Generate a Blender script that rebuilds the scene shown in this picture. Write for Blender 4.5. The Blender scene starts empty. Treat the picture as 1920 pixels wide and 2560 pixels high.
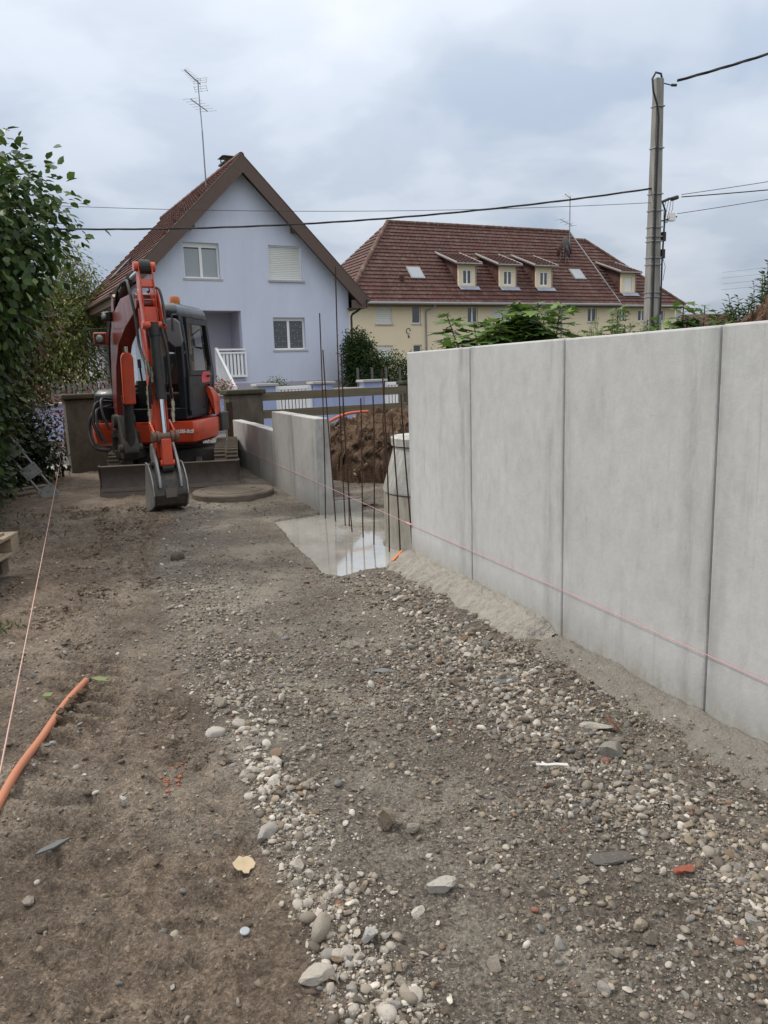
import bpy, math, random
import numpy as np
from mathutils import Vector, Matrix
from mathutils.geometry import tessellate_polygon
random.seed(7); rng = np.random.default_rng(11)
R = math.radians
scene = bpy.context.scene
COL = scene.collection

# ------------------------------------------------------------------ camera
cam_data = bpy.data.cameras.new('camera'); cam = bpy.data.objects.new('camera', cam_data); COL.objects.link(cam)
cam_data.sensor_fit = 'HORIZONTAL'; cam_data.sensor_width = 36.0
cam_data.lens = 36.0*1923.0/1920.0
cam_data.clip_start = 0.05; cam_data.clip_end = 3000
PITCH, ROLL = R(-10.4), R(1.85)
_f = Vector((0, math.cos(PITCH), math.sin(PITCH))); _r0 = Vector((1,0,0)); _u0 = _r0.cross(_f)
_r = _r0*math.cos(ROLL)-_u0*math.sin(ROLL); _u = _r0*math.sin(ROLL)+_u0*math.cos(ROLL)
cam.matrix_world = Matrix(((_r.x,_u.x,-_f.x,0),(_r.y,_u.y,-_f.y,0),(_r.z,_u.z,-_f.z,1.40),(0,0,0,1)))
scene.camera = cam

# ------------------------------------------------------------------ world, sun, exposure
SUN_EL, SUN_AZ = R(50), R(292)          # compass azimuth of the sun, clockwise from +Y: to the left, a little ahead
world = bpy.data.worlds.new('World'); scene.world = world; world.use_nodes = True
nt = world.node_tree; nt.nodes.clear()
def N(t, **k):
    n = nt.nodes.new(t)
    for a, b in k.items(): setattr(n, a, b)
    return n
L = lambda a, b: nt.links.new(a, b)
wout = N('ShaderNodeOutputWorld'); bg = N('ShaderNodeBackground'); bg.inputs['Strength'].default_value = 0.1
sky = N('ShaderNodeTexSky'); sky.sky_type = 'NISHITA'; sky.sun_disc = False
sky.sun_elevation = SUN_EL; sky.sun_rotation = SUN_AZ; sky.dust_density = 2.0
tc = N('ShaderNodeTexCoord'); sep = N('ShaderNodeSeparateXYZ'); L(tc.outputs['Generated'], sep.inputs[0])
def M(op, a, b=None, c=None, clamp=False):
    n = N('ShaderNodeMath', operation=op); n.use_clamp = clamp
    for i, v in enumerate((a, b, c)):
        if v is None: continue
        if isinstance(v, (int, float)): n.inputs[i].default_value = v
        else: L(v, n.inputs[i])
    return n.outputs[0]
zc = M('MAXIMUM', sep.outputs[2], 0.0)
den = M('ADD', zc, 0.22)
px = M('DIVIDE', sep.outputs[0], den); py = M('DIVIDE', sep.outputs[1], den)
cmb = N('ShaderNodeCombineXYZ'); L(px, cmb.inputs[0]); L(py, cmb.inputs[1])
def noise(scale, detail, off, dist=0.0):
    mp = N('ShaderNodeMapping'); mp.inputs['Location'].default_value = off; L(cmb.outputs[0], mp.inputs[0])
    n = N('ShaderNodeTexNoise'); n.inputs['Scale'].default_value = scale; n.inputs['Detail'].default_value = detail
    n.inputs['Roughness'].default_value = 0.48; n.inputs['Distortion'].default_value = dist
    L(mp.outputs[0], n.inputs['Vector']); return n.outputs[0]
n1 = noise(1.15, 5, (3.1, 0.35, 0), 0.3); n2 = noise(3.1, 6, (7.3, 2.2, 1), 0.4)
nn = M('ADD', M('MULTIPLY', n1, 0.66), M('MULTIPLY', n2, 0.34))
ramp = N('ShaderNodeValToRGB'); L(nn, ramp.inputs[0])
cr = ramp.color_ramp; cr.interpolation = 'EASE'
cr.elements[0].position = 0.385; cr.elements[0].color = (0.385, 0.455, 0.56, 1)
cr.elements[1].position = 0.645; cr.elements[1].color = (0.635, 0.675, 0.745, 1)
e_ = cr.elements.new(0.47); e_.color = (0.465, 0.525, 0.615, 1)
e_ = cr.elements.new(0.54); e_.color = (0.545, 0.60, 0.685, 1)
# overcast luminance: (1 + 2 sin(elevation)) / 3, one at the horizon band in view
lum = M('MULTIPLY', M('ADD', M('MULTIPLY', zc, 2.0), 1.0), 6.0)
vm = N('ShaderNodeVectorMath', operation='SCALE'); L(ramp.outputs[0], vm.inputs[0]); L(lum, vm.inputs['Scale'])
# cloud cover thins the blue towards the zenith, as under any bright overcast
whit = N('ShaderNodeMix', data_type='RGBA'); L(M('MULTIPLY', M('SUBTRACT', zc, 0.30), 1.9, clamp=True), whit.inputs['Factor']); L(ramp.outputs[0], whit.inputs['A']); whit.inputs['B'].default_value = (0.655, 0.64, 0.615, 1)
L(whit.outputs['Result'], vm.inputs[0])
mix = N('ShaderNodeMix', data_type='RGBA'); mix.inputs['Factor'].default_value = 0.95
L(sky.outputs[0], mix.inputs['A']); L(vm.outputs[0], mix.inputs['B'])
L(mix.outputs['Result'], bg.inputs[0]); L(bg.outputs[0], wout.inputs[0])

sd = bpy.data.lights.new('sun', 'SUN'); sd.energy = 1.5; sd.angle = R(10); sd.color = (1.0, 0.93, 0.83)
sun = bpy.data.objects.new('sun', sd); COL.objects.link(sun)
sdir = Vector((math.sin(SUN_AZ)*math.cos(SUN_EL), math.cos(SUN_AZ)*math.cos(SUN_EL), math.sin(SUN_EL)))
sun.rotation_euler = (-sdir).to_track_quat('-Z', 'Y').to_euler()
scene.view_settings.view_transform = 'Standard'; scene.view_settings.look = 'None'
scene.view_settings.exposure = 0.52; scene.view_settings.gamma = 1.0; scene.view_settings.use_curve_mapping = False

# ------------------------------------------------------------------ helpers
def _set(o, label=None, cat=None, group=None, kind=None):
    if label: o['label'] = label
    if cat: o['category'] = cat
    if group: o['group'] = group
    if kind: o['kind'] = kind
    return o
def thing(name, label, cat, loc=(0,0,0), rz=0.0, group=None):
    o = bpy.data.objects.new(name, None); o.empty_display_size = 0.2; COL.objects.link(o)
    o.location = loc; o.rotation_euler = (0, 0, rz)
    return _set(o, label, cat, group)
def link(name, me, parent=None, loc=None, rot=None, scale=None):
    o = bpy.data.objects.new(name, me); COL.objects.link(o)
    if parent: o.parent = parent
    if loc is not None: o.location = loc
    if rot is not None: o.rotation_euler = rot
    if scale is not None: o.scale = scale
    return o
class MB:
    def __init__(s): s.v = []; s.f = []; s.c = None
    def add(s, vs, fs, mtx=None):
        b = len(s.v)
        s.v += [tuple(mtx @ Vector(p)) for p in vs] if mtx else [tuple(p) for p in vs]
        s.f += [tuple(i+b for i in f) for f in fs]; return s
    def box(s, x0, x1, y0, y1, z0, z1, mtx=None):
        vs = [(x0,y0,z0),(x1,y0,z0),(x1,y1,z0),(x0,y1,z0),(x0,y0,z1),(x1,y0,z1),(x1,y1,z1),(x0,y1,z1)]
        return s.add(vs, [(0,3,2,1),(4,5,6,7),(0,1,5,4),(1,2,6,5),(2,3,7,6),(3,0,4,7)], mtx)
    def beam(s, p, q, w, h, up=(0,0,1)):
        p = Vector(p); q = Vector(q); t = (q-p).normalized(); u = Vector(up)
        a = t.cross(u)
        if a.length < 1e-5: a = t.cross(Vector((1,0,0)))
        a.normalize(); b = a.cross(t).normalized()
        vs = [pt + a*(w/2*i) + b*(h/2*j) for pt in (p, q) for i, j in ((-1,-1),(1,-1),(1,1),(-1,1))]
        return s.add(vs, [(0,1,2,3)[::-1],(4,5,6,7),(0,1,5,4),(1,2,6,5),(2,3,7,6),(3,0,4,7)])
    def cyl(s, p, q, r0, r1=None, n=16, cap=True):
        r1 = r0 if r1 is None else r1
        p = Vector(p); q = Vector(q); t = (q-p).normalized()
        a = t.cross(Vector((0,0,1)))
        if a.length < 1e-4: a = Vector((1,0,0))
        a.normalize(); b = t.cross(a)
        vs = []
        for pt, r in ((p, r0), (q, r1)):
            for i in range(n):
                th = 2*math.pi*i/n; vs.append(pt + (a*math.cos(th)+b*math.sin(th))*r)
        fs = [(i, (i+1)%n, n+(i+1)%n, n+i) for i in range(n)]
        if cap: fs += [tuple(range(n))[::-1], tuple(range(n, 2*n))]
        return s.add(vs, fs)
    def tube(s, pts, r, n=8, cap=True):
        pts = [Vector(p) for p in pts]; m = len(pts)
        rs = r if isinstance(r, (list, tuple)) else [r]*m
        prev = None; vs = []
        for i, p in enumerate(pts):
            t = (pts[min(i+1, m-1)]-pts[max(i-1, 0)]).normalized()
            if prev is None:
                a = t.cross(Vector((0,0,1)))
                if a.length < 1e-3: a = t.cross(Vector((1,0,0)))
            else:
                a = prev - t*prev.dot(t)
            a.normalize(); prev = a; b = t.cross(a)
            for k in range(n):
                th = 2*math.pi*k/n; vs.append(p + (a*math.cos(th)+b*math.sin(th))*rs[i])
        fs = [(i*n+k, i*n+(k+1)%n, (i+1)*n+(k+1)%n, (i+1)*n+k) for i in range(m-1) for k in range(n)]
        if cap: fs += [tuple(range(n))[::-1], tuple(range((m-1)*n, m*n))]
        return s.add(vs, fs)
    def lathe(s, prof, n=24, mtx=None, cap=True):
        vs = []; m = len(prof)
        for r, z in prof:
            for k in range(n):
                th = 2*math.pi*k/n; vs.append((r*math.cos(th), r*math.sin(th), z))
        fs = [(i*n+k, i*n+(k+1)%n, (i+1)*n+(k+1)%n, (i+1)*n+k) for i in range(m-1) for k in range(n)]
        if cap: fs += [tuple(range(n))[::-1], tuple(range((m-1)*n, m*n))]
        return s.add(vs, fs, mtx)
    def prism(s, poly, fn, t0, t1):
        """poly: 2-D outline; fn(u, v, t) -> 3-D point; extruded from t0 to t1"""
        n = len(poly)
        tri = tessellate_polygon([[Vector((u, v, 0)) for u, v in poly]])
        b0 = [fn(u, v, t0) for u, v in poly]; b1 = [fn(u, v, t1) for u, v in poly]
        fs = [tuple(t) for t in tri] + [tuple(i+n for i in t[::-1]) for t in tri]
        fs += [(i, (i+1)%n, n+(i+1)%n, n+i) for i in range(n)]
        return s.add(b0+b1, fs)
    def slab(s, outer, holes, fn, t0, t1):
        """outline with holes, extruded (a wall with window openings)"""
        loops = [outer]+holes; flat = [p for lp in loops for p in lp]; n = len(flat)
        tri = tessellate_polygon([[Vector((u, v, 0)) for u, v in lp] for lp in loops])
        b0 = [fn(u, v, t0) for u, v in flat]; b1 = [fn(u, v, t1) for u, v in flat]
        fs = [tuple(t) for t in tri] + [tuple(i+n for i in t[::-1]) for t in tri]
        st = 0
        for lp in loops:
            k = len(lp); fs += [(st+i, st+(i+1)%k, n+st+(i+1)%k, n+st+i) for i in range(k)]; st += k
        return s.add(b0+b1, fs)
    def mesh(s, name, mat, smooth=False):
        me = bpy.data.meshes.new(name); me.from_pydata([tuple(p) for p in s.v], [], s.f); me.validate()
        import bmesh
        bm = bmesh.new(); bm.from_mesh(me); bmesh.ops.recalc_face_normals(bm, faces=bm.faces[:]); bm.to_mesh(me); bm.free()
        if mat: me.materials.append(mat)
        if smooth: me.polygons.foreach_set('use_smooth', [True]*len(me.polygons))
        me.update(); return me
    def build(s, name, mat, parent=None, bevel=0.0, smooth=False, seg=2, loc=None, rot=None):
        o = link(name, s.mesh(name, mat, smooth), parent, loc, rot)
        if bevel:
            m = o.modifiers.new('bevel', 'BEVEL'); m.width = bevel; m.segments = seg; m.limit_method = 'ANGLE'; m.angle_limit = R(35)
            m.harden_normals = False
            o.data.polygons.foreach_set('use_smooth', [True]*len(o.data.polygons))
            w = o.modifiers.new('normals', 'WEIGHTED_NORMAL'); w.keep_sharp = False
        elif smooth:
            o.data.set_sharp_from_angle(angle=R(40))
        return o
XZ = lambda u, v, t: (u, t, v)
XY = lambda u, v, t: (u, v, t)
YZ = lambda u, v, t: (t, u, v)
def npmesh(name, verts, faces, mat, parent=None, colors=None, smooth=False, loc=None):
    """fast mesh from numpy arrays; faces (n,3) or (n,4); colors per vertex"""
    verts = np.asarray(verts, np.float32); faces = np.asarray(faces, np.int32)
    me = bpy.data.meshes.new(name); k = faces.shape[1]
    me.vertices.add(len(verts)); me.vertices.foreach_set('co', verts.ravel())
    me.loops.add(faces.size); me.loops.foreach_set('vertex_index', faces.ravel())
    me.polygons.add(len(faces)); me.polygons.foreach_set('loop_start', np.arange(0, faces.size, k, dtype=np.int32))
    if smooth: me.polygons.foreach_set('use_smooth', np.ones(len(faces), bool))
    if colors is not None:
        at = me.color_attributes.new('tint', 'FLOAT_COLOR', 'POINT')
        c = np.ones((len(verts), 4), np.float32); c[:, :3] = colors; at.data.foreach_set('color', c.ravel())
    me.update(calc_edges=True); me.validate()
    if mat: me.materials.append(mat)
    return link(name, me, parent, loc)
def copy_tree(o, parent=None):
    c = o.copy(); COL.objects.link(c); c.parent = parent
    for ch in list(o.children): copy_tree(ch, c)
    return c
def text_mesh(body, size, mat, extrude=0.002, shear=0.0, bold=0.0):
    cu = bpy.data.curves.new('lettering', 'FONT'); cu.body = body; cu.size = size; cu.extrude = extrude; cu.shear = shear; cu.offset = bold
    cu.align_x = 'CENTER'; cu.align_y = 'CENTER'
    ob = bpy.data.objects.new('lettering', cu); COL.objects.link(ob)
    dg = bpy.context.evaluated_depsgraph_get(); me = bpy.data.meshes.new_from_object(ob.evaluated_get(dg))
    bpy.data.objects.remove(ob); bpy.data.curves.remove(cu); me.materials.clear(); me.materials.append(mat); return me

# ---- numpy noise
def _hash(ix, iy, seed):
    h = (ix.astype(np.int64)*374761393 + iy.astype(np.int64)*668265263 + seed*1442695041) & 0xFFFFFFFF
    h = ((h ^ (h >> 13))*1274126177) & 0xFFFFFFFF
    return ((h ^ (h >> 16)) & 0xFFFF)/65535.0
def vnoise(x, y, seed=0):
    ix = np.floor(x); iy = np.floor(y); fx = x-ix; fy = y-iy
    fx = fx*fx*fx*(fx*(fx*6-15)+10); fy = fy*fy*fy*(fy*(fy*6-15)+10)
    a = _hash(ix, iy, seed); b = _hash(ix+1, iy, seed); c = _hash(ix, iy+1, seed); d = _hash(ix+1, iy+1, seed)
    return (a+(b-a)*fx+(c-a)*fy+(a-b-c+d)*fx*fy)*2-1
def fbm(x, y, oct=4, seed=0, gain=0.5):
    r = 0; a = 1.0; t = 0
    for i in range(oct):
        r = r + a*vnoise(x, y, seed+i*17); t += a; a *= gain; x = x*2.03+11.3; y = y*2.03-7.1
    return r/t
sstep = lambda a, b, x: (lambda t: t*t*(3-2*t))(np.clip((x-a)/(b-a), 0, 1))

# ------------------------------------------------------------------ materials
class NT:
    def __init__(s, name):
        s.m = bpy.data.materials.new(name); s.m.use_nodes = True; s.t = s.m.node_tree; s.b = s.t.nodes['Principled BSDF']; s.n = s.t.nodes
        s.tc = None
    def node(s, t, **k):
        n = s.n.new(t)
        for a, b in k.items(): setattr(n, a, b)
        return n
    def l(s, a, b): s.t.links.new(a, b)
    def co(s, sc=(1,1,1), off=None, rnd=True):
        if s.tc is None: s.tc = s.node('ShaderNodeTexCoord')
        mp = s.node('ShaderNodeMapping'); mp.inputs['Scale'].default_value = sc; s.l(s.tc.outputs['Object'], mp.inputs[0])
        if off: mp.inputs['Location'].default_value = off
        if rnd:
            oi = s.node('ShaderNodeObjectInfo'); a = s.node('ShaderNodeVectorMath', operation='SCALE'); a.inputs[0].default_value = (13.7, 7.9, 17.3)
            s.l(oi.outputs['Random'], a.inputs['Scale']); b = s.node('ShaderNodeVectorMath', operation='ADD')
            s.l(mp.outputs[0], b.inputs[0]); s.l(a.outputs[0], b.inputs[1]); return b.outputs[0]
        return mp.outputs[0]
    def noise(s, scale, detail=4, rough=0.55, sc=(1,1,1), off=None, dist=0.0):
        n = s.node('ShaderNodeTexNoise'); n.inputs['Scale'].default_value = scale; n.inputs['Detail'].default_value = detail
        n.inputs['Roughness'].default_value = rough; n.inputs['Distortion'].default_value = dist; s.l(s.co(sc, off), n.inputs['Vector']); return n.outputs[0]
    def ramp(s, fac, stops):
        r = s.node('ShaderNodeValToRGB'); s.l(fac, r.inputs[0]); e = r.color_ramp.elements
        while len(e) < len(stops): e.new(0.5)
        for el, (p, c) in zip(e, stops): el.position = p; el.color = (c, c, c, 1) if isinstance(c, (int, float)) else (*c, 1)
        return r.outputs[0]
    def mix(s, a, b, fac, mode='MIX'):
        m = s.node('ShaderNodeMix', data_type='RGBA', blend_type=mode)
        for v, k in ((fac, 'Factor'), (a, 'A'), (b, 'B')):
            if isinstance(v, (int, float)): m.inputs[k].default_value = v if k == 'Factor' else (v, v, v, 1)
            elif isinstance(v, tuple): m.inputs[k].default_value = (*v[:3], 1)
            else: s.l(v, m.inputs[k])
        return m.outputs['Result']
    def math(s, op, a, b=0.0, clamp=False):
        n = s.node('ShaderNodeMath', operation=op); n.use_clamp = clamp
        for i, v in enumerate((a, b)):
            if isinstance(v, (int, float)): n.inputs[i].default_value = v
            else: s.l(v, n.inputs[i])
        return n.outputs[0]
    def bump(s, h, strength, dist=0.01):
        b = s.node('ShaderNodeBump'); b.inputs['Strength'].default_value = strength; b.inputs['Distance'].default_value = dist
        s.l(h, b.inputs['Height']); s.l(b.outputs[0], s.b.inputs['Normal'])
    def set(s, **k):
        for a, v in k.items():
            i = s.b.inputs[a.replace('_', ' ')]
            if isinstance(v, (int, float)): i.default_value = v
            elif isinstance(v, tuple): i.default_value = (*v, 1) if len(v) == 3 else v
            else: s.l(v, i)
        return s
def pm(name, c, rough=0.7, var=0.18, scale=4.0, bump=0.15, bscale=60.0, bdist=0.004, metallic=0.0, dirt=None, dirt_amt=0.0, spec=0.5, coat=0.0, sc=(1,1,1)):
    """plain procedural paint / stone / metal with mottling, fine relief and optional dirt"""
    s = NT(name); n = s.noise(scale, 5, 0.6, sc)
    col = s.mix(tuple(x*(1-var) for x in c), tuple(min(1, x*(1+var)) for x in c), n)
    if dirt:
        d = s.ramp(s.noise(scale*1.7, 6, 0.65, sc, (5, 3, 1)), [(0.5-dirt_amt*0.25, 0), (0.72, dirt_amt)])
        col = s.mix(col, dirt, d)
    s.set(Base_Color=col, Roughness=s.ramp(s.noise(scale*2.3, 3), [(0.3, max(0.03, rough-0.08)), (0.7, min(1, rough+0.08))]), Metallic=metallic)
    s.b.inputs['Specular IOR Level'].default_value = spec; s.b.inputs['Coat Weight'].default_value = coat
    if bump: s.bump(s.noise(bscale, 4, 0.6), bump, bdist)
    return s.m
def leafmat(name, rough=0.5):
    s = NT(name); a = s.node('ShaderNodeAttribute'); a.attribute_name = 'tint'
    s.set(Base_Color=a.outputs['Color'], Roughness=rough)
    s.b.inputs['Specular IOR Level'].default_value = 0.35
    tr = s.node('ShaderNodeBsdfTranslucent'); m2 = s.mix(a.outputs['Color'], (1.0, 1.0, 0.35), 0.35, 'MULTIPLY'); s.l(m2, tr.inputs[0])
    mx = s.node('ShaderNodeMixShader'); mx.inputs[0].default_value = 0.28
    o = s.n['Material Output']; s.l(s.b.outputs[0], mx.inputs[1]); s.l(tr.outputs[0], mx.inputs[2]); s.l(mx.outputs[0], o.inputs[0]); return s.m
# ------------------------------------------------------------------ layout constants (metres, camera stands at x=0 y=0)
AZ = R(20.4)
WA = Vector((-math.sin(AZ), math.cos(AZ), 0)); WN = Vector((-math.cos(AZ), -math.sin(AZ), 0)); W0 = Vector((0.2, 5.676, 0))
def wall_pt(s, off, z): return W0 + WA*s + WN*off + Vector((0, 0, z))      # along the concrete wall line, off = towards the yard
HT = R(28.5)
HE = Vector((math.cos(HT), math.sin(HT), 0)); HD = Vector((-math.sin(HT), math.cos(HT), 0)); HO = Vector((-8.849, 26.6, 0))
def house_pt(x, y, z): return HO + HE*x + HD*y + Vector((0, 0, z))         # street grid: x along the facade, y away from us

# ------------------------------------------------------------------ the ground
def ground_mat():
    s = NT('wet_earth_and_gravel'); a = s.node('ShaderNodeAttribute'); a.attribute_name = 'tint'
    sp = s.node('ShaderNodeSeparateColor'); s.l(a.outputs['Color'], sp.inputs[0])
    grav, pale, wet = sp.outputs[0], sp.outputs[1], sp.outputs[2]
    big = s.noise(1.3, 6, 0.6); mid = s.noise(9, 6, 0.65); fine = s.noise(70, 5, 0.7)
    crumb = s.noise(28, 7, 0.75)
    mud = s.ramp(s.math('ADD', s.math('MULTIPLY', mid, .5), s.math('MULTIPLY', crumb, .5)), [(0.38, (0.088, 0.062, 0.043)), (0.5, (0.172, 0.128, 0.092)), (0.62, (0.255, 0.20, 0.15))])
    mud = s.mix(mud, (0.30, 0.25, 0.195), s.ramp(big, [(0.50, 0), (0.64, 0.65)]))
    gr = s.ramp(fine, [(0.34, (0.075, 0.064, 0.053)), (0.5, (0.165, 0.145, 0.121)), (0.64, (0.29, 0.26, 0.22))])
    gr = s.mix(gr, (0.165, 0.135, 0.105), s.ramp(mid, [(0.42, 0), (0.7, 0.6)]))
    grit = s.noise(85, 7, 0.78); grit2 = s.noise(190, 3, 0.7)
    col = s.mix(mud, gr, grav)
    col = s.mix(col, (.045,.031,.021), s.math('MULTIPLY', s.ramp(grit, [(0.33, 1), (0.43, 0)]), s.math('ADD', s.math('MULTIPLY', grav, .5), .25)))
    col = s.mix(col, s.mix(col, (.42,.36,.29), .5), s.math('MULTIPLY', s.ramp(grit2, [(0.56, 0), (0.66, 1)]), .7))
    col = s.mix(col, s.mix((0.24, 0.205, 0.16), (0.33, 0.285, 0.23), fine), pale)
    vo = s.node('ShaderNodeTexVoronoi'); vo.inputs['Scale'].default_value = 95; s.l(s.co(), vo.inputs['Vector'])
    vc = s.node('ShaderNodeSeparateColor'); s.l(vo.outputs['Color'], vc.inputs[0])
    speck = s.math('MULTIPLY', s.math('MULTIPLY', s.ramp(vc.outputs[0], [(0.90, 0), (0.93, 1)]), s.ramp(vo.outputs['Distance'], [(0.2, 1), (0.42, 0)])), s.math('MULTIPLY', s.ramp(mid, [(0.42, 0), (0.6, 1)]), s.math('ADD', grav, .25)))
    col = s.mix(col, s.mix((0.30, 0.26, 0.21), (0.52, 0.48, 0.42), vc.outputs[1]), s.math('MULTIPLY', speck, 0.75))
    # crumbs: every grain has its own tone
    def crumbs(scale, lo, hi, seed):
        v_ = s.node('ShaderNodeTexVoronoi'); v_.inputs['Scale'].default_value = scale; w_ = s.node('ShaderNodeVectorMath', operation='ADD'); nz_ = s.node('ShaderNodeTexNoise'); nz_.inputs['Scale'].default_value = scale*.7; s.l(s.co(off=(seed, 0, 0)), nz_.inputs['Vector'])
        sc_ = s.node('ShaderNodeVectorMath', operation='SCALE'); sc_.inputs['Scale'].default_value = 1.1/scale; s.l(nz_.outputs['Color'], sc_.inputs[0]); s.l(s.co(), w_.inputs[0]); s.l(sc_.outputs[0], w_.inputs[1]); s.l(w_.outputs[0], v_.inputs['Vector'])
        c_ = s.node('ShaderNodeSeparateColor'); s.l(v_.outputs['Color'], c_.inputs[0]); return s.math('ADD', s.math('MULTIPLY', c_.outputs[0], hi-lo), lo), s.math('MULTIPLY', s.math('SUBTRACT', 1.0, v_.outputs['Distance']), c_.outputs[1])
    k1, h1 = crumbs(150, .70, 1.28, 1); k2, h2 = crumbs(48, .82, 1.17, 2)
    kk_ = s.math('MULTIPLY', k1, k2); cmb_ = s.node('ShaderNodeCombineXYZ'); [s.l(kk_, cmb_.inputs[i]) for i in range(3)]
    col = s.mix(col, cmb_.outputs[0], 1.0, 'MULTIPLY')
    patch = s.noise(1.9, 5, .62, off=(7, 3, 0)); col = s.mix(col, s.mix(col, (.36,.32,.265), .62), s.math('MULTIPLY', s.ramp(patch, [(0.52, 0), (0.62, .9)]), s.math('ADD', s.math('MULTIPLY', grav, .8), .2))); col = s.mix(col, s.mix(col, (.07,.05,.035), .5), s.ramp(patch, [(0.36, .75), (0.48, 0)]))
    wetn = s.math('MULTIPLY', wet, s.ramp(s.noise(5, 4, 0.6), [(0.42, 0.0), (0.56, 1.0)]))
    col = s.mix(col, s.mix(col, 0.0, 0.25), wetn)
    rough = s.mix(s.ramp(mid, [(0.3, 0.72), (0.7, 0.95)]), 0.26, wetn)
    s.set(Base_Color=col, Roughness=rough); s.b.inputs['Specular IOR Level'].default_value = 0.4
    h = s.math('ADD', s.math('MULTIPLY', s.noise(34, 7, 0.74), 1.0), s.math('MULTIPLY', s.noise(150, 4, 0.7), 0.45))
    h = s.math('ADD', h, s.math('MULTIPLY', speck, 0.3)); h = s.math('ADD', h, s.math('ADD', s.math('MULTIPLY', h2, .55), s.math('MULTIPLY', h1, .2)))
    h = s.math('ADD', h, s.math('MULTIPLY', s.ramp(grit, [(0.36, 0), (0.48, 1)]), .35)); s.bump(h, .8, 0.022); return s.m
M_ground = ground_mat()
EY = [-4, 1.0, 1.45, 1.76, 2.06, 2.45, 2.92, 3.54, 5.31, 7.0, 9]; EX = [.3, -.10, -.18, -.26, -.40, -.57, -.74, -1.08, -1.70, -2.15, -2.4]
edge_left = lambda y: np.interp(y, EY, EX)
BRY = [-4, 1.0, 1.846, 2.06, 2.53, 3.72, 4.27, 5.2]; BRX = [2.4, 1.25, .926, .818, .665, .379, .20, -.10]
band_right = lambda y: np.interp(y, BRY, BRX)
wall_dist = lambda x, y: (x-W0.x)*WN.x + (y-W0.y)*WN.y       # distance of a ground point from the wall face, yard side positive
wall_s = lambda x, y: (x-W0.x)*WA.x + (y-W0.y)*WA.y
SLAB = [(-1.13,7.72),(-0.95,7.15),(-0.80,6.55),(-0.60,6.02),(-0.46,5.52),(-0.32,5.44),(-0.16,5.60),(-0.03,5.64),(0.10,5.78),(0.24,5.70),(0.85,5.85),(0.75,6.6),(0.35,7.75),(0.10,8.40),(-0.58,8.12),(-0.74,8.02)]
def in_poly(x, y, poly):
    c = np.zeros(np.shape(x), bool); n = len(poly)
    for i in range(n):
        x0, y0 = poly[i]; x1, y1 = poly[i-1]
        c ^= ((y0 > y) != (y1 > y)) & (x < (x1-x0)*(y-y0)/(y1-y0+1e-12)+x0)
    return c
def poly_dist(x, y, poly):
    d = np.full(np.shape(x), 9.0); n = len(poly)
    for i in range(n):
        x0, y0 = poly[i-1]; x1, y1 = poly[i]; dx, dy = x1-x0, y1-y0
        t = np.clip(((x-x0)*dx+(y-y0)*dy)/(dx*dx+dy*dy), 0, 1)
        d = np.minimum(d, np.hypot(x-x0-t*dx, y-y0-t*dy))
    return np.where(in_poly(x, y, poly), -d, d)
def gravel_mask(x, y):
    dl = x-edge_left(y)+0.07*fbm(x*5, y*5, 3, 3)
    return sstep(-0.05, 0.14, dl)
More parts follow.
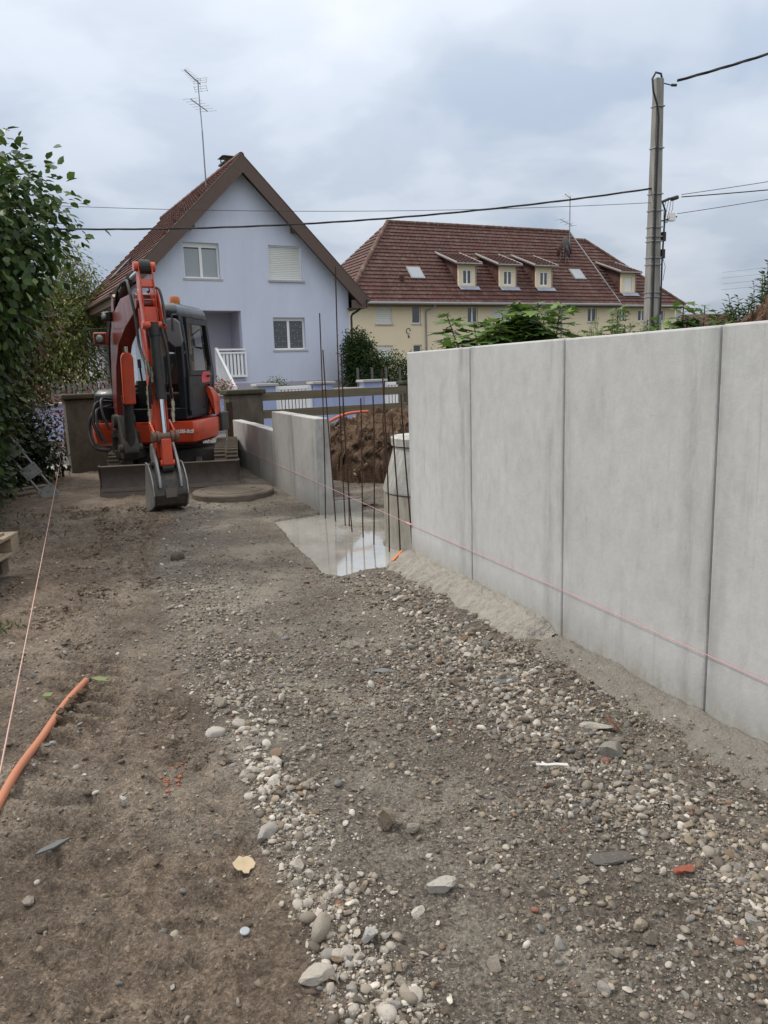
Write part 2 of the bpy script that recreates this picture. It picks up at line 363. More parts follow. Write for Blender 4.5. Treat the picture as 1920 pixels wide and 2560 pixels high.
def ground_z(x, y, fine=True):
    z = np.interp(y, [0, 4.5, 7, 9, 11, 30], [0, 0, -.085, -.06, -.045, -.045])
    z = z + 0.022*fbm(x*1.1, y*1.1, 3, 1)*sstep(0.5, 2, y)
    g = gravel_mask(x, y); dl = x-edge_left(y)
    # gravel berm along the left border of the stony strip, and the one pushed up to the right
    z = z + 0.022*np.exp(-((dl-0.13)/0.12)**2)*sstep(4.2, 3.0, y)
    z = z + 0.022*np.exp(-((x-band_right(y))/0.24)**2)*sstep(1.0, 1.6, y)
    if fine:
        mud = 1-g
        r1 = 1-np.abs(fbm(x*4.6+2*y, y*6.0, 4, 31)); r2 = fbm(x*17, y*17, 4, 41)
        z = z + mud*(0.028*(r1-0.72)+0.013*r2*sstep(-0.3, 0.5, fbm(x*2.2, y*2.2, 2, 9))+0.018*(0.5-np.abs(fbm(x*22, y*22, 4, 42, .6)))*(.4+.6*sstep(-.3, .4, fbm(x*1.7+3, y*1.7, 3, 43)))+0.006*fbm(x*60, y*60, 3, 47, .6)*sstep(-.2, .3, fbm(x*2.1, y*2.1, 3, 48)))
        # lugs left by the rubber track
        tx = np.interp(y, [1.3, 3.0, 5, 7, 9.5], [-0.80, -1.25, -1.95, -2.62, -3.35])
        for off, amp in ((0.0, 1.0), (0.42, 0.7)):
            w = np.exp(-((x-tx-off)/0.17)**4)*sstep(1.2, 2.2, y)
            wob = 0.8*fbm(x*4, y*2.5, 3, 77)
            z = z + mud*w*amp*(0.030*np.clip(1.7*np.sin(2*math.pi*(y+0.45*(x-tx)+0.09*wob)/0.14), -1, 1)*(0.15+0.85*sstep(-0.25, 0.35, fbm(x*3.6, y*2.2, 3, 5)))-0.016)
        for off, amp in ((0.0, 1.0), (0.42, 0.7)): z = z + mud*amp*sstep(1.2, 2.0, y)*.020*np.exp(-((np.abs(x-tx-off+.03*fbm(x*0+2, y*2.2, 2, 88))-.20)/.035)**2)*(.4+.8*fbm(x*6, y*6, 2, 89))
        z = z - mud*0.02*np.exp(-((x-np.interp(y,[1,3.4],[-0.62,-1.0]))/0.03)**2)*sstep(2.6, 1.8, y)
        z = z + g*(0.012*fbm(x*12, y*12, 4, 51)+0.009*fbm(x*45, y*45, 3, 61, .65))
        cl = np.maximum(0, fbm(x*11, y*11, 3, 71)-0.28)
        z = z + mud*0.07*cl*sstep(-0.1, 0.4, fbm(x*1.3+4, y*1.3, 2, 21))
    sd = poly_dist(x, y, SLAB)
    z = np.where(sd < 0, np.minimum(z, -0.16), z)
    near = np.exp(-np.clip(sd, 0, 9)/0.10)
    z = np.where(sd >= 0, z*(1-near)+(-0.075)*near+0.012*near, z)
    wd = wall_dist(x, y)
    z = np.where((wd < 0.0) & (wall_s(x, y) < 0.0), np.minimum(z, -0.02), z)   # behind the tall wall
    return z
nr, nc = 680, 520
ys = np.concatenate([np.linspace(-4, 1.0, 70)[:-1], np.exp(np.linspace(math.log(1.0), math.log(19.0), nr))]); nr = len(ys); us = np.linspace(-1, 1, nc)
GY = np.repeat(ys[:, None], nc, 1); GX = us[None, :]*(1.15+0.72*np.maximum(GY, 1.0)+1.4*sstep(1.0, -3.0, GY))
GZ = ground_z(GX, GY)
g_ = gravel_mask(GX, GY); sdist = poly_dist(GX, GY, SLAB)
pale = np.clip(0.9*np.exp(-np.clip(sdist, 0, 9)/0.16)*(0.6+0.6*fbm(GX*6, GY*6, 3, 15)), 0, 1)
pale = np.maximum(pale, 0.55*sstep(0.05, 0.45, fbm(GX*1.6+1, GY*1.6, 4, 90))*sstep(3.4, 4.2, GY)*g_)
pale = np.maximum(pale, 0.5*sstep(0.30, 0.14, wall_dist(GX, GY))*(wall_dist(GX, GY) > 0)*(wall_s(GX, GY) < 0.2))
for cx, cy, rr in ((-1.75, 5.3, .22), (-1.95, 6.6, .2), (0.02, 4.35, .3)):
    pale = np.maximum(pale, 0.55*np.exp(-(((GX-cx)/rr)**2+((GY-cy)/rr/1.3)**2))*(0.7+0.6*fbm(GX*8, GY*8, 3, 33)))
wetp = np.zeros_like(GX)
for cx, cy, rx, ry in ((-1.72, 5.35, .28, .55), (-2.25, 6.7, .35, .3), (-1.45, 4.2, .25, .5), (-.95, 2.9, .22, .35), (-2.3, 7.6, .4, .5)): wetp = np.maximum(wetp, np.exp(-(((GX-cx)/rx)**2+((GY-cy)/ry)**2)))
wet = 1.0*wetp+(1-g_)*sstep(-0.2, 0.5, fbm(GX*1.5, GY*1.2, 3, 44))*0.8+0.25*sstep(0.05, 0.5, fbm(GX*1.1+9, GY*1.1, 3, 45))
tint = np.stack([np.clip(g_, 0, 1), np.clip(pale, 0, 1), np.clip(wet, 0, 1)], -1).reshape(-1, 3)
idx = np.arange(nr*nc).reshape(nr, nc)
quads = np.stack([idx[:-1, :-1], idx[:-1, 1:], idx[1:, 1:], idx[1:, :-1]], -1).reshape(-1, 4)
# leave out the part of the sheet that lies beyond the street edge
cxy = np.stack([GX, GY], -1).reshape(-1, 2)
hy = (cxy[:, 0]-HO.x)*HD.x+(cxy[:, 1]-HO.y)*HD.y
keep = (hy[quads] < -13.7).all(1)
yard = npmesh('dirt_yard', np.stack([GX, GY, GZ], -1).reshape(-1, 3), quads[keep], M_ground, colors=tint, smooth=True)
_set(yard, 'brown muddy yard ground with churned track marks and a gravel strip', 'ground', kind='structure')

M_lawn = pm('meadow_soil', (0.075, 0.085, 0.035), 0.9, 0.35, 0.4, 0.4, 8, 0.05)
mb = MB(); mb.add([(-900,-300,-0.2),(900,-300,-0.2),(900,1500,-0.2),(-900,1500,-0.2)], [(0,1,2,3)])
_set(mb.build('ground', M_lawn), 'flat green ground reaching the horizon', 'ground', kind='structure')
s = NT('asphalt'); n_ = s.noise(120, 3, 0.7)
s.set(Base_Color=s.mix(s.ramp(n_, [(0.3, (0.05, 0.048, 0.046)), (0.7, (0.10, 0.097, 0.093))]), (0.12, 0.112, 0.1), s.ramp(s.noise(0.8, 5), [(0.45, 0), (0.7, 0.7)])), Roughness=0.7)
s.bump(n_, 0.4, 0.01); M_asphalt = s.m
mb = MB(); q = [house_pt(x, y, -0.035) for x, y in ((-40,-13.4),(60,-13.4),(60,-8.15),(-40,-8.15))]; mb.add(q, [(0,1,2,3)])
_set(mb.build('road', M_asphalt), 'grey asphalt street behind the gateway', 'road', kind='structure')
M_pav = pm('pavement_concrete', (0.26, 0.25, 0.23), 0.85, 0.15, 3, 0.3, 90)
mb = MB()
for y0, y1 in ((-14.05, -13.35), (-8.2, -7.55)):
    vs = [house_pt(x, y, z) for z in (-0.25, 0.03 if y0 > -10 else -0.02) for x, y in ((-40,y0),(60,y0),(60,y1),(-40,y1))]
    mb.add(vs, [(4,5,6,7),(0,1,5,4),(2,3,7,6),(1,2,6,5),(3,0,4,7)])
_set(mb.build('pavement', M_pav), 'narrow pale concrete pavements along both street edges', 'pavement', kind='structure')
mb = MB(); q = [house_pt(x, y, -0.03) for x, y in ((-40,-7.6),(60,-7.6),(60,20),(-40,20))]; mb.add(q, [(0,1,2,3)])
M_garden = pm('garden_ground', (0.10, 0.105, 0.05), 0.9, 0.4, 0.8, 0.5, 14, 0.04)
_set(mb.build('front_garden_ground', M_garden), 'garden ground in front of the lavender house', 'garden ground', kind='structure')

# ------------------------------------------------------------------ gravel: named stones and the uncountable rest
def ico(sub):
    import bmesh
    bm = bmesh.new(); bmesh.ops.create_icosphere(bm, subdivisions=sub, radius=1.0)
    v = np.array([x.co[:] for x in bm.verts]); f = np.array([[q.index for q in p.verts] for p in bm.faces]); bm.free(); return v, f
I1, F1 = ico(1); I2, F2 = ico(2)
def pebble(seed, angular, base):
    r = np.random.default_rng(seed); v = base.copy()
    if angular:
        for _ in range(12):
            n = r.normal(size=3); n /= np.linalg.norm(n); d = r.uniform(0.42, 0.8); k = v@n; v -= np.clip(k-d, 0, None)[:, None]*n
    else:
        for _ in range(3):
            n = r.normal(size=3); n /= np.linalg.norm(n); d = r.uniform(0.6, 0.9); k = v@n; v -= np.clip(k-d, 0, None)[:, None]*n*0.7
    v *= 1+0.06*r.normal(size=(len(v), 1))*(0.8 if angular else 0.35)
    return v*np.array([1.0, r.uniform(.62, .95), r.uniform(.42, .75)])
def stone_mat():
    s = NT('river_stone'); a = s.node('ShaderNodeAttribute'); a.attribute_name = 'tint'
    n = s.noise(60, 5, 0.65); col = s.mix(s.mix(a.outputs['Color'], 0.0, 0.22), a.outputs['Color'], s.ramp(n, [(0.35, 0), (0.6, 1)]))
    s.set(Base_Color=col, Roughness=0.68); s.bump(s.noise(200, 3), 0.25, 0.003); return s.m
M_stone = stone_mat()
def rock_mat():
    s = NT('weathered_rock'); a = s.node('ShaderNodeAttribute'); a.attribute_name = 'tint'
    n = s.noise(2.2, 7, 0.7); n2 = s.noise(9, 5, 0.7)
    col = s.mix(s.mix(a.outputs['Color'], (.16,.125,.09), 0.45), a.outputs['Color'], s.ramp(n, [(0.30, 0), (0.48, 1)]))
    col = s.mix(col, s.mix(a.outputs['Color'], (1,1,1), .25), s.math('MULTIPLY', s.ramp(n2, [(0.55, 0), (0.7, 1)]), .6))
    s.set(Base_Color=col, Roughness=0.8); s.bump(s.math('ADD', n2, s.math('MULTIPLY', s.noise(26, 4, .7), .5)), 0.45, 0.12); return s.m
M_rock = rock_mat()
PAL = np.array([(.37,.33,.275),(.45,.41,.355),(.275,.238,.192),(.215,.182,.145),(.155,.13,.104),(.29,.275,.25),(.31,.25,.18),(.215,.15,.098),(.53,.49,.43),(.165,.158,.148),(.23,.185,.138),(.23,.10,.065)])
WTL = np.array([.18,.19,.10,.07,.03,.12,.08,.02,.18,.01,.02,.008]); WTD = np.array([.08,.04,.16,.21,.16,.06,.08,.06,.02,.07,.045,.015])
def dens(x, y):
    """returns density weight, size scale, share of pale washed stones"""
    dl = x-edge_left(y)+.06*fbm(x*7, y*7, 3, 108); br = x-band_right(y)+.10*fbm(x*4, y*4, 3, 109); wd = wall_dist(x, y)
    berm = np.exp(-((dl-0.13)/(0.14+.06*fbm(x*3, y*3, 2, 110)))**2)*sstep(3.6, 2.9, y)*sstep(-0.03, 0.04, dl)*np.clip(.72+.75*fbm(x*5, y*5, 3, 111), .12, 1)
    cross = np.exp(-((y-3.25)/0.62)**2)*sstep(0, 0.2, dl)*1.0
    far = sstep(0.0, 0.1, dl)*np.exp(-((dl-0.3)/0.35)**2)*sstep(3.0, 3.8, y)*0.7
    right = np.exp(-((br-0.02)/0.27)**2)*sstep(5.6, 4.8, y)*1.0
    base = 0.46*sstep(0.0, 0.12, dl)*(0.6+0.6*fbm(x*2.5, y*2.5, 3, 8))
    base = np.where(y > 4.0, base*0.55, base)
    w = np.maximum.reduce([berm, cross*0.85, far, right, base])*(0.65+0.7*fbm(x*4, y*4, 3, 18))
    w = np.where(dl < 0, 0.03+0.02*(fbm(x*2, y*2, 2, 19)), w)
    w = np.where((wd < 0.10) & (wall_s(x, y) < 0.3), 0.1*w, w); w = np.where((wd < 0.2) & (wd > 0.1) & (wall_s(x, y) < 0.3), 0.35*w, w)
    w = np.where((wd < 0.03), 0, w)
    w = np.where(poly_dist(x, y, SLAB) < 0.03, 0, w)
    return np.clip(w, 0, 1), np.maximum(berm*1.0, right*0.55), np.clip(berm*1.0+right*0.28+0.07, 0, 0.85)
def scatter(n, y0, y1, rmin, rmax, power):
    y = np.sqrt(rng.uniform(y0*y0, y1*y1, n)); x = rng.uniform(-1, 1, n)*(0.62*y+0.35)
    w, big, lt = dens(x, y); keep = rng.uniform(size=n) < w
    x, y, big, lt = x[keep], y[keep], big[keep], lt[keep]
    r = rmin*(1-rng.uniform(size=len(x))*(1-(rmin/rmax)**power))**(-1/power)
    r = r*(0.8+0.55*big)
    return x, y, r, lt
BIG = []
def stone_colour(lt):
    n = len(lt); c = np.where(rng.uniform(size=n)[:, None] < lt[:, None], PAL[rng.choice(12, n, p=WTL/WTL.sum())], PAL[rng.choice(12, n, p=WTD/WTD.sum())]*.88)
    return c*rng.uniform(0.8, 1.15, (n, 1))
def rot_mats(n):
    a = rng.uniform(0, 2*math.pi, n); b = rng.normal(0, 0.35, n); c = rng.normal(0, 0.35, n)
    ca, sa, cb, sb, cc, sc = np.cos(a), np.sin(a), np.cos(b), np.sin(b), np.cos(c), np.sin(c); o = np.ones(n); z = np.zeros(n)
    Rz = np.stack([ca,-sa,z,sa,ca,z,z,z,o], -1).reshape(-1,3,3); Rx = np.stack([o,z,z,z,cb,-sb,z,sb,cb], -1).reshape(-1,3,3); Ry = np.stack([cc,z,sc,z,o,z,-sc,z,cc], -1).reshape(-1,3,3)
    return Rz@Rx@Ry
lists = [scatter(125000, 1.1, 2.3, .0026, .018, 1.75), scatter(120000, 2.2, 3.8, .0040, .022, 1.8), scatter(64000, 3.7, 6.0, .0060, .026, 1.85), scatter(14000, 5.8, 9.0, .009, .035, 1.8), scatter(1500, 1.25, 5.0, .017, .036, 2.2), scatter(6000, .1, 1.12, .004, .022, 1.6), scatter(12000, 2.5, 5.4, .010, .028, 2.0), scatter(2600, 1.25, 2.6, .008, .022, 2.0)]
X = np.concatenate([l[0] for l in lists]); Y = np.concatenate([l[1] for l in lists]); RR = np.concatenate([l[2] for l in lists]); LT = np.concatenate([l[3] for l in lists])
CC = stone_colour(LT); app = RR/np.hypot(Y, 1.4)
order = np.argsort(-app); named = order[:300]; rest = order[300:]
mid_n = rest[:5000]; small = rest[5000:43000]

def stones_mesh(name, sel, base, faces, shapes):
    V = []; Fc = []; Cc = []; b = 0
    kinds = rng.integers(0, len(shapes), len(sel))
    for k, sh in enumerate(shapes):
        q = sel[kinds == k]
        if not len(q): continue
        m = rot_mats(len(q)); vv = np.einsum('nij,vj->nvi', m, sh)*RR[q][:, None, None]
        gz = ground_z(X[q], Y[q]); vv += np.stack([X[q], Y[q], gz+RR[q]*0.22], -1)[:, None, :]
        V.append(vv.reshape(-1, 3)); Cc.append(np.repeat(CC[q], len(sh), 0))
        Fc.append((faces[None]+(b+np.arange(len(q))*len(sh))[:, None, None]).reshape(-1, 3)); b += len(q)*len(sh)
    o = npmesh(name, np.concatenate(V), np.concatenate(Fc), M_stone, yard, np.concatenate(Cc), smooth=True); o.data.set_sharp_from_angle(angle=R(32)); _set(o, kind='stuff'); return o
S1 = [pebble(100+i, i % 5 > 0, I1) for i in range(14)]; S2 = [pebble(200+i, i % 4 > 0, I2) for i in range(16)]
stones_mesh('fine_gravel', small, I1, F1, S1)
stones_mesh('gravel', mid_n, I2, F2, S2)
I3, F3 = ico(3)
def one_stone(seed, angular, colour, name='stone'):
    v = pebble(seed, angular, I3); c = np.tile(np.array(colour), (len(v), 1))
    me = bpy.data.meshes.new(name); me.from_pydata(v.tolist(), [], F3.tolist())
    at = me.color_attributes.new('tint', 'FLOAT_COLOR', 'POINT'); cc = np.ones((len(v), 4), np.float32); cc[:, :3] = c; at.data.foreach_set('color', cc.ravel())
    me.materials.append(M_rock); me.polygons.foreach_set('use_smooth', [not angular]*len(me.polygons)); 
    if angular: me.polygons.foreach_set('use_smooth', [True]*len(me.polygons)); me.set_sharp_from_angle(angle=R(28))
    me.update(); return me
meshes = [[one_stone(300+11*k+j, j > 0, PAL[k]) for j in range(6)] for k in range(12)]
for i in named:
    k = int(np.argmin(((PAL-CC[i])**2).sum(1))); j = random.choice((0, 1, 2, 3, 4, 5)); k = k if k != 11 or random.random() < .25 else 7; r = float(RR[i])
    link('stone', meshes[k][j], yard, (float(X[i]), float(Y[i]), float(ground_z(X[i:i+1], Y[i:i+1])[0])+r*0.28), (random.gauss(0, .3), random.gauss(0, .3), random.uniform(0, 6.3)), (r, r, r))
gz1 = lambda x, y: float(ground_z(np.array([x]), np.array([y]))[0])
def feature(name, label, cat, x, y, size, colour, seed, angular=True, rz=0.0, sz=(1, 1, 1), tilt=0.0, sink=0.25):
    o = link(name, one_stone(seed, angular, colour, name), None, (x, y, gz1(x, y)+size*sz[2]*sink), (tilt, 0, rz), tuple(size*q for q in sz)); return _set(o, label, cat)
feature('rock', 'rounded brown rock standing tallest in the middle of the gravel', 'rock', -.02, 2.16, .052, (.24,.19,.13), 501, True, 0.6, (.85,.8,1.3), .1, .5)
feature('rock', 'small rough grey rock right beside the brown rock in mid gravel', 'rock', .055, 2.13, .034, (.27,.245,.2), 502, True, 1.2, (1,1,1.1), 0, .4)
feature('rock', 'whitish angular stone alone on the dark fine gravel in the foreground', 'rock', .125, 1.87, .047, (.46,.43,.38), 503, True, .3, (1.1,.9,1), 0, .35)
feature('rock', 'pale triangular stone shard standing among the lower left pebbles', 'stone', -.07, 1.66, .035, (.52,.51,.48), 504, True, .9, (.7,.5,1.2), .3, .5)
feature('rock', 'big whitish blocky stone in the pebble border near the bottom edge', 'rock', -.19, 1.555, .042, (.46,.42,.36), 505, True, .2, (1.05,.85,1), 0, .35)
feature('rock', 'light beige upright stone in the pebble border beside the bottle cap', 'rock', -.19, 1.70, .046, (.36,.32,.26), 506, False, 1.3, (.9,.7,1.2), .2, .35)
feature('rock', 'long flat cream slab of stone near the foot of the wall', 'rock', .80, 2.80, .06, (.50,.47,.41), 507, True, -.3, (1.3,.55,.5), 0, .3)
feature('rock', 'large mottled grey boulder at the right edge of the gravel band', 'rock', .80, 2.57, .062, (.26,.245,.21), 508, True, .5, (1.05,1,1), 0, .35)
feature('brick_fragment', 'red brick fragment half buried in the lower right gravel', 'brick', .80, 1.915, .036, (.34,.10,.055), 509, True, .4, (1.1,.8,.7))
feature('slate_shard', 'dark grey flat slate shard in the middle of the coarse gravel', 'stone', .50, 3.26, .07, (.16,.17,.175), 510, True, .2, (1.4,.6,.3), .1)
feature('slate_shard', 'long black and white flat stone in the centre of the gravel track', 'stone', -.02, 3.44, .06, (.20,.20,.20), 511, True, 0.0, (1.1,.4,.4), .1)
feature('slate_shard', 'broad dark grey flat stone sunk in the right hand gravel', 'stone', .62, 1.99, .07, (.115,.105,.095), 512, True, .1, (1.3,.8,.22), 0, .02)
feature('rock', 'brown squarish stone just left of the gravel track centre line', 'rock', .30, 3.28, .045, (.17,.13,.10), 513, True, .1, (1,1,.7))
feature('rock', 'whitish stone topping the pale pebble heap on the left border', 'rock', -.69, 2.82, .042, (.48,.45,.41), 514, False, .1, (1,.9,.9))
feature('rock', 'pale grey broken stone on the left border next to bone coloured leaf', 'rock', -.385, 2.12, .05, (.38,.355,.32), 515, True, 1.0, (1.2,.9,.8))
feature('rock', 'tan knobbly stone lying alone in the lower right corner gravel', 'rock', .62, 1.725, .036, (.33,.28,.21), 516, True, .8, (1,.7,1))
feature('clay_clod', 'dark clod of earth nearer the digger beside the wet grey patch', 'clod', -1.95, 6.0, .05, (.085,.065,.05), 517, False)
feature('clay_clod', 'dark round clod of earth between the track marks and pebbles', 'clod', -1.68, 6.05, .06, (.10,.075,.055), 518, False)

# clods of churned mud
r_ = np.random.default_rng(77); n = 120000; y = np.sqrt(r_.uniform(1.15**2, 9.0**2, n)); x = -r_.uniform(-.1, 1, n)*(0.62*y+0.35)
x = np.where(r_.uniform(size=n) < .12, r_.uniform(-.3, 1.0, n)*(.5*y), x)
g = gravel_mask(x, y); tx = np.interp(y, [1.3, 3.0, 5, 7, 9.5], [-0.80, -1.25, -1.95, -2.62, -3.35])
w = 3.0*(1-g*.9)*(.05+.9*sstep(.05, .45, fbm(x*3.0, y*3.0, 3, 140)))*(.35+.65*np.exp(-((x-tx-.1)/.45)**2))
w = np.where(poly_dist(x, y, SLAB) < .05, 0, w); k = r_.uniform(size=n) < w*np.interp(y, [1, 3, 9], [1, .8, .5]); x, y = x[k], y[k]; n = len(x)
sz = np.minimum(np.interp(y, [1, 9], [.0034, .0085])*(1-r_.uniform(size=n))**(-1/2.1), .026); base_c = np.array([(.095,.068,.048),(.145,.108,.077),(.20,.155,.113),(.075,.054,.038)])[r_.integers(0, 4, n)]*r_.uniform(.8, 1.25, (n, 1))
SC = [pebble(600+i, True, I1)*np.array([1.15,1,.75])*(1+.26*np.random.default_rng(i).normal(size=(len(I1), 1))) for i in range(6)]; kk = r_.integers(0, 6, n); V = []; Fc = []; Cc = []; b = 0
for j in range(6):
    q = np.where(kk == j)[0]; m_ = rot_mats(len(q)); vv = np.einsum('nij,vj->nvi', m_, SC[j])*sz[q][:, None, None]+np.stack([x[q], y[q], ground_z(x[q], y[q])-sz[q]*.06], -1)[:, None]
    V.append(vv.reshape(-1, 3)); Cc.append(np.repeat(base_c[q], len(I1), 0)); Fc.append((F1[None]+(b+np.arange(len(q))*len(I1))[:, None, None]).reshape(-1, 3)); b += len(q)*len(I1)
M_clod = NT('mud_clod'); _a = M_clod.node('ShaderNodeAttribute'); _a.attribute_name = 'tint'; M_clod.set(Base_Color=_a.outputs['Color'], Roughness=.85); M_clod.bump(M_clod.noise(160, 4, .7), .6, .006); M_clod = M_clod.m
_set(npmesh('mud_clods', np.concatenate(V), np.concatenate(Fc), M_clod, yard, np.concatenate(Cc), smooth=False), kind='stuff')


r_ = np.random.default_rng(88); n = 5200; S_ = r_.uniform(-5.0, -1.95, n); O_ = .02+.30*np.sqrt(r_.uniform(size=n)); x = W0.x+WA.x*S_+WN.x*O_; y = W0.y+WA.y*S_+WN.y*O_; k = r_.uniform(size=n) < .25+.75*sstep(.1, .3, O_)*(.6+.7*fbm(x*5, y*5, 3, 7)); x, y, O_, S_ = x[k], y[k], O_[k], S_[k]; n = len(x)
HG = (x, y, O_, .0024*(1-r_.uniform(size=n))**(-1/2.0)*np.interp(y, [1, 4], [1, 1.5]))
# ------------------------------------------------------------------ concrete walls
def concrete_mat(name, light, dark, stain):
    s = NT(name); n1 = s.noise(2.0, 6, 0.62, (1.3,1,.8)); n2 = s.noise(16, 6, 0.74, (1,1,.7)); n3 = s.noise(4.2, 7, 0.72, (2.2,2.2,.5))
    col = s.mix(dark, light, s.ramp(s.math('ADD', s.math('MULTIPLY', n1, .45), s.math('MULTIPLY', n2, .55)), [(0.36, 0), (0.60, 1)]))
    sp = s.node('ShaderNodeSeparateXYZ'); s.l(s.tc.outputs['Object'], sp.inputs[0])
    # rain marks that run down beside the joints (panel runs 0..1 in x)
    ex = s.math('MAXIMUM', s.ramp(sp.outputs[0], [(0.0, 1), (0.10, 0)]), s.ramp(sp.outputs[0], [(0.80, 0), (0.885, 1), (0.93, 0.25), (1.0, 1)]))
    st = s.math('MULTIPLY', ex, s.ramp(n3, [(0.38, 0), (0.62, 1)]))
    st = s.math('MAXIMUM', s.math('MULTIPLY', st, .75), s.math('MULTIPLY', s.ramp(n3, [(0.54, 0), (0.70, 1)]), 0.32))
    col = s.mix(col, tuple(x*stain for x in dark), st)
    oi = s.node('ShaderNodeObjectInfo'); col = s.mix(col, s.mix(col, 0.0, .16), oi.outputs['Random'])
    drip = s.math('MULTIPLY', s.ramp(s.noise(30, 3, .5, (1,1,.03)), [(0.60, 0), (0.68, 1)]), s.ramp(n1, [(0.48, 0), (0.62, .5)])); col = s.mix(col, tuple(x*.72 for x in dark), drip)
    col = s.mix(col, (0.30, 0.285, 0.25), s.math('MULTIPLY', s.ramp(sp.outputs[2], [(0.04, 1), (0.20, 0)]), s.ramp(n2, [(0.35, .2), (0.6, .9)])))
    vo = s.node('ShaderNodeTexVoronoi'); vo.inputs['Scale'].default_value = 34; s.l(s.co(), vo.inputs['Vector'])
    pit = s.ramp(vo.outputs['Distance'], [(0.03, 1), (0.07, 0)])
    col = s.mix(col, tuple(x*.5 for x in dark), s.math('MULTIPLY', pit, .5))
    s.set(Base_Color=col, Roughness=s.ramp(n2, [(0.3, .62), (0.7, .85)]))
    s.bump(s.math('SUBTRACT', s.noise(45, 5, .65), s.math('MULTIPLY', pit, 1.2)), 0.22, 0.006); return s.m
M_conc = concrete_mat('smooth_precast_concrete', (0.605, 0.61, 0.605), (0.50, 0.503, 0.495), 0.60)
M_conc2 = concrete_mat('damp_precast_concrete', (0.48, 0.48, 0.468), (0.355, 0.353, 0.34), 0.58)
M_jointshade = pm('joint_shadow_backing', (0.05, 0.048, 0.045), 0.9, .2)  # near-black backing added so the open panel joints stay dark
wall = thing('concrete_wall', 'tall smooth grey concrete wall of upright precast panels on the right', 'wall', W0, math.atan2(-WA.y, -WA.x))
# local x runs along the wall towards us, local y points away from the yard
mb = MB(); mb.box(0, .993, 0, .12, -.35, 1.525); pm_me = mb.mesh('panel', M_conc)
for i in range(5):
    o = link('panel', pm_me, wall, (i*1.0+.003+(0.004 if i > 2 else 0), .002*((i*7) % 3-1), 0.002*(i % 2)))
    m = o.modifiers.new('bevel', 'BEVEL'); m.width = .009; m.segments = 2; m.limit_method = 'ANGLE'
    if i: mb = MB(); mb.box(i-.02, i+.03, .05, .08, -.3, 1.5); mb.build('joint_shade_strip', M_jointshade, wall)  # strip added in the gap to stop light leaking through the joint
low = thing('concrete_wall', 'low stepped grey concrete wall beside the digger, beyond the rebars', 'wall', wall_pt(7.62, 0, -.09), math.atan2(-WA.y, -WA.x))
# from the far end (0) to the free end (5.12)
x = 0.0
for w, h in ((1.0, .77), (1.01, .775), (1.0, .77), (1.05, 1.02), (1.045, 1.02)):
    mb = MB(); mb.box(0, w-.006, 0, .15, -.2, h); o = mb.build('panel', M_conc2, low, loc=(x, 0, 0)); x += w
    m = o.modifiers.new('bevel', 'BEVEL'); m.width = .007; m.segments = 2
mb = MB(); mb.box(.1, 5.0, .06, .09, -.15, .7); mb.build('joint_shade_strip', M_jointshade, low)  # one dark sheet added inside the low wall, standing in for joint shade
# mortar haunch at the foot of the tall wall
def haunch(name, label, s0, s1, w0, w1, zt, mat, rough, seed):
    ns, nw = 150, 28; S = np.linspace(s0, s1, ns)[:, None].repeat(nw, 1); T = np.linspace(-.02, 1, nw)[None].repeat(ns, 0)
    wd = np.interp(S, [min(s0, s1), max(s0, s1)], [w1, w0] if s0 > s1 else [w0, w1])*(1+.16*fbm(S*3.1, S*0+seed, 3, seed)+.22*fbm(S*17, S*0+seed, 4, seed+50, .7))
    endf = sstep(0, .10, np.abs(S-s0))*sstep(0, .12, np.abs(S-s1))
    off = T*wd*(0.5+.5*endf)
    Zp = (zt+.012*fbm(S*4, S*0, 2, seed+2))*(1-np.clip(T, 0, 1)**1.9)*(.35+.65*endf) - .05*np.clip(T, 0, 1)**3
    Zp = Zp+rough*fbm(S*9, T*4, 4, seed+5)+rough*.5*fbm(S*40, T*14, 3, seed+6)
    P = np.stack([W0.x+WA.x*S+WN.x*off, W0.y+WA.y*S+WN.y*off, Zp], -1)
    P[..., 2] += np.clip(ground_z(P[..., 0], P[..., 1], False), -.03, .02)*.6
    ix = np.arange(ns*nw).reshape(ns, nw); q = np.stack([ix[:-1,:-1], ix[:-1,1:], ix[1:,1:], ix[1:,:-1]], -1).reshape(-1, 4)
    o = npmesh(name, P.reshape(-1, 3), q, mat, smooth=True); _set(o, label, 'concrete footing'); return o
M_mortar = pm('sandy_mortar', (0.35, 0.325, 0.285), 0.95, .25, 9, .9, 40, .025, dirt=(.20,.18,.15), dirt_amt=.6)
M_mortar2 = pm('stony_lean_concrete', (0.20, 0.183, 0.157), 0.95, .3, 9, .9, 60, .02, dirt=(.28,.262,.235), dirt_amt=.6)
haunch('mortar_haunch', 'smooth pale mortar slope along the foot of the first two wall panels', .06, -1.97, .27, .24, .085, M_mortar, .018, 4)
haunch('mortar_haunch', 'rough stony concrete slope along the foot of the nearer wall panels', -1.93, -5.0, .26, .34, .035, M_mortar2, .016, 14)
hx_, hy_, ho_, hr_ = HG; hz_ = .045*(1-np.clip(ho_/.30, 0, 1)**1.9)-.012; cc_ = PAL[rng.choice(12, len(hx_), p=WTD/WTD.sum())]*rng.uniform(.9, 1.3, (len(hx_), 1))
vv = np.einsum('nij,vj->nvi', rot_mats(len(hx_)), S1[2])*np.minimum(hr_, .014)[:, None, None]+np.stack([hx_, hy_, hz_+hr_*.3], -1)[:, None]
_set(npmesh('haunch_gravel', vv.reshape(-1, 3), (F1[None]+(np.arange(len(hx_))*len(I1))[:, None, None]).reshape(-1, 3), M_stone, None, np.repeat(cc_, len(I1), 0)), 'small gravel pressed into the concrete slope at the foot of the wall', 'gravel', kind='stuff')

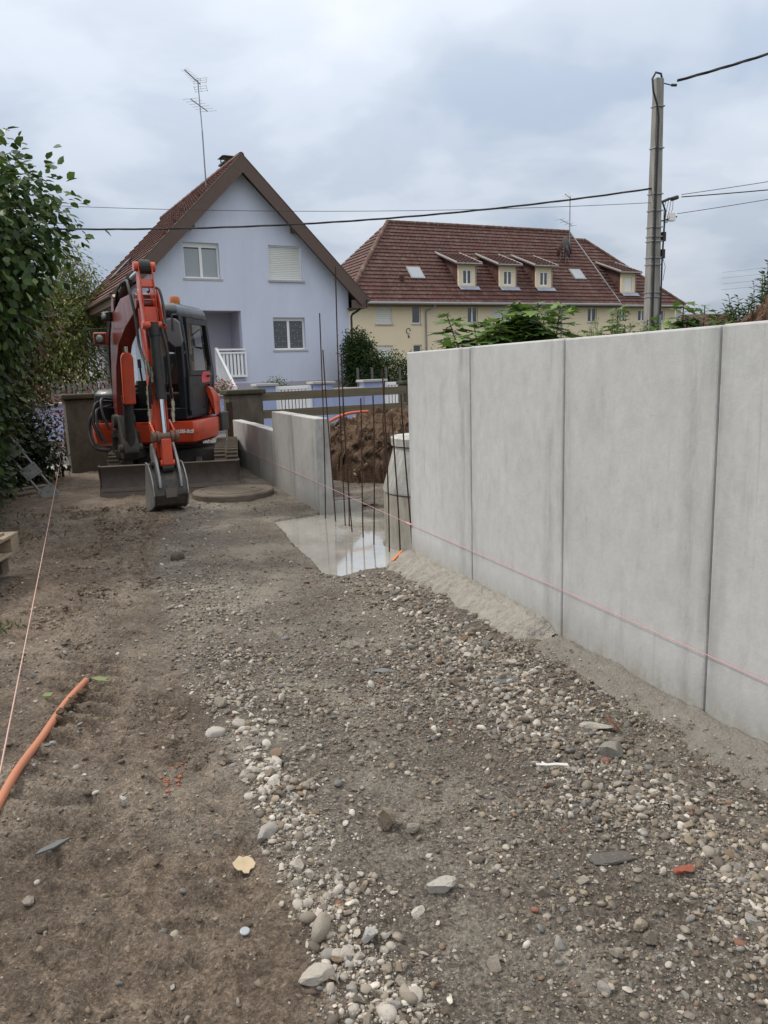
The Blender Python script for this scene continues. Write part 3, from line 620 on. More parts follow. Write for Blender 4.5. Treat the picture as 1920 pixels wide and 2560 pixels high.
# wet slab
s = NT('fresh_wet_concrete'); n1 = s.noise(2.2, 5, .6, (1.4, 1, 1)); n2 = s.noise(9, 5, .6)
s.set(Base_Color=s.mix((0.34, 0.325, 0.285), (0.47, 0.455, 0.41), s.ramp(n1, [(0.35, 0), (0.65, 1)])), Roughness=s.ramp(n1, [(0.40, .05), (0.55, .09), (0.70, .25)]))
s.b.inputs['Specular IOR Level'].default_value = .6; s.b.inputs['Coat Weight'].default_value = .9; s.b.inputs['Coat Roughness'].default_value = .04
s.bump(s.math('ADD', s.noise(6, 3, .5), s.math('MULTIPLY', n2, .3)), .05, .02); M_wet = s.m
mb = MB(); g = []; k = len(SLAB); dense = []
for i in range(k):
    a, b = SLAB[i], SLAB[(i+1) % k]
    for t in range(8):
        f = t/8; p = (a[0]+(b[0]-a[0])*f, a[1]+(b[1]-a[1])*f); jx = .035*float(fbm(np.array([p[0]*6.]), np.array([p[1]*6.]), 3, 66)[0]); dense.append((p[0]+jx, p[1]+jx))
mb.prism(dense, XY, -.30, -.088)
_set(mb.build('wet_concrete_slab', M_wet), 'freshly poured glossy wet concrete slab in the gap between the walls', 'concrete slab')
mb = MB(); 
bl = thing('concrete_beam', 'low damp concrete block at the back edge of the wet slab', 'concrete block', (-.60, 8.10, 0), math.atan2(.15, .36))
mb.box(.012, .40, 0, .17, -.2, .045); mb.build('body', M_conc2, bl, bevel=.012)
mb = MB(); mb.box(.02, .39, .012, .16, .048, .055); mb.build('gravel_topping', M_stone if False else M_mortar2, bl)

# manhole shaft behind the end of the wall
M_white_conc = concrete_mat('pitted_white_concrete', (0.60, 0.60, 0.57), (0.46, 0.45, 0.41), .45)
M_ring = concrete_mat('damp_ring_concrete', (0.33, 0.31, 0.26), (0.22, 0.205, 0.17), .6)
sh = thing('manhole_shaft', 'concrete manhole shaft with pale cone half hidden behind the tall wall', 'manhole shaft', (.455, 6.62, -.1))
mb = MB(); mb.lathe([(.475,-.2),(.475,.02),(.455,.05),(.452,.455),(.44,.47)], 48); mb.build('ring', M_ring, sh, smooth=True)
mb = MB(); mb.lathe([(.452,.478),(.458,.50),(.36,.84),(.355,.86)], 48, Matrix.Translation((0,0,0))); mb.build('cone', M_white_conc, sh, smooth=True)
mb = MB(); mb.lathe([(.33,.865),(.375,.872),(.378,.935),(.365,.945),(.0,.948)], 48); mb.build('cover', M_white_conc, sh, smooth=True)
# round cover lying by the digger
M_cast = pm('muddy_concrete_cover', (.175,.145,.115), .9, .3, 6, .5, 60, .01, dirt=(.09,.07,.05), dirt_amt=.7)
mc = thing('manhole_cover', 'round muddy manhole cover lying flat in front of the dozer blade', 'manhole cover', (-1.86, 9.45, -.05))
mb = MB(); mb.lathe([(.50,-.08),(.50,.045),(.485,.06),(.40,.062),(.395,.056),(.36,.056),(.355,.064),(0,.066)], 56); mb.build('disc', M_cast, mc, smooth=True)
mb = MB()
for a in (0.4, 2.5): mb = MB(); mb.cyl((.25*math.cos(a), .25*math.sin(a), .06), (.25*math.cos(a), .25*math.sin(a), .072), .03, n=12); mb.build('lifting_eye', M_cast, mc)

# ------------------------------------------------------------------ rebars
M_rust = pm('rusty_steel', (.055,.030,.021), .85, .4, 25, .5, 300, .002, metallic=.35, dirt=(.11,.06,.04), dirt_amt=.5)
REB = [((-.62,7.86),(-.565,7.82,1.98),'first'),((-.505,7.68),(-.53,7.62,1.62),'second'),((-.39,7.44),(-.37,7.38,2.36),'third'),((-.30,7.12),(-.345,7.05,1.56),'fourth'),((-.185,6.85),(-.185,6.85,1.17),'fifth'),((-.09,6.55),(-.07,6.50,1.20),'sixth'),((.03,6.26),(.025,6.24,1.42),'seventh'),((.11,6.02),(.095,6.00,1.07),'eighth'),((.215,6.0),(.17,5.95,1.22),'ninth')]
for (bx, by), tp, o_ in REB:
    mb = MB(); p = Vector((bx, by, -.14)); q = Vector(tp); pts = []
    for t in range(13):
        f = t/12; pts.append(p.lerp(q, f)+Vector((.012*math.sin(f*3.1+bx*9), .010*math.sin(f*2.2), 0)))
    mb.tube(pts, .0062, 7); o = mb.build('rebar', M_rust, smooth=True)
    # ribs
    _set(o, 'rusty reinforcing rod standing in the wet slab, %s from the left by its foot' % o_, 'rebar', 'reinforcing rods in the wet slab')
for bx, by, tx, ty, tz, lab in ((.03,7.9,.05,7.9,1.30,'behind the manhole shaft, short and bent'),(-.345,7.40,-.352,7.38,1.52,'tied against the tallest rod at its middle')):
    mb = MB(); mb.tube([(bx,by,-.14),(bx+.01,by,.4),(bx-.012,by,.9),(tx,ty,tz)], .0062, 7)
    _set(mb.build('rebar', M_rust, smooth=True), 'rusty reinforcing rod '+lab, 'rebar', 'reinforcing rods in the wet slab')

# ------------------------------------------------------------------ strings
M_pink = pm('pink_mason_line', (.66,.33,.33), .8, .15, 50, 0)
M_string = pm('weathered_pink_string', (.55,.36,.31), .85, .2, 30, 0)
mb = MB(); mb.tube([wall_pt(7.55,.012,.262), wall_pt(2.5,.012,.265), wall_pt(0,.012,.262), wall_pt(-2,.012,.275), wall_pt(-4.9,.012,.262)], .0016, 6)
o = mb.build('string_line', M_pink); _set(o, 'pink mason string stretched along the concrete walls', 'string')
mb = MB(); mb.tube([wall_pt(.09,.012,.262), wall_pt(.05,.012,.262), wall_pt(-.01,.012,.262), wall_pt(-.04,.012,.262)], [.002,.006,.007,.003], 7); mb.build('knot', M_pink, o)
mb = MB(); a = Vector((-4.86,11.62,.26)); b = Vector((-.52,.42,.232))
mb.tube([a.lerp(b, t/10)-Vector((0,0,.02*math.sin(math.pi*t/10))) for t in range(11)], .0026, 6)
o = mb.build('string_line', M_string); _set(o, 'pale pink string running over the mud from a peg by the left pillar', 'string')
M_rag = pm('white_rag', (.6,.6,.58), .9, .1, 20, .4, 60, .01)
pg = thing('marker_peg', 'short stake with a frayed white ribbon at the far end of the left string', 'stake', (-4.87, 11.66, -.05))
mb = MB(); mb.beam((0,0,-.1),(0,0,.36),.03,.03); mb.build('stake', M_rust, pg)
mb = MB()
for i in range(14):
    a = i*.9; r = .05+.05*((i*37) % 10)/10; c, s_ = math.cos(a), math.sin(a); z = .26+.05*math.sin(i*1.7)
    mb.add([(0,0,z-.01),(r*c-.02*s_, r*s_+.02*c, z+.03),(r*1.2*c, r*1.2*s_, z-.02),(r*c+.02*s_, r*s_-.02*c, z-.04)], [(0,1,2,3)])
mb.build('ribbon', M_rag, pg)

# ------------------------------------------------------------------ gate pillars and plank fence
M_oldconc = pm('dark_weathered_concrete', (.135,.118,.095), .95, .45, 3.5, .6, 40, .02, dirt=(.045,.04,.025), dirt_amt=.85, sc=(1,1,.45))
M_moss = pm('mossy_coping', (.085,.072,.045), .95, .5, 8, .8, 60, .02, dirt=(.03,.035,.015), dirt_amt=.8)
for lab, px_, py_, w, h in (('dark weathered concrete gate pillar on the left, behind the digger track', -4.72, 12.42, .62, 1.16), ('dark weathered concrete gate pillar with slab cap beside the low wall', -2.42, 13.72, .62, 1.12)):
    t = thing('gate_pillar', lab, 'pillar', (px_, py_, -.05), HT, 'old gate pillars')
    mb = MB(); mb.box(-w/2, w/2, -.16, .16, -.2, h); mb.build('shaft', M_oldconc, t, bevel=.015)
    mb = MB(); mb.box(-w/2-.05, w/2+.05, -.21, .21, h+.002, h+.085); mb.build('cap', M_moss, t, bevel=.02)
    sx = 1 if px_ > -4 else -1
    mb = MB(); mb.box(-sx*w/2-.06, -sx*w/2+.05, -.175, -.162, -.1, h-.12) ; mb.box(-sx*w/2-.09, -sx*w/2-.02, -.20, -.10, .72, .80); mb.build('hinge_plate', M_rust, t)
M_plank = pm('weathered_grey_plank', (.17,.145,.10), .9, .35, 4, .5, 50, .01, dirt=(.06,.06,.03), dirt_amt=.6, sc=(.4,4,9))
fen = thing('plank_fence', 'weathered two board timber fence between pillar and post, behind the rebars', 'fence', (-2.1, 13.86, -.04), math.atan2(15.28-13.86, .49+2.1))
ln = math.hypot(.49+2.1, 15.28-13.86)
for zz in (.98, .665):
    mb = MB(); mb.box(-.02, ln+.02, -.02, .02, zz, zz+.15); mb.build('plank', M_plank, fen, bevel=.004)
mb = MB(); mb.box(ln-.02, ln+.2, .022, .24, -.2, 1.16); mb.build('post', M_oldconc, fen, bevel=.012)
mb = MB(); mb.box(ln-.05, ln+.23, -.01, .27, 1.162, 1.23); mb.build('post_cap', M_moss, fen, bevel=.015)

# ------------------------------------------------------------------ heaps of excavated earth
def heap(name, label, cx, cy, rx, ry, h, seed, rot=0.0, steep=1.0):
    n = 260; U, V = np.meshgrid(np.linspace(-1.15, 1.15, n), np.linspace(-1.15, 1.15, n))
    rr = np.hypot(U, V)+.16*fbm(U*2.2, V*2.2, 3, seed); prof = np.clip(1-rr, 0, 1)**(.62/steep); prof = prof*(1+.10*fbm(U*5, V*5, 4, seed+9))
    Z = h*prof*(1+.18*fbm(U*3, V*3, 3, seed+1))+.34*(.55-np.abs(fbm(U*4, V*4, 5, seed+2, .62)))*np.clip(prof*2, 0, 1)+.13*fbm(U*16, V*16, 5, seed+3, .65)*np.clip(prof*3, 0, 1)-.12
    c, s_ = math.cos(rot), math.sin(rot); Xw = cx+U*rx*c-V*ry*s_; Yw = cy+U*rx*s_+V*ry*c
    steepm = np.clip(prof*4, 0, 1)*np.clip((1-prof)*3, 0, 1); Xw = Xw+.09*fbm(Xw*3+Z*7, Z*9+Yw*2, 4, seed+31)*steepm; Yw = Yw+.12*fbm(Xw*6, Z*10, 4, seed+32, .6)*steepm
    ix = np.arange(n*n).reshape(n, n); q = np.stack([ix[:-1,:-1], ix[:-1,1:], ix[1:,1:], ix[1:,:-1]], -1).reshape(-1, 4)
    zf = Z.ravel(); q = q[(zf[q] > -.115).any(1)]
    o = npmesh(name, np.stack([Xw, Yw, Z], -1).reshape(-1, 3), q, M_earth, smooth=True); _set(o, label, 'earth heap', kind='structure')
    # pebbles and roots stuck in the earth
    k = 1800; r_ = np.random.default_rng(seed); a = r_.integers(0, n, k); b = r_.integers(0, n, k); ok = Z[a, b] > 0.02; a, b = a[ok], b[ok]
    sz = np.minimum(.010*(1-r_.uniform(size=len(a)))**(-.45), .045); m = rot_mats(len(a)); cols = PAL[r_.choice(12, len(a), p=WTL/WTL.sum())]*r_.uniform(.6, 1.0, (len(a), 1))
    vv = np.einsum('nij,vj->nvi', m, S1[1])*sz[:, None, None]+np.stack([Xw[a, b], Yw[a, b], Z[a, b]], -1)[:, None]
    p = npmesh('embedded_pebbles', vv.reshape(-1, 3), (F1[None]+(np.arange(len(a))*len(I1))[:, None, None]).reshape(-1, 3), M_stone, o, np.repeat(cols, len(I1), 0), smooth=True); _set(p, kind='stuff')
    mb = MB()
    for i in r_.integers(0, len(a), 60):
        p0 = Vector((Xw[a[i], b[i]], Yw[a[i], b[i]], Z[a[i], b[i]]+.01)); d = Vector((r_.normal(), r_.normal(), r_.normal()*.5)).normalized()*r_.uniform(.04, .13)
        mb.tube([p0, p0+d*.5+Vector((0,0,.012)), p0+d], .0028, 4)
    r2 = mb.build('root_fibres', M_root, o); _set(r2, kind='stuff'); return o
M_earth = pm('dug_clay_earth', (.118,.066,.037), .95, .55, 5, 1.0, 40, .05, dirt=(.19,.13,.085), dirt_amt=.6)
M_root = pm('dry_root', (.28,.21,.13), .9, .3, 20, 0)
heap('earth_mound', 'steep brown heap of dug earth behind the rebars', .55, 11.6, 1.75, 1.9, .80, 23, R(20), 2.6)
heap('earth_mound', 'crumbly brown earth heap showing above the right end of the wall', 4.35, 7.9, 1.7, 1.5, 2.1, 43, R(30), 1.6)
# trench floor behind the slab
M_trench = pm('wet_trench_gravel', (.10,.088,.075), .6, .4, 20, 1.0, 60, .04, dirt=(.22,.2,.17), dirt_amt=.5)
nx = 90; U, V = np.meshgrid(np.linspace(-1.1, 1.3, nx), np.linspace(7.7, 10.2, nx)); Z = -.05+.035*fbm(U*7, V*7, 4, 3)+.025*fbm(U*25, V*25, 3, 8)
ix = np.arange(nx*nx).reshape(nx, nx); q = np.stack([ix[:-1,:-1], ix[:-1,1:], ix[1:,1:], ix[1:,:-1]], -1).reshape(-1, 4)
uv = np.stack([U, V], -1).reshape(-1, 2)[q[:, 0]]; wd = wall_dist(uv[:, 0], uv[:, 1]); q = q[(wd < -.16)&(poly_dist(uv[:,0], uv[:,1], SLAB) > 0.02)]
_set(npmesh('trench_floor', np.stack([U, V, Z], -1).reshape(-1, 3), q, M_trench, smooth=True), 'dark stony trench bottom behind the wet slab', 'ground', kind='structure')
# ------------------------------------------------------------------ house materials
M_lav = pm('lavender_render', (.64,.675,.81), .92, .05, .7, .35, 130, .006, dirt=(.53,.56,.68), dirt_amt=.5, sc=(1.6,1.6,.5))
M_lav2 = pm('mauve_render', (.43,.405,.47), .92, .05, .8, .35, 130, .006)
M_lav3 = pm('blue_garden_wall_render', (.37,.42,.62), .92, .07, 1.2, .35, 110, .006, dirt=(.25,.29,.43), dirt_amt=.4)
M_coping = pm('pale_stone_coping', (.44,.43,.41), .9, .15, 8, .4, 80)
M_white = pm('white_plastic', (.86,.86,.85), .45, .03, 3, .05, 40)
M_whitewood = pm('white_painted_timber', (.88,.88,.88), .55, .04, 5, .1, 60)
M_brownmetal = pm('brown_fascia', (.105,.066,.052), .5, .12, 2, .1, 30)
M_soffit = pm('brown_soffit_boards', (.12,.085,.068), .7, .15, 2, .2, 30, sc=(1,12,1))
def tile_mat(name, cs, moss, amt):
    s = NT(name); n = s.noise(1.1, 6, .65, (1,1,1)); n2 = s.noise(14, 5, .65); n3 = s.noise(2.4, 6, .7, (1.6,.6,.6), (4,2,1))
    col = s.ramp(n2, [(0.3, cs[0]), (0.55, cs[1]), (0.75, cs[2])])
    col = s.mix(col, moss, s.math('MULTIPLY', s.ramp(n3, [(0.46, 0), (0.64, amt)]), s.ramp(n2, [(0.35, .4), (0.65, 1)])))
    col = s.mix(col, tuple(x*.55 for x in cs[0]), s.ramp(n, [(0.50, 0), (0.68, .7)])); n4 = s.noise(2.2, 5, .6, (2.5,.35,.35), (1,8,2)); col = s.mix(col, (.06,.045,.036), s.ramp(n4, [(0.54, 0), (0.68, .65)]))
    s.set(Base_Color=col, Roughness=.82); s.bump(s.noise(60, 4), .3, .006); return s.m
M_tile = tile_mat('red_brown_roof_tiles', ((.068,.023,.019), (.098,.031,.026), (.13,.05,.041)), (.15,.125,.10), .8)
M_tile2 = tile_mat('faded_red_roof_tiles', ((.095,.034,.028), (.135,.048,.038), (.19,.08,.066)), (.22,.17,.15), .5)
M_ridge = tile_mat('mossy_ridge_tiles', ((.10,.04,.03), (.13,.055,.04), (.17,.085,.065)), (.25,.23,.18), .9)
def glass_mat(name, c, rough=.04, alpha=1.0):
    s = NT(name); s.set(Base_Color=c, Roughness=rough); s.b.inputs['Specular IOR Level'].default_value = .8
    s.b.inputs['Coat Weight'].default_value = .6; s.b.inputs['Coat Roughness'].default_value = .02; return s.m
M_pane = glass_mat('dark_window_glass', (.045,.05,.055)); M_paneblind = glass_mat('glass_over_grey_blind', (.30,.325,.335), .12)
M_panesky = glass_mat('skylight_glass', (.25,.29,.33), .05)
M_lace = pm('lace_curtain', (.34,.34,.33), .9, .3, 30, 0)
M_shutter = pm('white_roller_shutter', (.78,.78,.75), .6, .03, 3, 0)
M_zinc = pm('zinc_sheet', (.30,.31,.32), .5, .15, 3, .1, 30, metallic=.4)
M_zincblue = pm('blue_grey_flashing', (.30,.34,.42), .5, .12, 3, .1, 30)
M_galv = pm('galvanised_tube', (.28,.29,.31), .45, .2, 20, 0, metallic=.7)
M_chimney = pm('grey_chimney_render', (.22,.22,.22), .9, .2, 4, .4, 60)
M_darkmetal = pm('dark_metal', (.045,.045,.05), .5, .2, 10, 0, metallic=.3)
M_step = pm('grey_stair_stone', (.27,.265,.26), .85, .12, 5, .3, 70)

def tile_row(name, fn, u0, u1, v0, course, mat, parent, tw=.30, d0=0.0, lift=.06, amp=.014):
    """one course of interlocking tiles; fn(u, v, h) -> point, u along the eave, v up the slope, h off the slope"""
    n = max(2, int(round((u1-u0)/tw))); k = 4; us = np.linspace(u0, u1, n*k+1); vs = []
    for i, u in enumerate(us):
        ph = (i % k)/k; h = amp*(1.0, .35, 0.0, .45)[i % k] if i < n*k else amp
        top = v0+course+.02+d0*0
        vs += [fn(u, v0, h+lift-.06), fn(u, v0, h+lift), fn(u, top, h+.004)]
    fs = []
    for i in range(len(us)-1):
        a, b = i*3, (i+1)*3; fs += [(a, b, b+1, a+1), (a+1, b+1, b+2, a+2)]
    mb = MB(); mb.add(vs, fs); return mb.build(name, mat, parent)
def roof_rows(fn, left, right, vmax, course, mat, parent, name='tile_row', tw=.30):
    v = 0.0; r = None
    while v < vmax-course*.5:
        c = min(course, vmax-v); a, b = left(v+c*.4), right(v+c*.4)
        if b-a > .2: r = tile_row(name, fn, a, b, v, c, mat, parent, tw)
        v += course
    return r
def window(parent, x0, x1, z0, z1, y, pane, leaves=2, frame=.055, depth=.05, sill=True, sillmat=None, pane_y=.03, shutter_box=0.0):
    w = MB(); w.box(x0, x1, y, y+depth, z0, z0+frame); w.box(x0, x1, y, y+depth, z1-frame-shutter_box, z1)
    w.box(x0, x0+frame, y, y+depth, z0+frame, z1-frame-shutter_box); w.box(x1-frame, x1, y, y+depth, z0+frame, z1-frame-shutter_box)
    if leaves == 2: m = (x0+x1)/2; w.box(m-frame*.85, m+frame*.85, y-.006, y+depth, z0+frame, z1-frame-shutter_box)
    o = w.build('window', M_white, parent)
    n = leaves; xs = np.linspace(x0+frame*.5, x1-frame*.5, n+1)
    for i in range(n):
        p = MB(); p.box(xs[i]+.004, xs[i+1]-.004, y+pane_y, y+pane_y+.008, z0+frame*.5, z1-frame*.5-shutter_box); p.build('pane', pane, o)
    if sill: p = MB(); p.box(x0-.06, x1+.08, y-.16, y-.002, z0-.085, z0-.012); p.build('sill', sillmat or M_coping, o, bevel=.006)
    return o
def shutter(parent, x0, x1, z0, z1, y, slats=18, sill=True):
    w = MB(); w.box(x0, x0+.04, y-.012, y+.05, z0, z1); w.box(x1-.04, x1, y-.012, y+.05, z0, z1); w.box(x0+.04, x1-.04, y-.008, y+.05, z1-.05, z1)
    o = w.build('window', M_white, parent); h = (z1-.055-z0)/slats; me = None
    for i in range(slats):
        if me is None:
            p = MB(); p.add([(x0+.045,y+.012,0),(x1-.045,y+.012,0),(x1-.045,y,h*.3),(x0+.045,y,h*.3),(x0+.045,y+.001,h*.75),(x1-.045,y+.001,h*.75),(x1-.045,y+.012,h*.93),(x0+.045,y+.012,h*.93)], [(0,1,2,3),(3,2,5,4),(4,5,6,7)]); me = p.mesh('shutter_slat', M_shutter)
        link('shutter_slat', me, o, (0, 0, z0+i*h))
    p = MB(); p.box(x0+.042, x1-.042, y+.016, y+.022, z0+.002, z1-.052); p.build('backing', M_pane, o)
    if sill: p = MB(); p.box(x0-.06, x1+.08, y-.16, y-.014, z0-.085, z0-.012); p.build('sill', M_coping, o, bevel=.006)
    return o

# ------------------------------------------------------------------ lavender house
house = thing('lavender_house', 'lavender gabled house with brown verge boards and white windows', 'house', HO, HT)
XL, XR, RX, RZ = .62, 8.80, 4.67, 8.84; DEPTH = 10.6
slope = lambda x: 4.2+(x if x < RX else 2*RX-x)*(RZ-4.2)/RX
zL = slope(XL)-.30; zP = RZ-.34
U0 = (2.50, 3.78, 4.80, 6.0); U1 = (5.63, 6.92, 4.82, 6.03); G1 = (5.66, 6.93, 2.30, 3.47); EN = (1.90, 4.44, 1.28, 3.70)
rect = lambda r: [(r[0], r[2]), (r[1], r[2]), (r[1], r[3]), (r[0], r[3])]
mb = MB(); mb.slab([(XL,.0),(XR,.0),(XR,zL),(RX,zP),(XL,zL)], [rect(U0), rect(U1), rect(G1), rect(EN)], XZ, 0, .30)
hw = mb.build('wall', M_lav, house)
mb = MB(); mb.box(XL, XL+.28, .302, DEPTH, 0, zL); mb.build('wall', M_lav, house)
mb = MB(); mb.box(XR-.28, XR, .302, DEPTH, 0, zL); mb.build('wall', M_lav, house)
mb = MB(); mb.slab([(XL,.0),(XR,.0),(XR,zL),(RX,zP),(XL,zL)], [], XZ, DEPTH+.002, DEPTH+.3); mb.build('wall', M_lav, house)
mb = MB(); mb.box(XL+.02, XR-.02, -.012, -.002, .0, 1.12); mb.build('plinth', M_lav2, house)
# entrance recess
rc = MB(); rc.box(1.9, 4.44, 1.30, 1.34, 1.26, 3.72); rc.box(4.442, 4.48, .302, 1.34, 1.26, 3.72); rc.box(1.86, 1.898, .302, 1.34, 1.26, 3.72); rc.box(1.86, 4.48, .302, 1.34, 3.702, 3.74); rc.box(1.86, 4.48, -.02, 1.34, 1.20, 1.278)
ent = rc.build('porch', M_lav2, house)
dr = MB(); dr.box(1.98, 2.95, 1.24, 1.298, 1.28, 3.42); dr = dr.build('door', M_brownmetal, house)
p = MB(); p.box(2.05, 2.88, 1.225, 1.242, 1.36, 3.34); p.build('door_panel', pm('tan_door_wood', (.36,.24,.13), .55, .15, 3, .15, 40, sc=(1,1,.1)), dr)
pl = MB(); pl.box(3.24, 3.42, 1.282, 1.299, 3.06, 3.27); pl = pl.build('number_plate', M_white, house)
M_black = pm('black_print', (.03,.03,.03), .6, .1, 5, 0)
link('number', text_mesh('29', .15, M_black, .002, 0, .004), pl, (3.33, 1.279, 3.165), (R(90), 0, 0))
p = MB(); p.box(3.50, 3.57, 1.285, 1.299, 2.40, 2.50); p.build('doorbell', M_white, house)
# windows
wu = window(house, *U0[:2], *U0[2:], .14, M_paneblind, shutter_box=.10); p = MB(); p.box(U0[0]+.06, U0[1]-.06, .155, .17, U0[3]-.19, U0[3]-.155); p.build('blind_bar', M_darkmetal, wu)
shutter(house, *U1[:2], *U1[2:], .10)
wg = window(house, *G1[:2], *G1[2:], .14, M_pane, shutter_box=.06)
for i, (a, b) in enumerate(((5.72, 6.24), (6.36, 6.87))):
    cm = MB()
    for k in range(5): cm.box(a+.03, b-.03, .162, .1645, 2.42+k*.19, 2.425+k*.19)
    for k in range(4): cm.box(a+.06+k*.13, a+.063+k*.13, .160, .1618, 2.38, 3.30)
    for k in range(7): cm.box(a+.05+.06*k, a+.085+.06*k, .158, .1598, 2.5+.1*((k*5) % 8), 2.535+.1*((k*5) % 8))
    cm.build('curtain_lace', M_lace, wg)
# roof: boards, soffit, tiles
SL = math.hypot(RX, RZ-4.2); cs, sn = RX/SL, (RZ-4.2)/SL
fnL = lambda u, v, h: (v*cs-h*sn, u, 4.2+v*sn+h*cs)
fnR = lambda u, v, h: (2*RX-v*cs+h*sn, u, 4.2+v*sn+h*cs)
YF, YB = -.50, DEPTH+.8
for fn in (fnL, fnR):
    d = MB(); vs = [fn(u, v, h) for h in (-.20, -.012) for u, v in ((YF+.02,.02),(YB,.02),(YB,SL-.01),(YF+.02,SL-.01))]
    d.add(vs, [(0,1,2,3),(4,7,6,5),(0,4,5,1),(1,5,6,2),(2,6,7,3),(3,7,4,0)]); rd = d.build('roof', M_soffit, house)
    roof_rows(fn, lambda v: YF+.05, lambda v: YB, SL, .33, M_tile2, house)
    va, vb = (RX-.36*sn)/cs, (RX+.05*sn)/cs; b = MB(); vs = [fn(YF, -.06, -.36), fn(YF, va, -.36), fn(YF, vb, .05), fn(YF, -.06, .05)]
    vs += [(x, YF+.045, z) for x, y, z in vs]; b.add(vs, [(0,1,2,3),(7,6,5,4),(0,4,5,1),(1,5,6,2),(2,6,7,3),(3,7,4,0)]); b.build('verge_board', M_brownmetal, house)
    g = MB(); vs = [fn(YF-.012, -.06, .052), fn(YF-.012, SL, .052), fn(YF+.07, SL, .052), fn(YF+.07, -.06, .052), fn(YF-.012, -.06, .075), fn(YF-.012, SL, .075), fn(YF+.07, SL, .075), fn(YF+.07, -.06, .075)]
    g.add(vs, [(0,1,2,3),(7,6,5,4),(0,4,5,1),(1,5,6,2),(2,6,7,3),(3,7,4,0)]); g.build('verge_trim', M_soffit, house)
for sx, xo in ((1, 0.0), (-1, 2*RX)):
    e = MB(); a, b = sorted((xo-sx*.03, xo-sx*.075)); e.box(a, b, YF+.05, YB, 3.82, 4.16); e.build('eave_board', M_brownmetal, house)
    e = MB(); a, b = sorted((xo-sx*.02, xo+sx*(XL+.0))); e.box(a, b, YF+.05, YB, 3.80, 3.815); e.build('soffit', M_soffit, house)
    e = MB(); e.tube([(xo-sx*.13, YF+.02, 4.10), (xo-sx*.13, YB, 4.10)], .06, 10); e.build('gutter', M_brownmetal, house)
    e = MB(); a, b = sorted((xo-sx*.0, xo+sx*(XL-.01))); e.box(a, b, YF+.06, YF+.10, 3.80, 4.1); e.build('eave_end_board', M_brownmetal, house)
e = MB(); e.tube([(2*RX-.12, -.35, 3.86),(2*RX-.25,-.2,3.72),(XR+.12,-.06,3.60),(XR+.10,.0,3.5),(XR+.10,.0,.2)], .045, 8); e.build('downpipe', M_darkmetal, house)
for xx, zz in ((2.78, 6.52), (6.60, 6.60)):
    e = MB(); e.box(xx-.08, xx+.08, -.42, -.002, zz-.12, zz+.08); e.build('purlin_end', M_brownmetal, house)
e = MB()
e.tube([(RX, y, RZ+.06) for y in np.linspace(YF+.06, YB, 34)], [.11+.012*(i % 2) for i in range(34)], 8); e.build('ridge_tiles', M_tile2, house)
# roof window and snow hooks on the left slope
e = MB(); vs = [fnL(u, v, h) for h in (.03, .12) for u, v in ((5.2,1.6),(6.2,1.6),(6.2,2.7),(5.2,2.7))]; e.add(vs, [(0,1,2,3),(7,6,5,4),(0,4,5,1),(1,5,6,2),(2,6,7,3),(3,7,4,0)]); e.build('roof_window', M_darkmetal, house)
for u, v in ((.6, 2.9), (1.0, 3.6), (2.0, 4.4), (3.1, 1.9), (.9, 4.9)):
    e = MB(); p0 = Vector(fnL(u, v, .03)); e.cyl(p0, p0+Vector((-.02,0,.16)), .05, .06, 10); e.build('roof_vent', M_tile2, house)
# chimney
c = MB(); c.box(4.78, 5.26, 1.8, 2.3, 7.9, 9.16); ch = c.build('chimney', M_chimney, house)
c = MB(); c.box(4.72, 5.32, 1.74, 2.36, 9.162, 9.22); c.build('chimney_slab', M_darkmetal, ch)
c = MB()
for a, b in ((4.79,1.81),(5.22,1.81),(4.79,2.26),(5.22,2.26)): c.box(a, a+.035, b, b+.035, 9.222, 9.42)
c.build('cowl_legs', M_darkmetal, ch)
c = MB(); c.add([(4.70,1.72,9.422),(5.34,1.72,9.422),(5.34,2.38,9.422),(4.70,2.38,9.422),(4.86,1.9,9.49),(5.18,1.9,9.49),(5.18,2.2,9.49),(4.86,2.2,9.49)], [(3,2,1,0),(4,5,6,7),(0,1,5,4),(1,2,6,5),(2,3,7,6),(3,0,4,7)]); c.build('cowl', M_darkmetal, ch)
c = MB(); c.box(4.86, 5.18, 1.88, 2.22, 9.225, 9.30); c.build('flue', M_black, ch)
# television aerial
a = MB(); a.cyl((4.24,2.5,8.1),(4.24,2.5,10.4),.026); a.cyl((4.24,2.5,10.4),(4.20,2.5,12.16),.019); an = a.build('antenna', M_galv, house)
a = MB()
a.beam((4.28,2.46,12.0),(3.62,2.15,12.32),.03,.03)
for i in range(9):
    f = i/8; q = Vector((4.1,2.38,12.09)).lerp(Vector((3.62,2.15,12.32)), f); w = .17-.04*f; a.cyl(q+Vector((-w*.7,w*.7,-.02)), q+Vector((w*.9,-w*.5,.03)), .006, n=5)
a.build('uhf_boom', M_galv, an)
a = MB()
for dz in (.06,.14,.22,-.06,-.14,-.22):
    q = Vector((4.26+abs(dz)*.25,2.5,12.0+dz)); a.cyl(q+Vector((-.22,.12,-.02)), q+Vector((.22,-.12,.03)), .006, n=5)
for sx in (-.2, 0, .2): a.cyl((4.32+sx,2.5-sx*.5,12.23), (4.27+sx,2.5-sx*.5,12.03), .006, n=5); a.cyl((4.27+sx,2.5-sx*.5,11.97), (4.32+sx,2.5-sx*.5,11.77), .006, n=5)
a.build('reflector', M_galv, an)
a = MB(); a.beam((3.82,2.3,11.40),(4.56,2.7,11.18),.026,.026)
for i in range(6):
    f = i/5; q = Vector((3.82,2.3,11.40)).lerp(Vector((4.56,2.7,11.18)), f); w = .26+.06*f; a.cyl(q+Vector((-w,w*.3,-.03)), q+Vector((w,-w*.3,.04)), .006, n=5)
a.build('vhf_boom', M_galv, an)
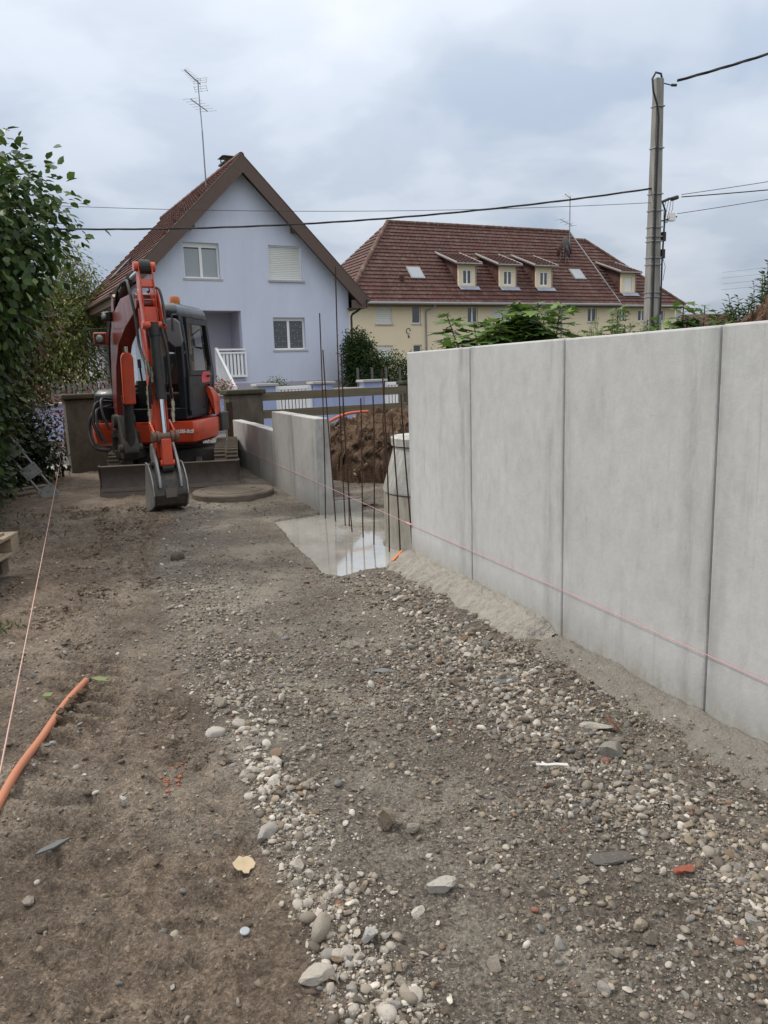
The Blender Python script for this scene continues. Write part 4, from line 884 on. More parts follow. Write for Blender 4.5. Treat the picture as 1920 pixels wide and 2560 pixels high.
# stairs and railing
st = MB()
for i in range(7): st.box(2.05, 3.36, -.30*(i+1), -.30*i-.001-(.02 if i == 0 else 0), -.05, 1.28-.18*(i+1)+.0)
stairs = st.build('stairs', M_step, house)
stn = MB()
for i in range(7): stn.box(2.03, 3.38, -.30*(i+1)-.03, -.30*i-.004, 1.282-.18*(i+1), 1.315-.18*(i+1))
stn.build('treads', M_step, stairs)
rl = MB(); rl.box(3.42, 4.50, -.10, -.05, 2.30, 2.36); rl.box(3.42, 4.50, -.09, -.06, 2.18, 2.24); rl.box(3.42, 4.50, -.09, -.06, 1.34, 1.42); rl.box(3.36, 3.46, -.13, -.03, 1.2, 2.40); rl.box(4.46, 4.52, -.1, -.05, 1.34, 2.25)
rail = rl.build('railing', M_whitewood, house)
me = None
for i in range(7):
    if me is None: p = MB(); p.box(0, .085, -.055, -.040, 1.40, 2.20); me = p.mesh('baluster', M_whitewood)
    link('baluster', me, rail, (3.50+i*.135, 0, 0))
r2 = MB(); r2.beam((3.41,-.12,2.33),(3.41,-1.95,1.02),.09,.06); r2.beam((3.41,-.12,1.50),(3.41,-1.95,.20),.05,.07); r2.box(3.36,3.46,-2.03,-1.93,-.05,1.05)
sr = r2.build('stair_railing', M_whitewood, house)
for i in range(13):
    y = -.22-i*.134; zt = 2.33+(y+.12)*(1.31/1.83)-.05; zb = zt-.83; p = MB(); p.box(3.398, 3.42, y-.045, y+.045, zb, zt); p.build('baluster', M_whitewood, sr)

# ------------------------------------------------------------------ garden wall, gates, mailbox, shrubs across the street
gw = thing('garden_wall', 'low blue rendered garden wall with piers and stone copings along the street', 'garden wall', house_pt(0, -7.7, 0), HT)
for x0, x1, h in ((-14, -.6, .84), (-.6, 2.12, .88), (4.305, 5.298, .90), (8.02, 20, .90)):
    p = MB(); p.box(x0, x1, -.10, .10, -.25, h); w_ = p.build('wall_section', M_lav3, gw)
    p = MB(); p.box(x0, x1, -.17, .17, h+.002, h+.065); p.build('coping', M_coping, w_, bevel=.008)
for x0, x1 in ((2.122, 2.62), (3.75, 4.303), (5.30, 5.965), (7.45, 8.018)):
    p = MB(); p.box(x0, x1, -.14, .16, -.25, 1.095); w_ = p.build('pier', M_lav3, gw)
    p = MB(); p.box(x0-.07, x1+.07, -.22, .24, 1.097, 1.165); p.build('cap', M_coping, w_, bevel=.01)
p = MB(); p.box(4.0, 4.11, -.165, -.142, .95, 1.05); mbx = p.build('bell_box', M_white, gw, bevel=.008)
p = MB(); p.box(4.02, 4.09, -.169, -.1655, .975, 1.025); p.build('bell_plate', M_coping, mbx)
def gate(lab, x0, x1, n):
    t = thing('garden_gate', lab, 'gate', house_pt(x0, -7.7, 0), HT, 'white slatted garden gates'); w = x1-x0
    f = MB(); f.box(.01, w-.01, -.03, .03, .98, 1.07); f.box(.01, w-.01, -.03, .03, .12, .20); f.box(.01, .09, -.028, .028, .202, .978); f.box(w-.09, w-.01, -.028, .028, .202, .978); f.box(.092, w-.092, -.026, .026, .70, .76) if False else None
    f.build('frame', M_whitewood, t, bevel=.006); pit = (w-.18)/n; b = MB(); b.box(0, pit*.66, -.012, .012, .19, .99); me = b.mesh('slat', M_whitewood)
    for i in range(n): link('slat', me, t, (.09+pit*(i+.17), 0, 0))
    return t
gate('white slatted gate left of the pier with the bell box', 2.64, 3.73, 9)
gate('white slatted double gate beyond the post at the right end of the plank fence', 5.985, 7.44, 12)

# ------------------------------------------------------------------ yellow apartment house
AO = Vector((-.42, 46.91, 0)); AT = R(24.5); AE = Vector((math.cos(AT), math.sin(AT), 0)); AD = Vector((-math.sin(AT), math.cos(AT), 0))
apt = thing('apartment_house', 'long cream house with big red hipped roof, three dormers and satellite dishes', 'house', AO, AT)
M_cream = pm('cream_render', (.82,.69,.51), .92, .05, .5, .3, 90, .006, dirt=(.72,.60,.44), dirt_amt=.4)
wins = [(.60,1.68,4.19,5.24),(3.04,3.64,4.2,5.24),(.60,1.67,1.9,2.92),(3.08,3.66,1.9,2.92),(7.0,7.75,4.20,5.23),(8.83,10.15,4.2,5.23),(11.3,12.1,4.2,5.23),(13.1,13.82,4.25,5.24),(16.55,17.33,4.25,5.22)]
mb = MB(); mb.slab([(-1.15,-.2),(18.5,-.2),(18.5,5.36),(-1.15,5.36)], [rect(w) for w in wins], XZ, .55, .85); mb.build('wall', M_cream, apt)
mb = MB(); mb.box(-1.15, -.87, .852, 11.0, -.2, 5.36); mb.build('wall', M_cream, apt)
mb = MB(); mb.slab([(.852,-.2),(10.9,-.2),(10.9,5.36),(5.68,10.7),(.852,5.9)], [], YZ, 18.2, 18.498); mb.build('wall', M_cream, apt)
for i, w in enumerate(wins):
    if i in (0, 2, 5, 6): shutter(apt, *w, .64, 9)
    else: window(apt, *w, .66, M_pane, 2 if w[1]-w[0] > .7 else 1, .06)
p = MB(); p.box(3.10, 3.64, .50, .545, 2.05, 2.10); p.build('shutter_rail', M_white, apt)
# main roof: front slope z = 5.4 + y, left hip
s2 = math.sqrt(.5); VM = 5.68/s2
fnA = lambda u, v, h: (u, v*s2-h*s2, 5.4+v*s2+h*s2)
for nm, poly in (('roof', [(-1.55,0,0),(18.9,0,0),(18.9,5.68,5.68),(3.98,5.68,5.68)]), ('roof', [(-1.55,0,0),(3.98,5.68,5.68),(-1.55,11.36,0)]), ('roof', [(18.9,11.36,0),(-1.55,11.36,0),(3.98,5.68,5.68),(18.9,5.68,5.68)])):
    r_ = MB(); n = len(poly); r_.add([(x,y,5.38+z) for x,y,z in poly]+[(x,y,5.25+z) for x,y,z in poly], [tuple(range(n)), tuple(range(n,2*n))[::-1]]+[(i,(i+1)%n,n+(i+1)%n,n+i) for i in range(n)]); r_.build(nm, M_tile, apt)
hipk = (3.98+1.55)/5.68
roof_rows(fnA, lambda v: -1.55+hipk*v*s2, lambda v: 18.85, VM, .365, M_tile, apt)
LH = 5.53; VH = math.hypot(LH, 5.68); ch_, sh_ = LH/VH, 5.68/VH
fnH = lambda u, v, h: (-1.55+v*ch_-h*sh_, 5.68-u, 5.4+v*sh_+h*ch_)
roof_rows(fnH, lambda v: -5.68*(1-v/VH), lambda v: 5.68*(1-v/VH), VH, .365, M_tile, apt)
def ridge(p0, p1, r, parent, n=40):
    m = MB(); p0, p1 = Vector(p0), Vector(p1); m.tube([p0.lerp(p1, i/(n-1)) for i in range(n)], [r*(1+.10*(i % 2)) for i in range(n)], 8); return m.build('ridge_tiles', M_ridge, parent)
ridge((3.98,5.68,11.12),(18.88,5.68,11.12),.13,apt,60); ridge((-1.55,0,5.44),(3.98,5.68,11.12),.13,apt,40)
m = MB(); m.beam((18.9,.0,5.5),(18.9,5.68,11.18),.06,.08); m.build('verge_trim', M_zinc, apt)
g = MB(); g.tube([(-1.6,-.09,5.36),(18.9,-.09,5.36)], .085, 10); g.build('gutter', M_zinc, apt)
g = MB(); g.box(-1.5, 18.85, .0, .545, 5.20, 5.245); g.build('soffit', M_brownmetal, apt)
for xx in (3.97, 14.29):
    g = MB(); g.tube([(xx+.35,-.09,5.30),(xx+.33,.0,5.12),(xx+.02,.42,4.98),(xx,.47,4.85),(xx,.47,0)], .05, 8); g.build('downpipe', M_zinc, apt)
def dormer(parent, xc, y0, zf, shut=False):
    """xc centre, y0 distance of its face behind the eave, zf foot height"""
    w = .62; t = MB(); ov = .30
    t.slab([(xc-w,zf),(xc+w,zf),(xc+w,zf+1.46),(xc-w,zf+1.46)], [[(xc-.33,zf+.22),(xc+.33,zf+.22),(xc+.33,zf+1.12),(xc-.33,zf+1.12)]], XZ, y0, y0+.14); d = t.build('dormer', M_cream, parent)
    for sx in (-1, 1):
        c = MB(); x_ = xc+sx*(w-.03); c.add([(x_-.03,y0+.142,zf+.14),(x_-.03,y0+.142,zf+1.45),(x_-.03,y0+2.35,zf+2.24),(x_-.03,y0+2.1,zf+2.1),(x_+.03,y0+.142,zf+.14),(x_+.03,y0+.142,zf+1.45),(x_+.03,y0+2.35,zf+2.24),(x_+.03,y0+2.1,zf+2.1)], [(0,1,2,3),(7,6,5,4),(0,4,5,1),(1,5,6,2),(2,6,7,3),(3,7,4,0)]); c.build('dormer_cheek', M_tile, d)
    # shed roof with tile courses
    a0 = (y0-.32, zf+1.47); a1 = (y0+2.55, zf+2.50); sl = math.hypot(a1[0]-a0[0], a1[1]-a0[1]); c2, s2_ = (a1[0]-a0[0])/sl, (a1[1]-a0[1])/sl
    f = lambda u, v, h: (u, a0[0]+v*c2-h*s2_, a0[1]+v*s2_+h*c2)
    b = MB(); vs = [f(u, v, h) for h in (-.10, -.004) for u, v in ((xc-w-ov,0),(xc+w+ov,0),(xc+w+ov,sl),(xc-w-ov,sl))]; b.add(vs, [(3,2,1,0),(4,5,6,7),(0,1,5,4),(1,2,6,5),(2,3,7,6),(3,0,4,7)]); b.build('dormer_roof', M_brownmetal, d)
    roof_rows(f, lambda v: xc-w-ov, lambda v: xc+w+ov, sl, .36, M_tile, d, 'dormer_tile_row')
    for sx in (-1, 1): b = MB(); b.beam(f(xc+sx*(w+ov),0,.03), f(xc+sx*(w+ov),sl,.03), .05, .09); b.build('dormer_verge', M_coping, d)
    b = MB(); b.tube([(xc-w-ov,y0-.36,zf+1.44),(xc+w+ov,y0-.36,zf+1.44)], .05, 8); b.tube([(xc+w+.03,y0-.30,zf+1.42),(xc+w+.04,y0-.03,zf+1.25),(xc+w+.04,y0-.03,zf+.1)], .03, 6); b.build('dormer_gutter', M_zinc, d)
    b = MB(); b.add([(xc-w-.03,y0-.02,zf+.10),(xc+w+.22,y0-.02,zf+.10),(xc+w+.22,y0-.30,zf-.14),(xc-w-.03,y0-.30,zf-.14)], [(0,1,2,3)]); b.build('dormer_flashing', M_zincblue, d)
    if shut: p = MB(); p.box(xc-.32, xc+.32, y0+.04, y0+.06, zf+.22, zf+1.12); p.build('dormer_shutter', M_shutter, d)
    else:
        p = MB(); x0, x1, z0, z1 = xc-.33, xc+.33, zf+.22, zf+1.12
        for q in ((x0,x1,z0,z0+.06),(x0,x1,z1-.06,z1),(x0,x0+.06,z0+.06,z1-.06),(x1-.06,x1,z0+.06,z1-.06),(xc-.045,xc+.045,z0+.06,z1-.06)): p.box(q[0],q[1],y0+.03,y0+.08,q[2],q[3])
        p.build('dormer_window_frame', M_white, d); p = MB(); p.box(x0+.03,x1-.03,y0+.085,y0+.095,z0+.03,z1-.03); p.build('dormer_pane', M_pane, d)
    return d
for xc in (7.28, 10.36, 13.23): dormer(apt, xc, 1.04, 6.44)
def skylight(parent, x0, x1, v0, v1, fn):
    b = MB(); vs = [fn(u, v, h) for h in (.02, .11) for u, v in ((x0,v0),(x1,v0),(x1,v1),(x0,v1))]; b.add(vs, [(3,2,1,0),(4,5,6,7),(0,1,5,4),(1,2,6,5),(2,3,7,6),(3,0,4,7)]); o = b.build('roof_window', M_zinc, parent)
    b = MB(); vs = [fn(u, v, h) for h in (.112, .118) for u, v in ((x0+.09,v0+.09),(x1-.09,v0+.09),(x1-.09,v1-.09),(x0+.09,v1-.09))]; b.add(vs, [(3,2,1,0),(4,5,6,7),(0,1,5,4),(1,2,6,5),(2,3,7,6),(3,0,4,7)]); b.build('roof_window_pane', M_panesky, o)
skylight(apt, 3.55, 4.53, 2.2, 3.32, fnA); skylight(apt, 16.38, 17.36, 2.5, 3.58, fnA)
def vent(x, v): p = MB(); a = Vector(fnA(x, v, .03)); p.cyl(a, a+Vector((0,-.02,.28)), .13, .16, 10); p.build('roof_vent', M_tile, apt)
vent(2.8, 2.0); vent(17.6, 5.5)
# satellite dishes and roof aerial
def dish(x, v, r, az, el, mat):
    base = Vector(fnA(x, v, 0)); top = base+Vector((0,-.1,.75)); p = MB(); p.cyl(base, top, .03, n=8); m = p.build('satellite_dish', M_galv, apt)
    q = MB(); prof = [(r*t, r*.22*t*t) for t in (.02,.3,.55,.8,1.0)]+[(r*.985, r*.25)]
    mt = Matrix.Translation(top)@Matrix.Rotation(az, 4, 'Z')@Matrix.Rotation(R(90)-el, 4, 'X'); q.lathe(prof, 24, mt, cap=False); q.build('reflector', mat, m, smooth=True)
    q = MB(); f = mt@Vector((0,0,r*1.05)); q.cyl(mt@Vector((0,-r*.9,r*.2)), f, .014, n=6); q.cyl(f, mt@Vector((0,0,r*.85)), .045, n=8); q.build('feed_arm', M_darkmetal, m)
M_dish = pm('grey_dish', (.10,.10,.105), .5, .1, 5, 0); M_dishred = pm('rust_red_dish', (.20,.085,.07), .6, .1, 5, 0)
dish(16.75, 5.0, .62, R(75), R(15), M_dish); dish(16.55, 4.3, .50, R(60), R(15), M_dish); dish(16.2, 4.55, .42, R(-150), R(20), M_dishred)
a = MB(); a.cyl((17.6,3.95,9.3),(17.6,3.95,13.2),.035,n=8); an = a.build('antenna', M_galv, apt)
a = MB(); a.beam((17.7,3.95,13.0),(16.95,3.7,13.25),.03,.03)
for i in range(7): q = Vector((17.6,3.92,13.05)).lerp(Vector((16.95,3.7,13.25)), i/6); a.cyl(q+Vector((-.12,.2,-.1)), q+Vector((.12,-.2,.1)), .012, n=5)
a.beam((17.9,4.0,11.2),(16.5,3.6,11.5),.03,.03)
for i in range(4): q = Vector((17.9,4.0,11.2)).lerp(Vector((16.5,3.6,11.5)), i/3); a.cyl(q+Vector((-.3,.1,-.05)), q+Vector((.3,-.1,.05)), .012, n=5)
a.build('aerial_elements', M_galv, an)
p = MB(); p.tube([(2.75+.14*math.cos(t),.53,3.75+.17*math.sin(t)) for t in np.linspace(0, 5.2, 14)], .02, 6); p.tube([(2.75,.53,3.5),(2.78,.53,3.35)], .05, 6); p.build('wall_lamp', M_darkmetal, apt)
# set-back second wing
wing = thing('apartment_house', 'set-back cream wing with hipped red roof and shuttered dormer behind the pole', 'house', AO, AT)
w2 = [(19.5,20.1,4.3,5.1),(21.2,22.0,4.3,5.1),(22.9,23.7,4.3,5.1)]
mb = MB(); mb.slab([(18.502,-.2),(24.7,-.2),(24.7,5.3),(18.502,5.3)], [rect(w) for w in w2], XZ, .75, 1.0); mb.build('wall', M_cream, wing)
mb = MB(); mb.box(24.42, 24.7, 1.002, 9.6, -.2, 5.3); mb.build('wall', M_cream, wing)
for w in w2: window(wing, *w, .85, M_pane, 2, .07, sill=False)
y2 = .25; fnW = lambda u, v, h: (u, y2+v*s2-h*s2, 5.35+v*s2+h*s2); VW = 5.1/s2
for poly in ([(18.95,0,0),(25.2,0,0),(20.1,5.1,5.1),(18.95,5.1,5.1)], [(25.2,0,0),(25.2,10.2,0),(20.1,5.1,5.1)], [(25.2,10.2,0),(18.95,10.2,0),(18.95,5.1,5.1),(20.1,5.1,5.1)]):
    r_ = MB(); n = len(poly); r_.add([(x,y+y2,5.33+z) for x,y,z in poly]+[(x,y+y2,5.2+z) for x,y,z in poly], [tuple(range(n)), tuple(range(n,2*n))[::-1]]+[(i,(i+1)%n,n+(i+1)%n,n+i) for i in range(n)]); r_.build('roof', M_tile, wing)
roof_rows(fnW, lambda v: 18.96, lambda v: 25.2-v*s2, VW, .365, M_tile, wing)
ridge((18.95,5.1+y2,10.5),(20.1,5.1+y2,10.5),.13,wing,8); ridge((20.1,5.1+y2,10.5),(25.2,y2,5.4),.12,wing,40)
g = MB(); g.tube([(18.6,y2-.09,5.31),(25.3,y2-.09,5.31)], .08, 10); g.build('gutter', M_zinc, wing)
dormer(wing, 20.55, 1.1, 6.20, True); dormer(wing, 18.35, 1.1, 6.2, True) if False else None
# ------------------------------------------------------------------ mini excavator (local x to our right, y away from us, z up)
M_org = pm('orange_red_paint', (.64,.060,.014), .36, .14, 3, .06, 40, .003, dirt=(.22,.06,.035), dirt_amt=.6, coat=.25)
M_orgd = pm('shaded_worn_red_paint', (.19,.020,.009), .42, .25, 3, .06, 40, .003, dirt=(.06,.022,.016), dirt_amt=.7, coat=.2)  # darker copy of the orange paint: boom shade put into the colour, plus dirt
M_cabblk = pm('dark_navy_cab_paint', (.006,.008,.012), .42, .25, 3, .03, 30, .002, dirt=(.035,.032,.028), dirt_amt=.25, coat=.08, spec=.35)
M_blk = pm('matt_black_plastic', (.020,.020,.021), .55, .25, 6, .1, 40, .003, dirt=(.07,.06,.05), dirt_amt=.4)
M_hose = pm('black_rubber_hose', (.016,.016,.017), .5, .2, 20, .15, 120, .002)
M_steel = pm('chrome_rod', (.72,.73,.75), .12, .04, 5, 0, metallic=1.0)
M_fit = pm('brass_and_zinc_fittings', (.42,.38,.28), .38, .25, 20, 0, metallic=.8)
M_muddy = pm('muddy_black_steel', (.032,.029,.027), .7, .4, 7, .3, 50, .006, dirt=(.10,.08,.06), dirt_amt=.5)
M_bucket = pm('worn_bucket_steel', (.33,.335,.335), .42, .3, 5, .15, 60, .003, metallic=.35, dirt=(.10,.085,.07), dirt_amt=.6)
M_bucketd = pm('dark_muddy_bucket', (.035,.034,.032), .5, .45, 6, .2, 60, .004, metallic=.3, dirt=(.15,.12,.09), dirt_amt=.6)
M_bladed = pm('worn_blade_steel', (.075,.062,.055), .62, .35, 4, .2, 40, .005, metallic=.2, dirt=(.17,.13,.10), dirt_amt=.6)
M_edge = pm('scuffed_cutting_edge', (.16,.135,.12), .6, .3, 5, .2, 50, .005, metallic=.3, dirt=(.12,.09,.07), dirt_amt=.7)
M_trackr = pm('muddy_rubber_track', (.115,.092,.070), .9, .4, 6, .5, 40, .012, dirt=(.19,.15,.115), dirt_amt=.7)
M_lens = glass_mat('lamp_lens', (.25,.25,.24), .10); M_grey = pm('grey_mirror_back', (.13,.135,.145), .5, .1, 6, .05, 40)
M_amber = NT('amber_beacon').set(Base_Color=(.75,.22,.02), Roughness=.2).m; M_amber.node_tree.nodes['Principled BSDF'].inputs['Transmission Weight'].default_value = .35
s = NT('cab_glass'); gl = s.node('ShaderNodeBsdfGlass'); gl.inputs['Roughness'].default_value = .0; gl.inputs['IOR'].default_value = 1.02; gl.inputs['Color'].default_value = (.86,.9,.9,1)
gs = s.node('ShaderNodeBsdfGlossy'); gs.inputs['Roughness'].default_value = .02; fr = s.node('ShaderNodeFresnel'); fr.inputs['IOR'].default_value = 1.5
tr = s.node('ShaderNodeBsdfTransparent'); tr.inputs[0].default_value = (.86,.9,.9,1); mx = s.node('ShaderNodeMixShader'); s.l(fr.outputs[0], mx.inputs[0]); s.l(tr.outputs[0], mx.inputs[1]); s.l(gs.outputs[0], mx.inputs[2]); s.l(mx.outputs[0], s.n['Material Output'].inputs[0]); M_cabglass = s.m
M_dirtyglass = glass_mat('dusty_lower_door_glass', (.030,.031,.029), .30); M_dirtyglass.node_tree.nodes['Principled BSDF'].inputs['Coat Weight'].default_value = .0; M_dirtyglass.node_tree.nodes['Principled BSDF'].inputs['Specular IOR Level'].default_value = .25
M_seat = pm('seat_fabric', (.03,.03,.032), .9, .2, 10, .2, 80); M_tan = pm('tan_cab_lining', (.34,.215,.115), .7, .15, 3, .1, 30)
M_redtag = pm('pink_red_sticker', (.62,.07,.085), .4, .06, 5, 0); M_letter = pm('white_lettering', (.82,.80,.78), .5, .04, 5, 0); M_lettergold = pm('faded_lettering', (.50,.33,.20), .5, .1, 5, 0)

ex = thing('mini_excavator', 'orange red compact excavator with black cab, bucket resting on the ground in the gateway', 'excavator', (-3.20, 11.37, -.05), R(-6))
UC = Matrix.Translation((.20, .0, 0))@Matrix.Rotation(R(16.4), 4, 'Z')      # the tracks stand turned against the upper body
def under(o):
    o.matrix_local = UC.copy(); return o
# undercarriage
def stadium(y0, y1, z0, z1, n=9):
    r = (z1-z0)/2; zc = (z0+z1)/2; pts = []
    for i in range(n+1): a = -math.pi/2+math.pi*i/n; pts.append((y1-r+r*math.cos(a), zc+r*math.sin(a)))
    for i in range(n+1): a = math.pi/2+math.pi*i/n; pts.append((y0+r+r*math.cos(a), zc+r*math.sin(a)))
    return pts
def track(x0, x1):
    t = MB(); t.slab(stadium(-1.0, 1.10, .0, .46), [stadium(-.955, 1.055, .045, .415)[::-1]], YZ, x0, x1); o = under(t.build('track', M_trackr, ex))
    lug = MB(); per = stadium(-1.012, 1.112, -.008, .468, 12); n = len(per); pts = []
    tot = 0
    for i in range(n):
        a, b = Vector((*per[i], 0)), Vector((*per[(i+1) % n], 0)); d = (b-a).length; k = max(1, int(d/.085))
        for j in range(k): pts.append((a.lerp(b, (j+.5)/k), (b-a).normalized()))
    for q, tg in pts:
        nr = Vector((tg.y, -tg.x, 0)); 
        for xa, xb, sh in ((x0+.005, (x0+x1)/2-.012, .0), ((x0+x1)/2+.012, x1-.005, .02)):
            c = [q+tg*(sh-.018)-nr*.004, q+tg*(sh+.018)-nr*.004, q+tg*(sh+.012)+nr*.022, q+tg*(sh-.012)+nr*.022]
            vs = [(x, p.x, p.y) for x in (xa, xb) for p in c]; lug.add(vs, [(0,1,2,3),(7,6,5,4),(0,4,5,1),(1,5,6,2),(2,6,7,3),(3,7,4,0)])
    _set(lug.build('tread_lugs', M_trackr, o), kind='stuff')
    f = MB(); f.box(x0+.03, x1-.03, -.72, .82, .12, .33); fo = under(f.build('track_frame', M_muddy, ex, bevel=.02))
    for yy in (-.77, .87): w = MB(); w.cyl((x0+.03,yy,.23),(x1-.03,yy,.23),.18,n=20); w.build('wheel', M_muddy, fo)
    for yy in (-.4,-.05,.3,.6): w = MB(); w.cyl((x0+.04,yy,.12),(x1-.04,yy,.12),.07,n=14); w.build('roller', M_muddy, fo)
track(-.86, -.54); track(.54, .86)
m = MB(); m.box(-.54, .54, -.45, .5, .18, .44); m.cyl((0,0,.44),(0,0,.54),.36,n=28); under(m.build('undercarriage', M_muddy, ex, bevel=.02))
# dozer blade
prof = [(-1.620,.05),(-1.575,.10),(-1.545,.20),(-1.560,.30),(-1.605,.37),(-1.585,.385),(-1.530,.31),(-1.515,.20),(-1.545,.09),(-1.600,.03)]
m = MB(); m.prism(prof, YZ, -.86, .86); bl = under(m.build('dozer_blade', M_bladed, ex, bevel=.006))
m = MB(); m.prism([(-1.632,-.02),(-1.612,-.02),(-1.578,.095),(-1.598,.098)], YZ, -.862, .862); m.build('cutting_edge', M_edge, bl)
for xe in (-.875, .863): m = MB(); m.prism([(-1.63,-.02),(-1.51,.0),(-1.48,.2),(-1.52,.39),(-1.62,.38),(-1.56,.2)], YZ, xe, xe+.012); m.build('end_plate', M_bladed, bl)
for sx in (-1, 1): m = MB(); m.beam((sx*.36,-1.53,.16),(sx*.30,-.35,.30),.09,.12); under(m.build('blade_arm', M_muddy, ex, bevel=.01))
m = MB(); m.cyl((0,-1.52,.24),(0,-.4,.40),.05); under(m.build('blade_cylinder', M_muddy, ex))
# upper frame: round tail, lower skirt
def foot(rx, front, n=18, xr=None, xl=None):
    xr = xr or rx; xl = xl or rx; pts = [(-xl*.97, front+.10), (-xl*.86, front), (xr*.955, front), (xr*.99, front+.03), (xr*1.0, front+.12)]
    for i in range(n+1): a = R(-8)+R(196)*i/n; pts.append((rx*math.cos(a)*1.0, .12+.80*math.sin(a)))
    return pts
f_lo = foot(.77, -.80); 
m = MB(); poly = f_lo; nn_ = len(poly)
lv = [(.545,.90),(.585,.975),(.70,1.0),(.845,.995),(.862,.985)]
vs = []; fs = []
for z, k in lv: vs += [(x*k, y*k, z) for x, y in poly]
for j in range(len(lv)-1): fs += [(j*nn_+i, j*nn_+(i+1)%nn_, (j+1)*nn_+(i+1)%nn_, (j+1)*nn_+i) for i in range(nn_)]
fs += [tuple(range(nn_))[::-1], tuple(range((len(lv)-1)*nn_, len(lv)*nn_))]
m.add(vs, fs); sk = m.build('body_skirt', M_org, ex, smooth=True)
t = link('model_lettering', text_mesh('U35-3\u03b13', .064, M_letter, .002, .22, .0035), sk, (.625, -.806, .725), (R(90), 0, 0)); t.scale = (.95, 1, 1)
m = MB(); m.add([(.02,-.806,.845),(.53,-.806,.855),(.53,-.806,.845),(.02,-.806,.835)],[(0,1,2,3)]); m.build('skirt_crease_shade', M_orgd, sk)  # flat strip in the darker paint; the crease is only shade painted on
m = MB(); m.box(-.30,.30,-.70,.55,.50,.525); m.build('floor_plate', M_muddy, ex)
# tail and engine hood
m = MB(); pts = [(.77*math.cos(R(a)), .12+.80*math.sin(R(a))) for a in range(-2, 183, 11)]; n2_ = len(pts); vs = []; lv2 = [(.89,1.0),(1.14,.985),(1.28,.93),(1.36,.80)]
for z, k in lv2: vs += [(x*k, .12+(y-.12)*k, z) for x, y in pts]
fs = [(j*n2_+i, j*n2_+i+1, (j+1)*n2_+i+1, (j+1)*n2_+i) for j in range(3) for i in range(n2_-1)]+[tuple(range(3*n2_, 4*n2_)), tuple(j*n2_ for j in (3,2,1,0)), tuple(j*n2_+n2_-1 for j in range(4))]
m.add(vs, fs); m.build('counterweight', M_org, ex, smooth=True)
m = MB(); m.prism([(.16,.89),(.60,.89),(.60,1.16),(.42,1.24),(.30,1.22)], YZ, .58, .70); tr_ = m.build('rear_side_panel', M_org, ex, bevel=.035)
m = MB(); m.box(.701, .711, .32, .44, 1.0, 1.08); m.build('panel_latch', M_blk, tr_)
m = MB(); m.box(.70, .79, .32, .66, .64, .92); m.build('tail_bumper', M_blk, ex, bevel=.02)
m = MB(); vs = []; hp = [(-.77,-.42),(-.72,-.66),(-.55,-.74),(-.36,-.74),(-.34,.50),(-.76,.45)]
for z, k in ((.89,1.0),(1.10,.995),(1.25,.94),(1.32,.80)): vs += [(-.55+(x+.55)*k, -.1+(y+.1)*k, z) for x, y in hp]
n6 = len(hp); m.add(vs, [(j*n6+i, j*n6+(i+1)%n6, (j+1)*n6+(i+1)%n6, (j+1)*n6+i) for j in range(3) for i in range(n6)]+[tuple(range(n6))[::-1], tuple(range(3*n6,4*n6))]); hd = m.build('engine_hood', M_cabblk, ex, bevel=.03)
m = MB(); m.box(-.775,-.71,-.50,.35,.885,1.0); m.build('hood_side_panel', M_org, hd, bevel=.02)
# cab: x -.24..0.80, y -.74..0.60
CX0, CX1, CY0, CY1, CZ0, CZ1 = -.32, .64, -.74, .56, .885, 2.31
def cabpt(x, y, z):  # slight inward lean above the waist
    f = max(0, (z-1.55)/.9); xx = x+(-.05*f if x > .3 else .05*f); yy = y+(.10*f if y < 0 else -.05*f); return (xx, yy, z)
m = MB(); m.box(CX0+.02, CX1-.02, CY0+.02, CY1-.02, CZ0-.003, CZ0+.06); cab = m.build('cab_frame', M_cabblk, ex, bevel=.01)
def pillar(x, y, w, d_):
    b = MB(); vs = []
    for z in (CZ0+.062, 1.55, CZ1): q = cabpt(x, y, z); vs += [(q[0]+a*w/2, q[1]+c*d_/2, z) for a, c in ((-1,-1),(1,-1),(1,1),(-1,1))]
    b.add(vs, [(3,2,1,0),(8,9,10,11)]+[(k*4+i, k*4+(i+1)%4, k*4+4+(i+1)%4, k*4+4+i) for k in range(2) for i in range(4)]); b.build('pillar', M_cabblk, cab, bevel=.015)
pillar(CX1-.05, CY0+.06, .10, .11); pillar(CX0+.04, CY0+.05, .07, .08); pillar(CX1-.05, CY1-.05, .10, .10); pillar(CX0+.04, CY1-.05, .08, .09)
m = MB(); m.box(CX0,CX1,CY0,CY0+.09,CZ0+.002,1.04); m.box(CX0,CX0+.06,CY0+.092,CY1,CZ0+.002,1.25); m.box(CX0,CX1,CY1-.06,CY1,CZ0+.002,1.55); m.box(CX1-.10,CX1,CY0+.092,CY1-.062,CZ0+.002,.98); m.build('lower_panel', M_cabblk, cab, bevel=.015)
m = MB(); hx = [(CX0+.03,CY0+.04),(CX0+.14,CY0+.0),(CX1-.17,CY0+.0),(CX1-.06,CY0+.05),(CX1-.04,CY1-.15),(CX1-.16,CY1-.03),(CX0+.14,CY1-.03),(CX0+.03,CY1-.12)]; cxm, cym = .16, -.08; vs = []; k8 = len(hx)
for z, k in ((CZ1-.06,1.02),(CZ1+.03,1.04),(CZ1+.09,.98),(CZ1+.13,.86),(CZ1+.145,.6)): vs += [(cxm+(x-cxm)*k, cym+(y-cym)*k, z) for x, y in hx]
m.add(vs, [(j*k8+i, j*k8+(i+1)%k8, (j+1)*k8+(i+1)%k8, (j+1)*k8+i) for j in range(4) for i in range(k8)]+[tuple(range(k8))[::-1], tuple(range(4*k8,5*k8))]); m.build('cab_roof', pm('glossy_dark_roof', (.022,.026,.033), .28, .1, 3, 0, coat=.3), cab, bevel=.025)
